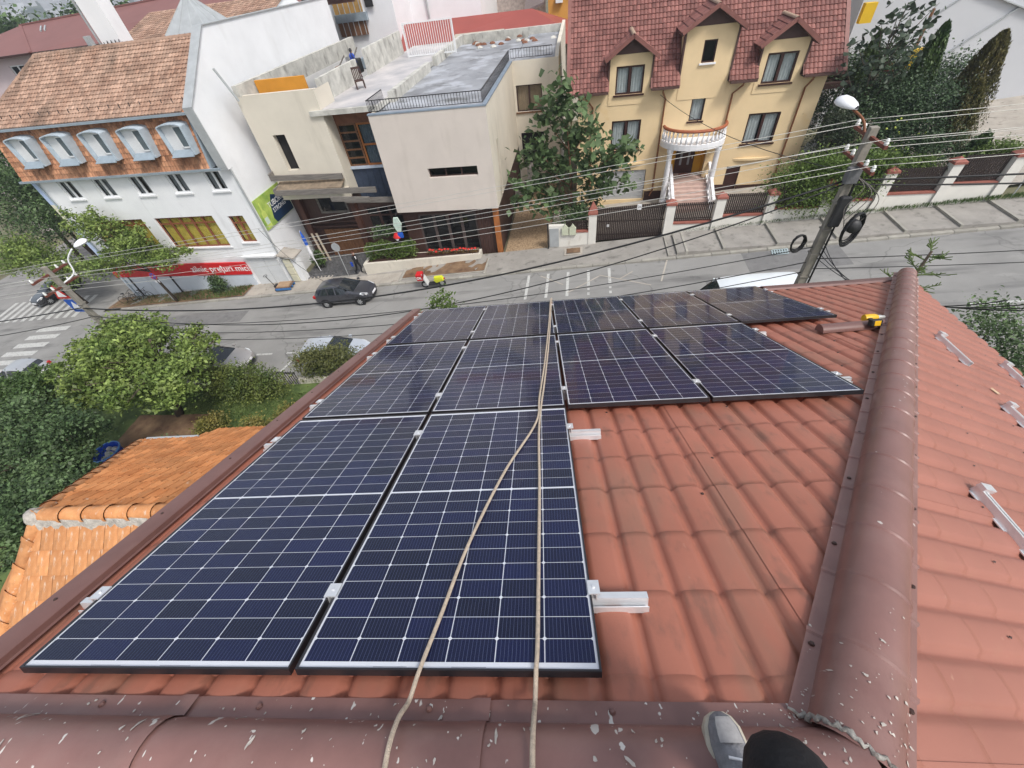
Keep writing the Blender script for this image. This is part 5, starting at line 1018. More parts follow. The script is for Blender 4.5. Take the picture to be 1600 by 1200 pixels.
pf = [(-.102,.010),(-.075,.022),(-.03,.016),(0,.018),(.03,.016),(.075,.022),(.102,.008)]
mb = MB(); n = len(pf)
mb.grid([[(x,-.02,h+.002) for x,h in pf],[(x,CLN*.5,h+.010) for x,h in pf],[(x,CLN,h+.022) for x,h in pf]]); b = len(mb.v)
mb.add([(x,CLN,h+.022) for x,h in pf]+[(x,CLN,h-.004) for x,h in pf],[(i,i+1,n+i+1,n+i) for i in range(n-1)])
ME_OT = mb.mesh('roof_tile'); ME_OT.materials.append(m_or); ME_OT.polygons.foreach_set('use_smooth',[True]*len(ME_OT.polygons)); ME_OT.set_sharp_from_angle(angle=R(40))
cnt = 0
off = BASE[nb.name]
for j in range(11):
    for i in range(30):
        d = .12+j*CLN*cs; x = -.35-i*CWD-(j%2)*.06; hx = RX0-.42*d-.05
        if x < hx+.05 or d > 3.6 or x > -.3: continue
        if x > -1.6-.2*j and j > 2 and x > -2.2: continue
        o = ref(ME_OT,'roof_tile',nb,np_(x,d)); o.rotation_euler = (Matrix.Rotation(R(39),3,'X')@Matrix.Rotation(PI,3,'Z')).to_euler(); o.rotation_euler.z += random.uniform(-.012,.012); cnt += 1
# deck below, far slope tiles
mb = MB(); mb.poly([np_(RX0,0),np_(-.25,0),np_(-.25,4),np_(RX0-1.7,4)]); mb.poly([fp_(RX0,0),fp_(-.25,0),fp_(-.25,4.2),fp_(RX0-2.95,3.36)])
mb.poly([np_(RX0,0),np_(RX0-1.7,4),(RX0-4.5,RY,RZ-3.4),fp_(RX0-2.95,3.36)]); mb.build('roof_deck', m_or2, nb)
far = [(i,j) for j in range(12) for i in range(45)]; mbf = MB()
Vd = Vector((0,-cs,math.sin(R(39)))); Nf = Vector((0,math.sin(R(39)),cs)); dmax = 3.36
def keepf(u,v):
    x = -8.9+u; d = dmax-v*cs; return x > RX0-d*.88+.1 and x < -.3 and d > .1
tiles(mbf,(-8.9,RY+dmax,RZ-P_*dmax),(1,0,0),Vd,Nf,42,12,.205,dmax/cs/12,.048,keepf,prof=((.0,-.7),(.09,1),(.34,.25),(.5,.75),(.66,.25),(.91,1),(.985,-.7)),jit=.003); mbf.build('far_slope_tiles', m_or2, nb, kind='stuff')
def keepg(u,v):
    x = -6.9+u; return x < -.3
mbf = MB(); tiles(mbf,(-6.95,RY+4.05,RZ-P_*4.05),(1,0,0),Vd,Nf,33,2,.205,.44,.050,None,prof=((.0,-.7),(.09,1),(.34,.25),(.5,.75),(.66,.25),(.91,1),(.985,-.7)),jit=.003); mbf.build('eave_extension_tiles', m_or2, nb, kind='stuff')
def barrel(p,q,r,nm='ridge_tile',m=m_or):
    p = Vector(p); q = Vector(q); d = (q-p).normalized(); lat = d.cross(Vector((0,0,1))).normalized(); rows = []
    for f_,g in ((0,.0),(.12,.0),(.85,.008),(.87,.022),(1.04,.026)):
        c = p.lerp(q,f_); rows.append([c+lat*((r+g)*math.cos(t))+Vector((0,0,1))*((r+g)*math.sin(t)*.95) for t in np.linspace(-.1,PI+.1,10)])
    return MB().grid(rows).build(nm, m, nb, smooth=True)
for i in range(14): barrel((RX0+.10+i*.365,RY,RZ+.0),(RX0+.10+(i+1)*.365,RY,RZ+.0),.105)
hf0, hf1 = Vector((RX0,RY,RZ)), Vector(fp_(RX0-2.95,3.36)); 
for i in range(13): barrel(hf1.lerp(hf0,i/13),hf1.lerp(hf0,(i+1)/13),.10,'hip_tile')
hn1 = Vector(np_(RX0-1.0,2.38))
for i in range(8): barrel(hn1.lerp(hf0,i/8),hn1.lerp(hf0,(i+1)/8),.10,'hip_tile')
def mortar(p,q,side,w,nm='mortar_joint'):
    p = Vector(p); q = Vector(q); L_ = (q-p).length; n = int(L_/.06); d = (q-p)/L_; mb = MB(); rows = []
    for i in range(n+1):
        c = p+d*(i*L_/n); a = Vector(side)*(.10); b = Vector(side)*(.10+w*(.6+.8*random.random())); rows.append([c+a+Vector((0,0,.03)),c+(a+b)/2+Vector((0,0,.02+.02*random.random()-.06)),c+b+Vector((0,0,-.13-.0*w))])
    mb.grid(rows).build(nm, m_mort, nb, smooth='all')
mortar((RX0,RY,RZ),(-.3,RY,RZ),(0,-1,0),.07); mortar(hf1,hf0,Vector((.75,-.45,0)).normalized()*1.1,.10); mortar(hn1,hf0,Vector((.9,.25,0)).normalized()*1.1,.11)
MB().lathe([(0,.125),(.08,.11),(.13,.03),(.15,-.08)],(RX0-.02,RY-.02,RZ),9).build('mortar_apex', m_mort, nb, smooth='all')
mb = MB(); mb.bar(fp_(RX0-2.9,3.45),fp_(-6.9,3.45),.14,.1); mb.build('gutter', m_zinc2, nb)
mb = MB()
for a,b in (((-7.7,-2),(-7.7,4.9)),((-7.7,4.9),(-.3,4.9))): mb.poly([(*a,-15),(*b,-15),(*b,-6.1),(*a,-6.1)])
mb.build('wall', m_cream, nb)
# ================================================================== vegetation
def leafmesh(name, P, size, aspect=.55, upb=.6, droop=0.0, seed=1):
    rg = np.random.default_rng(seed); N = len(P); P = np.asarray(P,float); sz = size*rg.uniform(.45,1.6,N)[:,None]
    nrm = rg.normal(size=(N,3)); nrm[:,2] = np.abs(nrm[:,2])+upb; nrm /= np.linalg.norm(nrm,axis=1)[:,None]
    a = np.cross(nrm, rg.normal(size=(N,3))); a /= np.linalg.norm(a,axis=1)[:,None]+1e-9; b = np.cross(nrm,a)
    if droop: a[:,2] -= droop; a /= np.linalg.norm(a,axis=1)[:,None]
    v = np.empty((N,4,3)); v[:,0] = P-a*sz*.5; v[:,1] = P+b*sz*aspect*.5+nrm*sz*.10; v[:,2] = P+a*sz*.5-nrm*sz*.06; v[:,3] = P-b*sz*aspect*.5+nrm*sz*.10
    me = bpy.data.meshes.new(name); me.vertices.add(4*N); me.vertices.foreach_set('co', v.reshape(-1))
    me.loops.add(4*N); me.loops.foreach_set('vertex_index', np.arange(4*N,dtype=np.int32)); me.polygons.add(N); me.polygons.foreach_set('loop_start', np.arange(0,4*N,4,dtype=np.int32))
    me.update(calc_edges=True); me.validate(); return me
def crownpts(blobs, n, clumps=28, spread=.26, fill=.15, seed=1):
    rg = np.random.default_rng(seed); vol = np.array([b[3]*b[4]*b[5] for b in blobs]); vol = vol/vol.sum(); out = []
    for (x,y,z,rx,ry,rz),w in zip(blobs,vol):
        k = max(6,int(clumps*len(blobs)*w)); m = int(n*w); d = rg.normal(size=(k,3)); d /= np.linalg.norm(d,axis=1)[:,None]; d[:,2] = np.where(d[:,2]<-.5,-d[:,2],d[:,2])
        c = d*rg.uniform(.55,1.02,(k,1)); sc = rg.uniform(.6,1.4,k); idx = rg.choice(k,m,p=sc/sc.sum())
        q = c[idx]+rg.normal(size=(m,3))*spread*sc[idx][:,None]*np.array([1,1,.7]); f_ = rg.random(m) < fill
        e = rg.normal(size=(m,3)); e /= np.linalg.norm(e,axis=1)[:,None]; q[f_] = (e*rg.random((m,1))**.5)[f_]
        out.append(q*np.array([rx,ry,rz])+np.array([x,y,z]))
    return np.concatenate(out)
m_bark = mat('grey brown bark', (0.085,0.065,0.048), .95, .25, 4, bump=.6, bscale=18)
L1 = leafmat('light green foliage',(0.095,0.170,0.034),(0.260,0.330,0.090),.45,.32); L2 = leafmat('dark green foliage',(0.046,0.088,0.034),(0.120,0.180,0.072),.55,.25)
L3 = leafmat('mid green foliage',(0.050,0.098,0.026),(0.095,0.150,0.040),.35); L4 = leafmat('yellowing shrub foliage',(0.16,0.18,0.04),(0.26,0.20,0.06),.35)
L5 = leafmat('blackish green foliage',(0.032,0.062,0.028),(0.072,0.115,0.050),.35,.15); L6 = leafmat('thuja foliage',(0.034,0.078,0.022),(0.080,0.125,0.034),.4,.12); L7 = leafmat('bronzed thuja foliage',(0.085,0.090,0.022),(0.120,0.100,0.034),.4,.12)
L8 = leafmat('fresh hedge foliage',(0.070,0.130,0.024),(0.140,0.200,0.045),.35); L9 = leafmat('paulownia leaves',(0.075,0.135,0.050),(0.120,0.170,0.075),.3,.25); L10 = leafmat('spotted laurel foliage',(0.060,0.105,0.028),(0.200,0.230,0.060),.4)
def trunk(par, base, top, r, limbs, m=m_bark, seed=3):
    rg = random.Random(seed); b = Vector(base); t = Vector(top)
    mb = MB(); mid = b.lerp(t,.5)+Vector((rg.uniform(-.15,.15),rg.uniform(-.15,.15),0)); mb.tube([b,mid,t],[r,r*.75,r*.35],8)
    for l in limbs: l = Vector(l); s = b.lerp(t,rg.uniform(.35,.8)); mb.tube([s,s.lerp(l,.5)+Vector((0,0,-.1)),l],[r*.4,r*.25,r*.08],5)
    mb.build('trunk', m, par, smooth='all')
def lumpy(bl, seed, k=5):
    rg = random.Random(seed); out = []
    for (x,y,z,a,b,c) in bl:
        out.append((x,y,z,a*.72,b*.72,c*.72))
        for i in range(k):
            q = 2*PI*(i+rg.random()*.7)/k; e = rg.uniform(-.25,.9); s_ = rg.uniform(.28,.5); out.append((x+a*.85*math.cos(q)*math.cos(e),y+b*.85*math.sin(q)*math.cos(e),z+c*.85*math.sin(e),a*s_,b*s_,c*s_*1.1))
    return out
def tree(name, label, cat, base, blobs, n, size, lm, group=None, r=.16, clumps=28, spread=.26, upb=.6, aspect=.55, seed=1, droop=0, lump=0):
    if lump: blobs = lumpy(blobs, seed, lump)
    t = thing(name, label, cat, base, 'S', group); c = max(blobs, key=lambda b: b[2])
    trunk(t, base, (c[0],c[1],c[2]), r, [b[:3] for b in blobs]+[(b[0]+b[3]*.6,b[1]-b[4]*.5,b[2]+b[5]*.3) for b in blobs], seed=seed)
    P = crownpts(blobs,n,clumps,spread,seed=seed)-np.array(base); me = leafmesh('crown',P,size,aspect,upb,droop,seed); link('crown', me, lm, t); return t
def G_(s,d=.0): return gzf(s)+d
tree('garden_tree','big light green tree in the garden overhanging the street','tree',(-18.8,11.2,G_(-18.8,.8)),[(-21.4,13.3,-10.6,2.5,1.9,1.4),(-17.2,11.0,-10.7,2.3,2.0,1.6),(-20.6,10.8,-10.5,2.2,1.7,1.4),(-17.6,13.3,-10.9,1.4,1.4,1.3),(-19.2,12.3,-9.7,1.7,1.6,1.1)],26000,.17,L1,r=.2,clumps=14,spread=.22,seed=11,lump=6)
tree('garden_tree','dark green tree at the left picture edge above the blue tub','tree',(-18.6,6.4,G_(-18.6,.8)),[(-18.4,6.5,-9.9,2.0,1.9,1.7),(-20.2,7.6,-10.4,1.5,1.4,1.4),(-19.6,5.6,-11.0,1.3,1.2,1.2)],19000,.125,L2,clumps=14,spread=.24,seed=12,lump=6)
tree('garden_tree','dark green tree at the left picture edge beside the orange hip','tree',(-16.0,4.2,G_(-16.0,.8)),[(-16.1,4.5,-9.8,1.8,1.6,1.5),(-15.6,3.3,-10.0,1.2,1.1,1.5),(-14.6,4.6,-11.4,1.1,1.1,1.2)],17000,.125,L2,clumps=14,spread=.24,seed=13,lump=6)
tree('garden_tree','mid green tree behind the dark ones at the left picture edge','tree',(-23.6,9.6,G_(-23.6,.8)),[(-23.4,9.4,-10.3,1.7,1.5,1.3),(-25.2,10.4,-11.0,1.6,1.4,1.3),(-21.8,9.0,-11.4,1.4,1.3,1.2)],14000,.13,L3,clumps=14,spread=.24,seed=14,lump=5)
tree('street_tree','light street tree in front of the white building','tree',(-30.2,23.9,G_(-30.2,.1)),[(-32.0,24.0,-9.0,1.8,1.1,1.6),(-30.2,23.7,-10.4,2.2,1.2,1.5),(-28.2,23.6,-11.3,1.9,1.2,1.2),(-33.2,23.4,-11.8,2.0,1.2,1.2)],11000,.18,L1,r=.11,clumps=12,seed=15,lump=5)
tree('street_tree','dark tree left of the white building','tree',(-42,29.5,G_(-42)),[(-43.5,29.5,-8.8,3.2,2.8,3.2),(-40.5,28.0,-10.2,2.2,2.2,2.2)],13000,.20,L2,r=.2,seed=16,clumps=40)
tree('street_tree','tall dark green tree at the upper left picture edge','tree',(-50,33,G_(-50)),[(-49.5,33,-7.0,4.0,3.5,4.0),(-46.5,31.5,-10,3.0,2.8,2.6)],13000,.22,L2,r=.22,seed=17,clumps=40)
tree('street_tree','yellowish green tree at the side street corner','tree',(-41.5,25.2,G_(-41.5)),[(-42.5,25.2,-11.8,2.8,1.5,1.7),(-39.6,24.6,-12.8,1.7,1.3,1.4)],9000,.18,L1,r=.12,seed=18)
tree('garden_hedge','bushy green hedge left of the iron garden gate','hedge',(-15.0,12.5,G_(-15,.8)),[(-16.6,12.7,-12.5,1.3,.9,1.1),(-15.0,12.6,-12.4,1.3,.9,1.1),(-13.6,12.6,-12.5,1.0,.8,1.0)],11000,.10,L10,r=.07,clumps=40,seed=19)
tree('garden_hedge','olive green hedge right of the iron gate behind the silver car','hedge',(-11.0,13.9,G_(-11,.1)),[(-11.6,14.0,-12.3,1.1,.8,1.0),(-10.2,14.0,-12.1,1.2,.8,1.1),(-8.8,13.8,-12.2,1.0,.8,1.0)],10000,.10,leafmat('olive foliage',(0.085,0.110,0.030),(0.150,0.150,0.055),.35),r=.06,clumps=40,seed=20)
for i,(s,t,z,r_,lb,lm) in enumerate(((-15.9,10.3,-13.0,.8,'yellow green shrub below the big tree by the lawn',L4),(-13.2,10.1,-13.0,.8,'yellowing shrub at the lawn edge above the orange roof',L4),(-11.6,11.0,-12.9,.9,'green and orange shrub beside our verge',L4),(-17.9,9.0,-13.3,.6,'small dark shrub on the flower bed',L2))):
    tree('garden_shrub',lb,'shrub',(s,t,G_(s,.8)),[(s,t,z,r_,r_*.8,r_*.75)],2600,.09,lm,'garden shrubs',r=.03,seed=30+i)
tree('eave_shrub','tall light shrub whose tip shows over our eave','shrub',(-3.4,13.0,G_(-3.4,.1)),[(-3.4,13.4,-8.2,.62,.5,.75),(-3.3,13.3,-9.6,.8,.7,1.2),(-4.6,13.3,-8.9,.4,.4,.5),(-1.6,13.3,-8.9,.4,.4,.5)],3000,.12,L8,r=.05,seed=40)
tree('right_shrub','dark shrub at the right picture edge below the hip eave','shrub',(15.4,11.3,G_(15.4,.2)),[(15.2,11.9,-8.1,.9,.8,.9),(15.6,10.6,-8.3,1.1,.9,1.0),(14.6,12.4,-8.9,.6,.6,.6),(15.4,10.8,-9.8,1.3,1.1,1.3)],9000,.10,L2,r=.06,clumps=36,seed=41)
# conifer tip with needle twigs
cf = thing('conifer', 'spiky light green conifer tip behind the end of the hip cap', 'conifer', (11.1,10.8,G_(11.1)))
mb = MB().tube([(11.1,10.8,G_(11.1)),(11.1,10.8,-4.6)],[.14,.03],7); mb.build('trunk', m_bark, cf, smooth='all'); mbn = MB(); rg = random.Random(5)
for k in range(46):
    z = -9.5+k*.108; a = k*2.4; ln = .25+1.0*min(1,(-4.4-z)/3.0); p = Vector((11.1,10.8,z)); q = p+Vector((math.cos(a)*ln,math.sin(a)*ln,.35*ln)); mbn.tube([p,q],[.02,.008],4)
    for j in range(16):
        c = p.lerp(q,.2+.8*j/16); b = rg.uniform(0,6.28); d = Vector((math.cos(b),math.sin(b),rg.uniform(-.3,.8)))*.11; mbn.bar(c,c+d+(q-p).normalized()*.10,.016,.016)
mbn.build('crown', leafmat('light needle green',(0.095,0.150,0.045),(0.16,0.21,0.07),.3), cf)
tree('apple_tree','dark apple tree with yellow green apples behind the street lamp','tree',(20.5,30.8,G_(20.5,.3)),[(20.4,31.6,-7.2,2.4,1.6,1.9),(19.0,30.8,-7.8,1.6,1.3,1.7),(22.0,30.2,-7.4,1.6,1.3,1.6),(20.6,29.6,-8.6,1.9,1.2,1.5),(22.4,28.8,-9.2,1.8,1.0,1.4),(19.4,28.8,-9.4,1.3,.9,1.2)],34000,.12,L5,clumps=50,seed=42)
ap = thing('apples','yellow green apples hanging in the dark apple tree','apples',(20.5,30,-8)); am = MB().lathe([(0,-.05),(.045,-.03),(.055,.01),(.035,.05),(0,.04)],(0,0,0),8).mesh('apple'); am.materials.append(mat('apple skin',(0.45,0.52,0.10),.4,.1,8))
for i in range(26): rr = rg.uniform(0,6.28); ref(am,'apple',ap,(20.5+2.3*math.cos(rr)*rg.random(),29.2+rg.uniform(-.5,.6),-8.0+rg.uniform(-1.3,1.3)))
tree('yard_shrub','grey green upright shrub at the right corner of the yellow house','shrub',(17.6,30.6,G_(17.6,.3)),[(17.6,30.6,-8.2,.9,.8,1.7),(18.2,30.4,-9.0,.9,.8,1.0),(16.9,30.8,-8.6,.5,.5,1.1)],8000,.10,leafmat('grey green foliage',(0.060,0.080,0.050),(0.10,0.12,0.075),.3),r=.05,clumps=40,seed=43)
tree('yard_tree','dark tree filling the gap below the pergola','tree',(18.6,35,G_(18.6)),[(19.0,35.2,-6.2,2.3,1.6,1.4),(21.6,36,-6.4,2.2,1.5,1.8),(18.4,34,-8.2,1.6,1.2,1.8),(24.4,35,-7.4,2.2,1.4,2.0)],20000,.14,L5,clumps=40,seed=44)
def thuja(label, s, t, ztop, r, lm, n, seed, lean=.0):
    z0 = G_(s,.2); h = ztop-z0; T_ = thing('thuja', label, 'conifer', (s,t,z0), 'S', 'thuja row'); MB().tube([(s,t,z0),(s+lean*h*.5,t,z0+h*.5)],[.10,.04],6).build('trunk', m_bark, T_, smooth='all')
    rg = np.random.default_rng(seed); f_ = rg.random(n)**.8; a = rg.random(n)*2*PI; prof = np.clip(1-f_,0,1)**.55*np.clip(f_*5+.35,0,1); lob = 1+.16*np.sin(a*5+f_*9)+.1*np.sin(a*9-f_*17)
    rr = r*prof*lob*rg.uniform(.72,1.03,n); P = np.stack([rr*np.cos(a)+lean*h*f_,rr*np.sin(a),f_*h+rg.normal(size=n)*.05],1); me = leafmesh('crown',P,.17,.34,.1,-1.6,seed); link('crown', me, lm, T_)
thuja('dark green thuja column, tallest, in the middle of the row', 21.7,32.2,-3.4,1.25,L6,11000,51); thuja('bronze tinged thuja at the right end of the row', 24.3,31.5,-3.9,1.6,L7,14000,52); thuja('second bronze tinged thuja in front, nearer the fence', 23.2,29.6,-5.6,1.3,L7,10000,53); thuja('dark green thuja at the left end of the row', 19.2,33.6,-3.7,1.0,L6,8000,54); thuja('low thuja behind the fence near the right edge', 24.4,28.6,-7.9,1.1,L6,6000,55)
tree('big_hedge','large fresh green hedge over the fence beside the street pole','hedge',(16,27.6,G_(16,.2)),[(14.6,27.0,-9.6,1.3,1.0,1.2),(16.2,27.0,-9.2,1.6,1.1,1.4),(17.9,27.0,-9.0,1.4,1.0,1.3),(15.2,26.5,-10.3,1.7,.75,.9),(17.2,26.5,-10.0,1.5,.7,.9),(19.0,26.9,-8.9,1.0,.8,1.0)],24000,.12,L8,r=.08,clumps=60,spread=.3,seed=45)
tree('fence_shrub','light green shrub behind the fence at the right edge','shrub',(24.6,27.6,G_(24.6,.2)),[(24.8,27.5,-8.6,1.1,.6,.7),(21.0,27.3,-8.9,.9,.5,.5)],4000,.11,L8,r=.04,seed=46)
tree('yard_shrub','round green shrub behind the white low wall left of the gate','shrub',(2.0,27.3,G_(2,.1)),[(2.0,27.4,-11.2,1.1,.7,.8)],2500,.13,L9,r=.04,seed=47)
# planter hedge, flowers, weeds, small street shrub
t = thing('planter_hedge','bright green clipped hedge growing in the white planter','hedge',(-11.4,25.9,-12.9)); rg2 = np.random.default_rng(3)
P = np.stack([rg2.uniform(-13.3,-9.5,3800),rg2.uniform(25.5,26.35,3800),np.zeros(3800)],1); P[:,2] = -12.9+1.15*rg2.random(3800)**.6+.1*np.sin(P[:,0]*3); link('foliage', leafmesh('foliage',P-np.array([-11.4,25.9,-12.9]),.12,.55,.5,0,4), L8, t)
for i in range(6): MB().tube([(-13.1+i*.65,25.9,-12.95),(-13.0+i*.65,25.95,-12.2)],.02,5).build('stem', m_bark, t)
t = thing('flower_row','orange and red flowers along the planter edge','flowers',(-6.8,26.1,-12.85)); P = np.stack([rg2.uniform(-8.8,-5.0,900),rg2.uniform(25.95,26.4,900),-12.8+.25*rg2.random(900)],1); link('foliage', leafmesh('foliage',P-np.array([-6.8,26.1,-12.85]),.09,.5,.5,0,5), leafmat('rusty foliage',(0.16,0.09,0.03),(0.22,0.15,0.06),.4), t)
fm = MB().lathe([(0,.06),(.07,.05),(.11,.0),(.06,-.04)],(0,0,0),7).mesh('blossom'); fm.materials.append(mat('red petals',(0.55,0.03,0.02),.6,.1,9))
for i in range(16): ref(fm,'blossom',t,(-8.5+i*.22+rg.uniform(-.05,.05),26.05+rg.uniform(-.1,.2),-12.5+rg.uniform(-.08,.08)))
tree('planter_shrub','small grey green shrub behind the planter hedge','shrub',(-11.9,26.7,-13.2),[(-11.9,26.7,-11.4,.9,.4,.5)],1200,.12,L2,r=.03,seed=48)
tree('weed_bush','dark weed bush on the soil strip below the red sign','bush',(-26.3,24.7,G_(-26.3,.1)),[(-26.3,24.7,-14.1,.6,.4,.75)],1500,.13,L2,r=.03,seed=49)
tree('gate_bush','small bush by the cobbled entrance of the beige building','bush',(-18.2,26.9,G_(-18.2,.1)),[(-18.2,26.9,-13.4,.5,.4,.7)],1200,.12,L3,r=.03,seed=50)
def grass(name,label,s0,s1,t0,t1,dz,n,h,lm,seed):
    rg = np.random.default_rng(seed); P = np.stack([rg.uniform(s0,s1,n),rg.uniform(t0,t1,n),np.zeros(n)],1); P[:,2] = Z0+SL*P[:,0]+dz+h*.4
    me = leafmesh(name,P,h,.16,.0,-2.5,seed); o = link(name, me, lm); _place(o,(0,0,0),'S'); props(o,label,'grass',kind='stuff')
grass('grass','short grass of the garden lawn',-21,-10,6.5,12.6,.80,26000,.12,leafmat('lawn blades',(0.060,0.105,0.026),(0.11,0.155,0.045),.35),1)
grass('weeds','weeds growing on the soil strip and along the kerbs',-37,-23.8,23.8,25.2,.14,3500,.18,L3,2)
grass('kerb_weeds','tufts of weed at the foot of the fence',8.7,27,26.0,26.3,.36,1800,.20,L3,3)
# paulownia: large leaves one by one
def bigleaf(w=.5):
    mb = MB(); rim = [(0,-.42),(.28,-.40),(.44,-.15),(.36,.15),(.16,.36),(0,.55),(-.16,.36),(-.36,.15),(-.44,-.15),(-.28,-.40)]
    mb.add([(0,0,.03)]+[(x*w*1.0,y*w,-.10*w*(abs(x)*2)**1.5-.05*w*y) for x,y in rim],[(0,i+1,(i+1)%10+1) for i in range(10)]); me = mb.mesh('leaf'); me.polygons.foreach_set('use_smooth',[True]*len(me.polygons)); return me
def bigleaf_tree(name,label,base,top,limbs,nleaf,w,lm,seed,cat='tree',tm=None,extra=0):
    t = thing(name,label,cat,base); rg = random.Random(seed); me = bigleaf(w); me.materials.append(lm); tm = tm or mat('reddish young bark',(0.20,0.10,0.06),.8,.2,4)
    b = Vector(base); tp = Vector(top); MB().tube([b,b.lerp(tp,.5)+Vector((.1,0,0)),tp],[.09,.06,.02],7).build('trunk', tm, t, smooth='all'); cl = []
    for l in limbs:
        l = Vector(l); f_ = max(.1,min(.95,(l.z-b.z)/(tp.z-b.z)-.22)); s = b.lerp(tp,f_); mid = s.lerp(l,.55)+Vector((0,0,-.12)); MB().tube([s,mid,l],[.035,.025,.01],5).build('limb', tm, t, smooth='all'); cl += [s.lerp(l,q) for q in (.45,.65,.85,1.0)]+[l]*2
    cl += [b.lerp(tp,q) for q in (.6,.75,.9,1.0,1.0)]
    for i in range(nleaf):
        c = cl[i%len(cl)]+Vector((rg.gauss(0,.34),rg.gauss(0,.30),rg.gauss(0,.28))); o = ref(me,'leaf',t,tuple(c),(rg.uniform(.2,1.2),rg.uniform(-.5,.5),rg.uniform(0,6.28))); k = rg.uniform(.6,1.25); o.scale = (k,k,k)
    if extra:
        P = np.array([list(cl[i%len(cl)]+Vector((rg.gauss(0,.42),rg.gauss(0,.40),rg.gauss(0,.36)))) for i in range(extra)])-np.array(base); link('small_leaves', leafmesh('small_leaves',P,w*.85,.8,.3,.3,seed), lm, t, kind='stuff')
    return t
lm_ = []
for (s,z) in ((-1.8,-8.6),(-1.4,-7.4),(-.7,-6.4),(-.2,-5.2),(.6,-4.2),(1.7,-4.8),(2.6,-5.9),(3.4,-6.9),(4.2,-8.0),(4.9,-9.0),(3.6,-8.9),(2.4,-7.8),(-.9,-9.4),(-1.6,-9.9),(.3,-8.4),(-.2,-7.2),(1.6,-6.6),(4.6,-7.1),(3.0,-9.9),(.2,-9.8),(5.0,-7.4)): lm_.append((s,28.2+random.uniform(-1.0,.8),z))
bigleaf_tree('paulownia_tree','tall young tree with very large leaves left of the yellow house',(1.6,28.3,G_(1.6,.1)),(1.1,28.2,-3.9),lm_,298,.46,L9,61,extra=1700)
lm2 = [(16.9,31,-3.6),(17.6,30.6,-2.9),(18.4,31,-2.4),(19.2,31.2,-2.6),(19.9,31,-3.3),(18.9,30.4,-3.6),(17.8,30.2,-4.4),(20.3,31.4,-4.4),(18.6,31.4,-5.2),(17.0,31,-4.9),(19.6,30.6,-5.0),(20.4,31.5,-2.4)]
bigleaf_tree('large_leaf_tree','dark large leaved tree against the light grey wall',(18.6,31.4,G_(18.6,.3)),(18.7,31.1,-2.2),lm2,280,.36,leafmat('dark large leaves',(0.035,0.055,0.035),(0.060,0.080,0.050),.3,.15),62,tm=m_bark)
# far town and hills at the upper left ---------------------------------------
rgn = np.random.default_rng(8); mb = MB(); hx = np.linspace(-1600,300,60); hy = np.linspace(330,1300,26)
def hz(x,y): d = (y-300)/1000; return -30+95*max(0,d)**1.2+14*math.sin(x*.006)+9*math.sin(x*.013+y*.01)
mb.grid([[(x,y,hz(x,y)) for x in hx] for y in hy]); solo('hill', mb, mat('wooded hillside',(0.055,0.085,0.055),.95,.4,.02,col2=(0.12,0.13,0.10)), kind='structure', smooth='all')
mb = MB()
for i in range(900):
    x = rgn.uniform(-1300,-150); y = rgn.uniform(340,1100); z = hz(x,y)-2; w,d,h = rgn.uniform(6,16),rgn.uniform(6,14),rgn.uniform(6,13); mb.box(x,x+w,y,y+d,z,z+h)
o = solo('distant_town', mb, mat('pale distant houses',(0.55,0.55,0.57),.9,.15,.05,island=.25), 'pale houses of the distant town on the hillside', 'town', kind='stuff')
mb = MB()
for i in range(14): x = -1150+i*70+rgn.uniform(-20,20); y = rgn.uniform(420,700); mb.box(x,x+18,y,y+14,hz(x,y)-3,hz(x,y)+rgn.uniform(24,38))
o = solo('distant_flats', mb, MATS['pale distant houses'], 'tower blocks of the distant town', 'town', kind='stuff')
for i,(s,t,z,r_) in enumerate(((-95,78,0.2,8),(-76,80,1.2,6),(-112,80,-.5,7),(-62,84,.6,5))):
    tree('far_tree',('large dark tree','smaller dark tree','yellowish tree','rightmost dark tree')[i]+' beyond the maroon roof at the upper left','tree',(s,t,-18),[(s,t,z-r_*.4,r_,r_*.8,r_*.7)],4000,.7,L2 if i!=2 else L1,'trees beyond the maroon roof',r=.3,seed=70+i)

# pale air over the town
hb = MB().box(-1750,560,-130,1400,-60,95)
hm = bpy.data.materials.new('pale air'); hm.use_nodes = True; _n = hm.node_tree.nodes; _n.remove(_n['Principled BSDF'])
_v = _n.new('ShaderNodeVolumePrincipled'); _v.inputs['Color'].default_value = (.72,.80,.92,1); _v.inputs['Density'].default_value = 0.0007; _v.inputs['Anisotropy'].default_value = .2
hm.node_tree.links.new(_v.outputs[0], _n['Material Output'].inputs['Volume'])
o = solo('haze', hb, hm, 'pale bluish air over the street and the distant town', 'haze', kind='stuff')
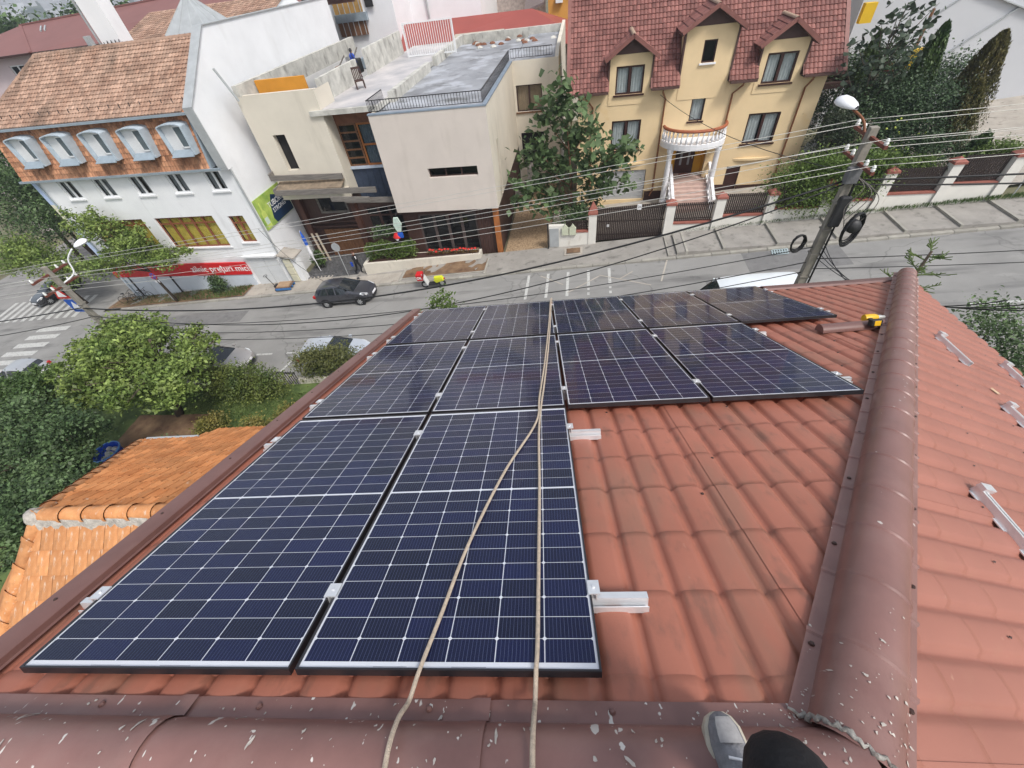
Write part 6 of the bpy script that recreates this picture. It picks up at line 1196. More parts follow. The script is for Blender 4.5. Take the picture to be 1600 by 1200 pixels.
# ================================================================== poles, wires
m_pole = mat('weathered concrete pole', (0.24,0.22,0.19), .9, .2, 3, bump=.3, bscale=14); m_cer = mat('white porcelain', (0.75,0.76,0.74), .3, .05); m_rustarm = mat('rust red steel', (0.14,0.045,0.03), .7, .2, 5)
m_lampw = mat('white lamp housing', (0.78,0.79,0.82), .35, .06, 3); m_cable = mat('black cable sheath', (0.012,0.012,0.013), .5, .1); m_wirea = mat('bare aluminium wire', (0.52,0.51,0.48), .45, .05, metal=.3)
def pole(label, s, t, ztop, lampdir, armz, arm2z, rust=True):
    p = thing('street_pole', label, 'utility pole', (s,t,gz(s))); zb = gz(s)-.3
    mb = MB(); q0, q1 = .17, .115
    mb.add([(s+a*q0,t+b*q0*.8,zb) for a,b in ((-1,-1),(1,-1),(1,1),(-1,1))]+[(s+a*q1,t+b*q1*.8,ztop) for a,b in ((-1,-1),(1,-1),(1,1),(-1,1))],[(0,3,2,1),(4,5,6,7),(0,1,5,4),(1,2,6,5),(2,3,7,6),(3,0,4,7)]); mb.build('shaft', m_pole, p, bevel=.02)
    for k in range(7): z = zb+2+k*.9; MB().box(s-.175+k*.004,s+.175-k*.004,t-.145,t+.145,z,z+.05).build('band', m_pole, p)
    ins = MB().lathe([(.02,-.06),(.05,-.05),(.06,0),(.045,.03),(.055,.06),(.03,.11),(0,.12)],(0,0,0),10).mesh('insulator'); ins.materials.append(m_cer)
    for z in (armz,arm2z):
        c = MB().bar((s,t-.95,z),(s,t+.95,z),.09,.09).build('crossarm', m_rustarm, p)
        for o in ((-.88,.48,.88) if z == armz else (-.88,-.45,.45,.88)): ref(ins,'insulator',p,(s,t+o,z+.10))
    return p
PR = (10.4,14.4,-2.72); PL = (-23.2,14.4,-6.35)
pr = pole('grey concrete street pole with lamp and cable coils at the right', *PR, 1, -2.98, -3.66)
pl_ = pole('grey concrete street pole with curved lamp arm and road signs at the left', *PL, 1, -6.72, -7.4)
def lamp(par, path, hs, ht, hz_, ax, m_arm=m_rustarm):
    MB().tube(path,.035,7).build('lamp_arm', m_arm, par, smooth='all'); d = Vector(ax).normalized(); up = Vector((0,0,1)); lat = d.cross(up).normalized(); c = Vector((hs,ht,hz_)); rows = []
    for f_,w,h in ((-.38,.07,.07),(-.28,.16,.13),(-.05,.24,.19),(.14,.25,.19),(.28,.18,.13),(.36,.03,.03)): rows.append([c+d*f_+lat*(w*math.cos(a))+up*(h*math.sin(a)*(1.0 if math.sin(a)>0 else .45)) for a in np.linspace(0,2*PI,15)])
    MB().grid(rows).build('lamp_head', m_lampw, par, smooth='all')
lamp(pr,spline([(10.4,14.5,-3.3),(10.35,14.9,-2.75),(10.1,15.3,-2.5)]),9.95,15.5,-2.4,(-.35,.7,.1),m_pipe)
lamp(pl_,spline([(-23.1,14.5,-7.3),(-22.6,14.9,-7.0),(-22.5,15.1,-6.4),(-22.0,15.3,-5.95)]),-21.5,15.5,-5.8,(.8,.25,.2),m_lampw)
MB().lathe([(0,.0),(.02,.01),(.02,.0)],(-23.2,14.4,-6.3),6).build('pole_cap', m_pole, pl_)
# transformer-like junction box, cable coils, looms on the right pole
MB().box(10.15,10.5,14.1,14.35,-4.2,-3.75).build('junction_box', mat('grey box',(0.14,0.14,0.15),.6,.2), pr, bevel=.03)
MB().box(10.3,10.62,14.12,14.3,-5.6,-4.6).build('splice_case', mat('black splice case',(0.03,0.03,0.033),.5,.2,6), pr, bevel=.05)
def coil(label, c, r, n, th, tilt, parent_r=.02):
    t = thing('cable_coil', label, 'cable coil', c); rg = random.Random(int(r*100)); mb = MB()
    for k in range(n):
        a = r*(1-.02*k)+rg.uniform(-.03,.03); pts = [(c[0]+a*math.cos(q)*tilt[0]+rg.uniform(-.01,.01),c[1]+a*math.cos(q)*tilt[1]+.02*k-.01*n,c[2]+a*math.sin(q)*1.15) for q in np.linspace(0,2*PI,25)]; o = MB().tube(pts,th,5).build('cable_turn', m_cable, t, smooth='all')
    return t
coil('large black cable coil with splice case on the right of the pole',(10.95,14.0,-5.6),.48,9,.022,(.75,.45)); coil('small black cable coil hanging left of the pole',(9.62,14.2,-6.15),.27,7,.02,(.9,.3))
MB().lathe([(0,.12),(.2,.1),(.22,0),(.2,-.1),(0,-.12)],(10.95,14.0,-5.5),14,axis='y').build('splice_drum', MATS['black splice case'], pr, smooth='all')
for k in range(5): MB().tube(spline([(10.3,14.3,-3.9),(10.75+.15*k,14.1,-4.3-.1*k),(10.5+.1*k,14.1,-4.9-.2*k),(10.6,14.0,-5.3)]),.012,5).build('loop_cable', m_cable if k%2 else m_oldw, pr, smooth='all')
MB().tube([(10.5,14.2,-3.8),(10.65,14.25,gz(10.5))],.03,6).build('pole_cable', m_cable, pr)
def wire(label, p, q, sag, r, m, n=26, nm='overhead_wire', grp='overhead wires'):
    P = [Vector(p).lerp(Vector(q),i/n)+Vector((0,0,-4*sag*(i/n)*(1-i/n))) for i in range(n+1)]
    return solo(nm, MB().tube(P,r,5), m, label, 'wire', p, 'S', grp, smooth='all')
offs = [(-.88,0),(.48,0),(.88,0),(-.88,1),(-.45,1),(.45,1),(.88,1)]; nmz = ['nearest wire on the upper','middle wire on the upper','farthest wire on the upper','nearest wire on the lower','second wire on the lower','third wire on the lower','farthest wire on the lower']
for (o,k),w_ in zip(offs,nmz):
    zr = (-2.98,-3.66)[k]+.2; zl = (-6.72,-7.4)[k]+.2; c = 'bare pale '+w_+' crossarms'
    wire(c+' between the two street poles',(PR[0],PR[1]+o,zr),(PL[0],PL[1]+o,zl),.12+.22*k,.0085,m_wirea)
    wire(c+' right of the right pole',(PR[0],PR[1]+o,zr),(40,15.6+o,zr+1.6),.35,.0085,m_wirea); wire(c+' left of the left pole',(PL[0],PL[1]+o,zl),(-60,14.6+o,zl-2.6),.5,.0085,m_wirea)
cabs = [((10.4,14.3,-4.1),(-23.2,14.3,-8.7),1.75,.035,'thick black cable sagging below the bare wires'),((10.4,14.3,-4.2),(-23.2,14.2,-9.1),2.5,.022,'thin black cable sagging lowest over the parked hatchback'),((10.4,14.4,-6.4),(-23.2,14.4,-9.9),1.0,.016,'thin black cable low over the road at mid height'),((10.4,14.4,-7.0),(-23.2,14.5,-10.4),1.2,.018,'black cable low over the road, second from the bottom'),((10.4,14.4,-7.4),(-23.2,14.5,-10.8),1.3,.016,'black cable lowest of all over the near lane'),((10.4,14.3,-4.15),(40,15.4,-3.0),.6,.03,'thick black cable right of the pole along the fence'),((10.4,14.35,-4.3),(40,15.3,-3.3),.8,.026,'second thick black cable right of the pole along the fence'),((10.4,14.4,-6.9),(40,15.2,-5.2),.5,.018,'black cable right of the pole over the far lane'),((10.4,14.4,-7.3),(40,15.2,-5.9),.5,.016,'lowest black cable right of the pole over the road'),((-23.2,14.4,-8.7),(-60,13.8,-10.5),.9,.03,'thick black cable left of the left pole'),((-23.2,14.4,-9.3),(-60,13.6,-11.4),1.2,.022,'thin black cable left of the left pole')]
for p,q,sg_,r_,l in cabs: wire(l,p,q,sg_,r_,m_cable,nm='overhead_cable',grp='black overhead cables')
wire('service cable from the pole to the yellow house wall',(10.4,14.5,-4.0),(7.0,31.9,-5.5),.5,.014,m_cable,nm='service_cable',grp='black overhead cables'); wire('service cable slanting across the white building facade',(-20.3,25.1,-9.9),(-8,14.5,-8.0),1.0,.014,m_cable,nm='service_cable',grp='black overhead cables')
for k in range(4): wire(('first','second','third','fourth')[k]+' slack drop cable from the right pole down towards our house',(10.5,14.3,-6.2-.2*k),(9.6+.9*k,6.9,-3.3),-.2+1.2,.012,m_cable,nm='drop_cable',grp='black overhead cables')
# ================================================================== road signs
def disc_sign(label, s, t, zc, zb, r, face, post=True, bars=None):
    g = thing('road_sign', label, 'road sign', (s,t,zb)); 
    if post: MB().tube([(s,t+.04,zb),(s,t+.04,zc+r)],.03,8).build('post', m_zinc2, g)
    MB().lathe([(0,-.012),(r,-.012),(r,.012),(0,.012)],(s,t,zc),20,axis='y').build('plate', face[0], g)
    if len(face) > 1: MB().lathe([(0,-.016),(r*.78,-.016),(r*.78,-.013)],(s,t,zc),20,axis='y').build('face', face[1], g)
    if bars:
        for a in bars: MB().bar((s-r*.75*math.cos(a),t-.018,zc-r*.75*math.sin(a)),(s+r*.75*math.cos(a),t-.018,zc+r*.75*math.sin(a)),.004,r*.2,up=(-math.sin(a),0,math.cos(a))).build('bar', face[0], g)
    return g
m_sred = mat('sign red',(0.55,0.02,0.02),.4,.05); m_sblue = mat('sign blue',(0.02,0.10,0.48),.4,.05)
g = disc_sign('round blue no stopping sign with red cross on the soil strip',-30.6,23.95,-12.75,gz(-30.6),.33,(m_sred,m_sblue),True,(PI/4,-PI/4)); MB().box(-30.8,-30.4,23.93,23.96,-13.35,-13.15).build('sub_plate', m_whitep, g)
g = disc_sign('grey round sign seen from behind, beside the dark hatchback',-15.2,25.3,-11.6,gz(-15.2),.32,(m_zinc2,)); 
g = disc_sign('round blue and red sign with white plate at the right picture edge',25.75,26.1,-8.25,gz(25.75),.32,(m_sred,m_sblue),True,(PI/4,-PI/4)); MB().box(25.6,25.9,26.06,26.1,-9.0,-8.65).build('sub_plate', m_whitep, g)
g = thing('road_sign','red give way triangle sign above a blue crossing sign by the left pole','road sign',(-24.1,14.5,-8.5))
def tri(s,t,z,r,m,nm,fl=1): MB().prism([(s+r*math.cos(a),t,z+r*math.sin(a)) for a in (PI/2*fl,PI/2*fl+2*PI/3,PI/2*fl+4*PI/3)],(0,-.02,0)).build(nm,m,g)
tri(-24.05,14.5,-7.95,.52,m_sred,'triangle_plate'); tri(-24.05,14.478,-7.95,.30,m_whitep,'triangle_face')
MB().box(-24.25,-23.45,14.48,14.5,-9.05,-8.3).build('crossing_plate', m_sblue, g); tri(-23.85,14.478,-8.72,.32,m_whitep,'crossing_face'); MB().bar((-24.0,14.52,-8.7),(-23.2,14.45,-8.7),.05).build('bracket', m_iron, g); MB().bar((-24.05,14.52,-8.0),(-23.2,14.45,-8.0),.05).build('bracket', m_iron, g)
me = MB(); g = thing('bar_sign','hexagonal white and green bar sign on the corner of the beige box','sign',(-10.2,26.0,-10.3)); MB().prism([(-10.25+.42*math.cos(a)*.7,25.9,-10.35+.55*math.sin(a)) for a in np.linspace(0,2*PI,7)[:-1]],(0,-.14,0)).build('sign_box', mat('pale green sign',(0.50,0.62,0.55),.4,.1,4), g); MB().box(-10.42,-10.08,25.75,25.9,-11.3,-10.95).build('blue_tag', m_sblue, g); MB().bar((-10.2,25.85,-9.75),(-10.2,26.3,-9.6),.05).build('bracket', m_iron, g)
g = thing('closed_parasol','closed blue and white parasol at the cobbled entrance','parasol',(-18.1,26.4,gz(-18.1))); MB().tube([(-18.1,26.4,gz(-18.1)),(-18.25,26.4,-10.8)],.03,7).build('pole', m_whitep, g); MB().lathe([(.03,-13.2),(.13,-12.6),(.10,-11.6),(.02,-10.85)],(-18.2,26.4,0),10).build('folded_canopy', m_whitep, g); MB().lathe([(.12,-11.9),(.13,-11.4),(.03,-10.8)],(-18.2,26.4,0),10).build('blue_tip', m_sblue, g)
g = thing('red_parasol','small red parasol or lantern behind the planter hedge','parasol',(-10.5,26.2,-12.6)); MB().lathe([(0,.35),(.2,.28),(.36,.05),(.36,-.02)],(-10.55,26.0,-11.3),12).build('canopy', m_sred, g, smooth='all'); MB().tube([(-10.55,26,-12.7),(-10.55,26,-11.0)],.02,5).build('pole', m_iron, g); MB().lathe([(0,-.02),(.12,-.02),(.12,.02),(0,.02)],(-10.55,25.72,-11.35),10,axis='y').build('badge', m_whitep, g)
# ================================================================== vehicles
m_tyre = mat('tyre rubber',(0.018,0.018,0.019),.8,.15,10); m_rim = mat('alloy rim',(0.48,0.49,0.50),.35,.06,8,metal=.5); m_cglass = mat('dark car glass',(0.018,0.022,0.026),.06,.1,spec=.9)
m_lightc = mat('clear headlamp',(0.70,0.73,0.76),.12,.06,spec=.8); m_tail = mat('red tail lamp',(0.42,0.015,0.015),.2,.08); m_bump = mat('black bumper plastic',(0.022,0.022,0.024),.6,.1)
def wheelparts(par, x, y, r, sgn):
    MB().lathe([(r*.62,-.09),(r*.9,-.10),(r,-.06),(r,.06),(r*.9,.10),(r*.62,.09)],(x,y,r),20,axis='y').build('tyre', m_tyre, par, smooth=True)
    w = MB().lathe([(0,.06*sgn),(r*.2,.07*sgn),(r*.6,.05*sgn),(r*.66,.095*sgn)],(x,y,r),18,axis='y').build('rim', m_rim, par, smooth=True)
    for k in range(7): a = 2*PI*k/7; MB().bar((x+r*.12*math.cos(a),y+.09*sgn,r+r*.12*math.sin(a)),(x+r*.6*math.cos(a),y+.09*sgn,r+r*.6*math.sin(a)),.05,.02,up=(0,1,0)).build('spoke', m_rim, w)
HATCH = dict(x=[-2.10,-2.06,-1.96,-1.72,-1.35,-.6,.05,.5,1.02,1.42,1.75,1.98,2.08], belt=[.70,.86,.95,.97,.97,.95,.93,.92,.93,.88,.80,.68,.58], roof=[.72,.92,1.05,1.32,1.42,1.47,1.43,1.24,.985,.92,.83,.70,.59], wb=[.66,.76,.82,.86,.875,.88,.88,.88,.87,.85,.80,.70,.55], wr=[.5,.58,.60,.60,.60,.605,.60,.62,.70,.66,.58,.48,.36], zb=[.42,.32,.25,.22,.21,.2,.2,.2,.21,.22,.24,.27,.36], ws=(6,8), rg=(2,3), sw=(3,7))
SEDAN = dict(x=[-2.2,-2.15,-2.0,-1.6,-1.15,-.65,-.05,.5,1.02,1.45,1.8,2.05,2.15], belt=[.70,.84,.92,.95,.94,.93,.92,.91,.92,.87,.79,.67,.57], roof=[.72,.88,.97,1.00,1.28,1.42,1.41,1.22,.965,.90,.82,.69,.58], wb=[.64,.74,.80,.84,.86,.865,.865,.865,.855,.83,.78,.68,.54], wr=[.5,.58,.66,.66,.60,.59,.59,.61,.68,.64,.57,.47,.36], zb=[.42,.32,.25,.22,.21,.2,.2,.2,.21,.22,.24,.27,.36], ws=(6,8), rg=(3,5), sw=(5,7))
VAN = dict(x=[-2.4,-2.36,-2.25,-1.6,-.8,0,.7,1.1,1.55,1.95,2.25,2.42,2.48], belt=[1.1,1.15,1.2,1.22,1.22,1.22,1.22,1.2,1.16,1.12,1.02,.85,.7], roof=[1.9,2.2,2.28,2.32,2.34,2.34,2.32,2.24,1.85,1.35,1.12,.92,.74], wb=[.90,.93,.95,.96,.96,.96,.96,.96,.95,.93,.88,.8,.65], wr=[.80,.84,.85,.86,.86,.86,.86,.84,.80,.78,.72,.6,.5], zb=[.42,.32,.25,.22,.21,.2,.2,.2,.21,.22,.24,.27,.36], ws=(7,9), rg=(-1,-1), sw=(6,8))
def car(label, s, t, head, body, D=HATCH, cat='car', nm='parked_car', lamp_on=True, grp='parked cars', pitch=True):
    c = thing(nm, label, cat, (s,t,gz(s)), 'S', grp, local=True); sgn = 1 if abs(head) < 1.57 else -1
    c.rotation_euler = (Matrix.Rotation(TH,3,'Z') @ Matrix.Rotation(-math.atan(SL),3,'Y') @ Matrix.Rotation(head,3,'Z')).to_euler()
    X = D['x']; n = len(X); ring = []
    for i in range(n):
        wb,wr,zb,be,ro = D['wb'][i],D['wr'][i],D['zb'][i],D['belt'][i],D['roof'][i]; h = max(.01,ro-be)
        half = [(wb*.80,zb),(wb*.96,zb+.06),(wb*1.0,zb+(be-zb)*.45),(wb*.99,zb+(be-zb)*.8),(wb*.955,be),(wr*1.03,be+h*.80),(wr*.93,be+h*.94),(wr*.5,be+h*.99),(0,ro)]
        ring.append([(X[i],y,z) for y,z in half]+[(X[i],-y,z) for y,z in half[::-1][1:]])
    m = len(ring[0]); parts = {k: MB() for k in ('body','windscreen','rear_window','side_window')}
    for i in range(n-1):
        for j in range(m-1):
            q = [ring[i][j],ring[i][j+1],ring[i+1][j+1],ring[i+1][j]]; jj = j if j < 8 else 15-j; k = 'body'
            if D['ws'][0] <= i < D['ws'][1] and jj >= 5: k = 'windscreen'
            elif D['rg'][0] <= i < D['rg'][1] and jj >= 5: k = 'rear_window'
            elif D['sw'][0] <= i < D['sw'][1] and jj == 4: k = 'side_window'
            parts[k].add(q,[(0,1,2,3)])
    for i in (0,n-1): parts['body'].poly(ring[i])
    for k,mb in parts.items():
        if mb.f:
            o = mb.build(k, body if k == 'body' else m_cglass, c, fix=False)
            bm = bmesh.new(); bm.from_mesh(o.data); bmesh.ops.remove_doubles(bm,verts=bm.verts,dist=.0005); bmesh.ops.recalc_face_normals(bm,faces=bm.faces); bm.to_mesh(o.data); bm.free()
            o.data.polygons.foreach_set('use_smooth',[True]*len(o.data.polygons)); sub_ = o.modifiers.new('s','SUBSURF'); sub_.levels = sub_.render_levels = 2
    xs0, xs1 = X[D['sw'][0]], X[D['sw'][1]]; L_ = X[-1]-X[0]; r = .31 if D is not VAN else .34
    for sd in (-1,1):
        for f_ in (.40,.66): 
            x = xs0+(xs1-xs0)*f_; MB().bar((x,sd*.865,D['belt'][6]),(x-.06,sd*.635,D['roof'][6]-.07),.07,.05).build('pillar', body if f_>.5 else m_bump, c)
        for x in (-1.28,1.30):
            MB().lathe([(r+.01,-.02),(r+.075,-.02),(r+.075,.02),(r+.01,.02)],(x,sd*(D['wb'][5]*.985),r),20,axis='y').build('wheel_arch', m_bump, c); MB().lathe([(0,0),(r+.04,0)],(x,sd*(D['wb'][5]*1.004),r),20,axis='y').build('wheel_well', m_void, c)
            wheelparts(c,x,sd*(D['wb'][5]-.06),r,sd)
        MB().box(.62,.80,min(sd*.90,sd*1.04),max(sd*.90,sd*1.04),.93,1.06).build('mirror', body, c, bevel=.03)
        MB().prism([(X[-1]-.42,sd*.80,.70),(X[-1]-.12,sd*.60,.60),(X[-1]-.16,sd*.58,.74),(X[-1]-.55,sd*.72,.86),(X[-1]-.62,sd*.80,.80)],(0.012,sd*.02,.035)).build('headlight', m_lightc, c)
        MB().box(X[0]-.005,X[0]+.22,min(sd*.60,sd*.82),max(sd*.60,sd*.82),.74,.94).build('tail_light', m_tail, c, bevel=.03)
        for x in (.05,-.75): MB().box(x,x+.16,min(sd*.87,sd*.895),max(sd*.87,sd*.895),.80,.83).build('door_handle', body, c)
        MB().bar((.95,sd*.885,.30),(.98,sd*.878,.9),.012,.012).build('door_gap', m_bump, c); MB().bar((-.12,sd*.886,.30),(-.12,sd*.88,.9),.012,.012).build('door_gap', m_bump, c)
    MB().box(X[-1]-.04,X[-1]+.03,-.36,.36,.30,.44).build('grille', m_bump, c, bevel=.02); MB().box(X[-1]-.01,X[-1]+.035,-.26,.26,.46,.57).build('number_plate', m_whitep, c); MB().box(X[0]-.03,X[0]+.02,-.26,.26,.60,.71).build('number_plate', m_whitep, c)
    return c
m_cdark = mat('dark grey car paint',(0.040,0.041,0.050),.3,.05,2,coat=.8,spec=.6); m_csil = mat('silver car paint',(0.42,0.43,0.45),.3,.04,2,coat=.8,metal=.3); m_cpale = mat('pale blue silver car paint',(0.52,0.56,0.62),.3,.04,2,coat=.8,metal=.2); m_cbeige = mat('beige silver car paint',(0.40,0.38,0.37),.3,.04,2,coat=.8,metal=.3); m_cwhite = mat('white van paint',(0.74,0.78,0.80),.35,.04,2,coat=.5); m_cblk = mat('black car paint',(0.015,0.016,0.02),.25,.05,2,coat=.9)
car('dark grey hatchback parked by the far kerb near the walking person',-13.75,22.25,0,m_cdark); car('silver grey car half hidden under the big garden tree',-19.7,15.75,0,m_cbeige,SEDAN); car('pale silver hatchback parked behind the olive hedge',-11.6,15.9,0,m_cpale); car('silver car at the left picture edge below the tree',-36.5,15.6,PI,m_csil); car('black car standing on the crossing behind the road signs',-47.0,27.2,-1.75,m_cblk); car('white van whose roof shows over our eave',9.9,17.2,PI,m_cwhite,VAN,'van','parked_van'); car('grey car whose roof corner shows left of the white van',4.9,16.1,PI,m_csil,SEDAN)
# scooter
sc = thing('delivery_scooter','yellow and black scooter with red delivery box at the far kerb','scooter',(-7.55,22.9,gz(-7.55)),local=True); sc.rotation_euler = (Matrix.Rotation(TH,3,'Z')@Matrix.Rotation(-math.atan(SL),3,'Y')@Matrix.Rotation(PI,3,'Z')@Matrix.Rotation(-.10,3,'X')).to_euler()
m_scy = mat('lime yellow plastic',(0.60,0.62,0.03),.35,.06,4); m_scw = mat('white scooter plastic',(0.66,0.67,0.66),.35,.05,4)
for x in (-.62,.62): MB().lathe([(.16,-.05),(.24,-.06),(.26,0),(.24,.06),(.16,.05)],(x,0,.26),16,axis='y').build('tyre', m_tyre, sc, smooth=True); MB().lathe([(0,-.04),(.16,-.04),(.16,.04),(0,.04)],(x,0,.26),14,axis='y').build('rim', m_rim, sc)
MB().prism([(-.35,-.13,.22),(.35,-.13,.22),(.38,-.13,.32),(-.30,-.13,.34)],(0,.26,0)).build('footboard', m_bump, sc, bevel=.02)
MB().prism([(-.85,-.14,.50),(-.25,-.15,.36),(-.12,-.15,.58),(-.30,-.15,.72),(-.80,-.13,.70)],(0,.29,0)).build('rear_body', m_scy, sc, bevel=.04); MB().prism([(-.80,-.13,.70),(-.22,-.13,.70),(-.18,-.13,.78),(-.76,-.13,.80)],(0,.26,0)).build('saddle', m_scy, sc, bevel=.04)
MB().prism([(.32,-.20,.26),(.42,-.20,.26),(.52,-.20,.85),(.44,-.18,.95)],(0,.40,0)).build('front_shield', m_scw, sc, bevel=.03); MB().tube([(.62,0,.26),(.48,0,.95),(.44,0,1.05)],.03,7).build('fork', m_rim, sc); MB().tube([(.38,-.36,1.08),(.46,-.15,1.05),(.46,.15,1.05),(.38,.36,1.08)],.018,6).build('handlebar', m_bump, sc)
bx_ = MB().box(.52,.95,-.24,.24,.72,1.18).build('delivery_box', mat('red delivery box',(0.55,0.015,0.02),.5,.06,3), sc, bevel=.03); me = text_mesh('OK',.24,.004,'CENTER',.01); me.materials.append(MATS['white lettering']); o = link('lettering',me,None,bx_); o.location = (.73,.246,.94); o.rotation_euler = (PI/2,0,PI)
for y in (-.3,.3): MB().tube([(.42,y,1.08),(.40,y*1.15,1.25)],.008,5).build('mirror_stem', m_bump, sc); MB().lathe([(0,-.008),(.06,-.008),(.06,.008),(0,.008)],(.40,y*1.2,1.30),10,axis='x').build('mirror', m_rim, sc)
MB().box(-.9,-.78,-.05,.05,.55,.62).build('tail_light', m_tail, sc); MB().tube([(-.2,-.17,.25),(-.75,-.18,.32)],.05,7).build('exhaust', m_rim, sc)
# bicycles behind the sign
def bicycle(label,s,t,rz): 
    b = thing('bicycle',label,'bicycle',(s,t,gz(s)+.1),rz=rz,local=True)
    for x in (-.5,.5): mb = MB().tube([(x+.33*math.cos(a),0,.34+.33*math.sin(a)) for a in np.linspace(0,2*PI,19)],.02,5); mb.build('wheel', m_tyre, b, smooth='all')
    for p,q in (((-.5,0,.34),(-.15,0,.8)),((-.15,0,.8),(.38,0,.85)),((-.05,0,.32),(-.15,0,.8)),((-.05,0,.32),(.38,0,.85)),((-.5,0,.34),(-.05,0,.32)),((.5,0,.34),(.36,0,.95))): MB().tube([p,q],.018,5).build('frame_tube', m_iron, b)
    MB().box(-.28,-.04,-.07,.07,.86,.92).build('saddle', m_bump, b, bevel=.02); MB().tube([(.34,-.25,1.0),(.34,.25,1.0)],.014,5).build('handlebar', m_iron, b)
bicycle('dark bicycle parked under the street tree',-35.6,24.5,.3); bicycle('second bicycle leaning by the shop panels',-34.2,24.8,.1)
# pallet truck with pallets
pt_ = thing('pallet_truck','hand pallet truck loaded with blue pallets by the service door','pallet truck',(-20.1,24.3,gz(-20.1)+.1),rz=.1,local=True)
for k in range(5): MB().box(-.6,.6,-.4+k*.18,-.28+k*.18,.30,.33).build('pallet_board', m_oldw if k%2 else m_wood2, pt_)
for k in range(3): MB().box(-.6,.6,-.42+k*.38,-.32+k*.38,.12,.30).build('pallet_bearer', mat('blue pallet paint',(0.05,0.16,0.38),.7,.15,4), pt_)
MB().bar((-.65,-.05,.1),(-1.15,.1,1.1),.04).build('handle', m_iron, pt_); MB().tube([(-1.15+.14*math.cos(a),.1+.14*math.sin(a),1.15) for a in np.linspace(0,2*PI,13)],.018,5).build('grip', m_iron, pt_); MB().box(-.75,-.6,-.2,.2,.05,.4).build('hydraulic', m_iron, pt_)
for k in (-.25,.25): MB().lathe([(0,-.04),(.09,-.04),(.09,.04),(0,.04)],(-.68,k,.09),10,axis='y').build('wheel', m_tyre, pt_)
MB().box(-.45,.5,-.38,.35,.335,.43).build('cardboard', mat('cardboard',(0.36,0.24,0.15),.8,.12,3), pt_)
# blue tub in the garden
tb = thing('blue_tub','blue plastic tub with rubble standing on the lawn','tub',(-20.45,8.45,gz(-20.45)+.8)); zt = gz(-20.45)+.8
MB().lathe([(0,0),(.46,0),(.50,.1),(.56,.68),(.60,.70),(.60,.74),(.54,.74),(.52,.5),(.0,.5)],(-20.45,8.45,zt),22).build('tub_body', m_blue, tb, smooth=True); MB().tube([(-20.45+.6*math.cos(a),8.45+.6*math.sin(a),zt+.73) for a in np.linspace(0,2*PI,23)],.035,6).build('rim', mat('pale blue rim',(0.10,0.25,0.55),.4,.1), tb, smooth='all')
for i in range(14): a = random.random()*6.28; rr = random.random()*.4; MB().lathe([(0,.14),(.10,.1),(.14,0)],(-20.45+rr*math.cos(a),8.45+rr*math.sin(a),zt+.5),6).build('rubble', m_oldc, tb)
# ================================================================== people
m_skin = mat('skin',(0.45,0.27,0.19),.6,.06,8); m_cloth = mat('black cloth',(0.012,0.012,0.014),.85,.3,20,bump=.2,bscale=60); m_hair = mat('red brown hair',(0.10,0.035,0.02),.7,.2,20)
def skin_body(name, parent, verts, edges, radii, m, sub=2):
    me = bpy.data.meshes.new(name); me.from_pydata(verts, edges, []); o = bpy.data.objects.new(name, me); COL.objects.link(o); o.parent = parent; me.materials.append(m)
    md = o.modifiers.new('skin','SKIN'); sv = me.skin_vertices[0].data if me.skin_vertices else None
    if sv is None:
        bpy.context.view_layer.objects.active = o; bm = bmesh.new(); bm.from_mesh(me); lay = bm.verts.layers.skin.verify(); bm.to_mesh(me); bm.free(); sv = me.skin_vertices[0].data
    for i,r_ in enumerate(radii): sv[i].radius = (r_,r_) if not isinstance(r_,tuple) else r_
    sv[0].use_root = True; md.use_smooth_shade = True; s_ = o.modifiers.new('sub','SUBSURF'); s_.levels = s_.render_levels = sub; return o
pw = thing('person','person in black coat walking along the pavement by the cobbles','person',(-14.2,25.45,gz(-14.2)+.1),rz=-.2,local=True)
V_ = [(0,0,.95),(0,0,1.15),(0,0,1.38),(0,0,1.48),(.02,0,1.56),(.02,0,1.66),(.0,.20,1.40),(-.12,.26,1.12),(-.02,.27,.88),(0,-.20,1.40),(.14,-.25,1.13),(.26,-.22,.92),(.0,.10,.92),(.16,.11,.52),(.05,.11,.10),(.20,.12,.05),(.0,-.10,.92),(-.06,-.11,.50),(-.34,-.11,.16),(-.22,-.12,.06)]
E_ = [(0,1),(1,2),(2,3),(3,4),(4,5),(2,6),(6,7),(7,8),(2,9),(9,10),(10,11),(0,12),(12,13),(13,14),(14,15),(0,16),(16,17),(17,18),(18,19)]
skin_body('body',pw,V_,E_,[(.15,.12),(.14,.11),(.16,.12),.06,.085,.09,.07,.05,.035,.07,.05,.035,.10,.065,.045,.04,.10,.065,.045,.04],m_cloth)
MB().lathe([(0,-.13),(.07,-.11),(.095,-.02),(.09,.07),(.05,.12),(0,.13)],(.03,0,1.63),14).build('head', m_skin, pw, smooth='all'); MB().lathe([(.10,-.12),(.115,-.02),(.105,.08),(.06,.14),(0,.15)],(.005,0,1.64),14).build('hair', m_hair, pw, smooth='all'); MB().box(.06,.135,-.04,.04,1.2,1.44).build('shirt_front', m_whitep, pw, bevel=.03)
MB().box(-.28,-.12,-.34,-.24,.75,1.1).build('shoulder_bag', m_blue, pw, bevel=.03)
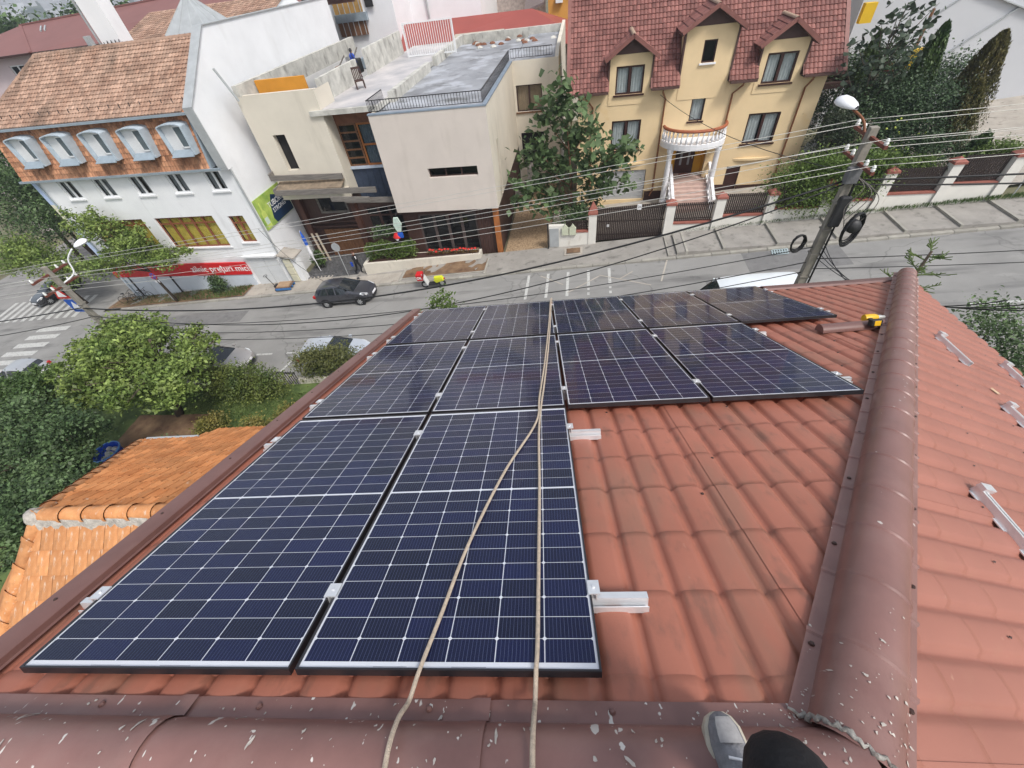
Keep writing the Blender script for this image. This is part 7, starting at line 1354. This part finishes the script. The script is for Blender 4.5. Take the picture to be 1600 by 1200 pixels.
# worker on the terrace between the two whitewashed walls
pt2 = thing('person','person in blue shirt and dark blue trousers standing between the terrace walls','person',(-14.75,36.4,-3.77),rz=.4,local=True)
skin_body('body',pt2,V_,E_,[(.15,.12),(.15,.12),(.17,.13),.06,.085,.09,.075,.055,.04,.075,.055,.04,.10,.075,.055,.04,.10,.075,.055,.04],mat('dark blue denim',(0.02,0.03,0.10),.85,.2,10))
MB().lathe([(.165,.90),(.17,1.0),(.18,1.2),(.20,1.36),(.13,1.46),(.07,1.49)],(0,0,0),16).build('shirt', m_blue, pt2, smooth='all')
MB().lathe([(0,-.13),(.07,-.11),(.095,-.02),(.09,.07),(.05,.12),(0,.13)],(.03,0,1.63),14).build('head', m_skin, pt2, smooth='all'); MB().lathe([(.10,-.06),(.115,0),(.105,.08),(.06,.14),(0,.15)],(.01,0,1.64),14).build('hair', m_iron, pt2, smooth='all')
# the photographer's legs on the ridge
ph = thing('person','photographer in black trousers and grey trainers standing on the ridge','person',(2.65,-.25,.06),'W')
o_ = BASE[ph.name]
def wv(p): return (p[0]-o_[0],p[1]-o_[1],p[2]-o_[2])
Vp = [(2.50,-.78,.74),(2.62,-.52,.68),(2.625,-.30,.595),(2.632,-.235,.535),(2.655,-.285,.36),(2.668,-.325,.17),(2.34,-.80,.72),(2.12,-.62,.45),(2.14,-.62,.12),(2.42,-.86,.95),(2.38,-.92,1.22),(2.36,-.95,1.42)]
skin_body('legs',ph,[wv(p) for p in Vp],[(0,1),(1,2),(2,3),(3,4),(4,5),(0,6),(6,7),(7,8),(0,9),(9,10),(10,11)],[(.14,.13),.115,.090,.082,.068,.060,.12,.09,.07,.17,.19,.14],m_cloth)
MB().poly([(2.60,-.27,.62),(2.66,-.27,.62),(2.66,-.22,.60),(2.60,-.22,.60)]) 
m_shoe = mat('grey mesh trainer',(0.20,0.20,0.215),.8,.2,40,bump=.3,bscale=120); m_sole = mat('dirty beige sole',(0.42,0.38,0.31),.8,.15,20); m_suede = mat('pale grey suede',(0.34,0.33,0.33),.9,.12,60)
def shoe(par, cx, toe, heel, z, pit, nm):
    rows = []; srows = []
    for f_,w,h in ((0,.012,.02),(.04,.030,.045),(.13,.044,.058),(.28,.050,.070),(.45,.046,.085),(.62,.042,.105),(.80,.038,.11),(.95,.030,.10),(1.0,.012,.08)):
        y = toe+(heel-toe)*f_; zz = z+pit*(f_); rows.append([(cx+w*math.cos(a),y,zz+.022+h*max(0,math.sin(a))**.7) for a in np.linspace(0,PI,11)]); srows.append((cx,w*1.14+.003,y,zz))
    u = MB().grid(rows).build('shoe', m_shoe, par, smooth='all', fix=False); fixn(u.data)
    mb = MB(); mb.grid([[(c-w,y,zz),(c-w,y,zz+.034),(c-w*.9,y,zz+.038),(c+w*.9,y,zz+.038),(c+w,y,zz+.034),(c+w,y,zz)] for c,w,y,zz in srows]); mb.poly([(srows[0][0]+k*srows[0][1],toe,z+q) for k,q in ((-1,0),(-1,.034),(1,.034),(1,0))]); mb.build('sole', m_sole, u, smooth=True)
    mb = MB(); mb.grid([[(cx+w*math.cos(a),toe+(heel-toe)*f_,z+pit*f_+.026+h*math.sin(a)**.7) for a in np.linspace(.28*PI,.72*PI,7)] for f_,w,h in ((.05,.033,.047),(.12,.044,.058),(.20,.050,.066),(.27,.051,.071))]); mb.build('toe_cap', m_suede, u, smooth='all')
    for k in range(4): f_ = .38+k*.09; mb = MB().tube([(cx-.025,toe+(heel-toe)*f_,z+pit*f_+.10+k*.006),(cx+.025,toe+(heel-toe)*(f_+.03),z+pit*f_+.105+k*.006)],.004,5); mb.build('lace', m_whitep, u)
shoe(ph,2.652,-.115,-.395,.055,.055,'shoe'); shoe(ph,2.14,-.50,-.78,.0,.06,'shoe')
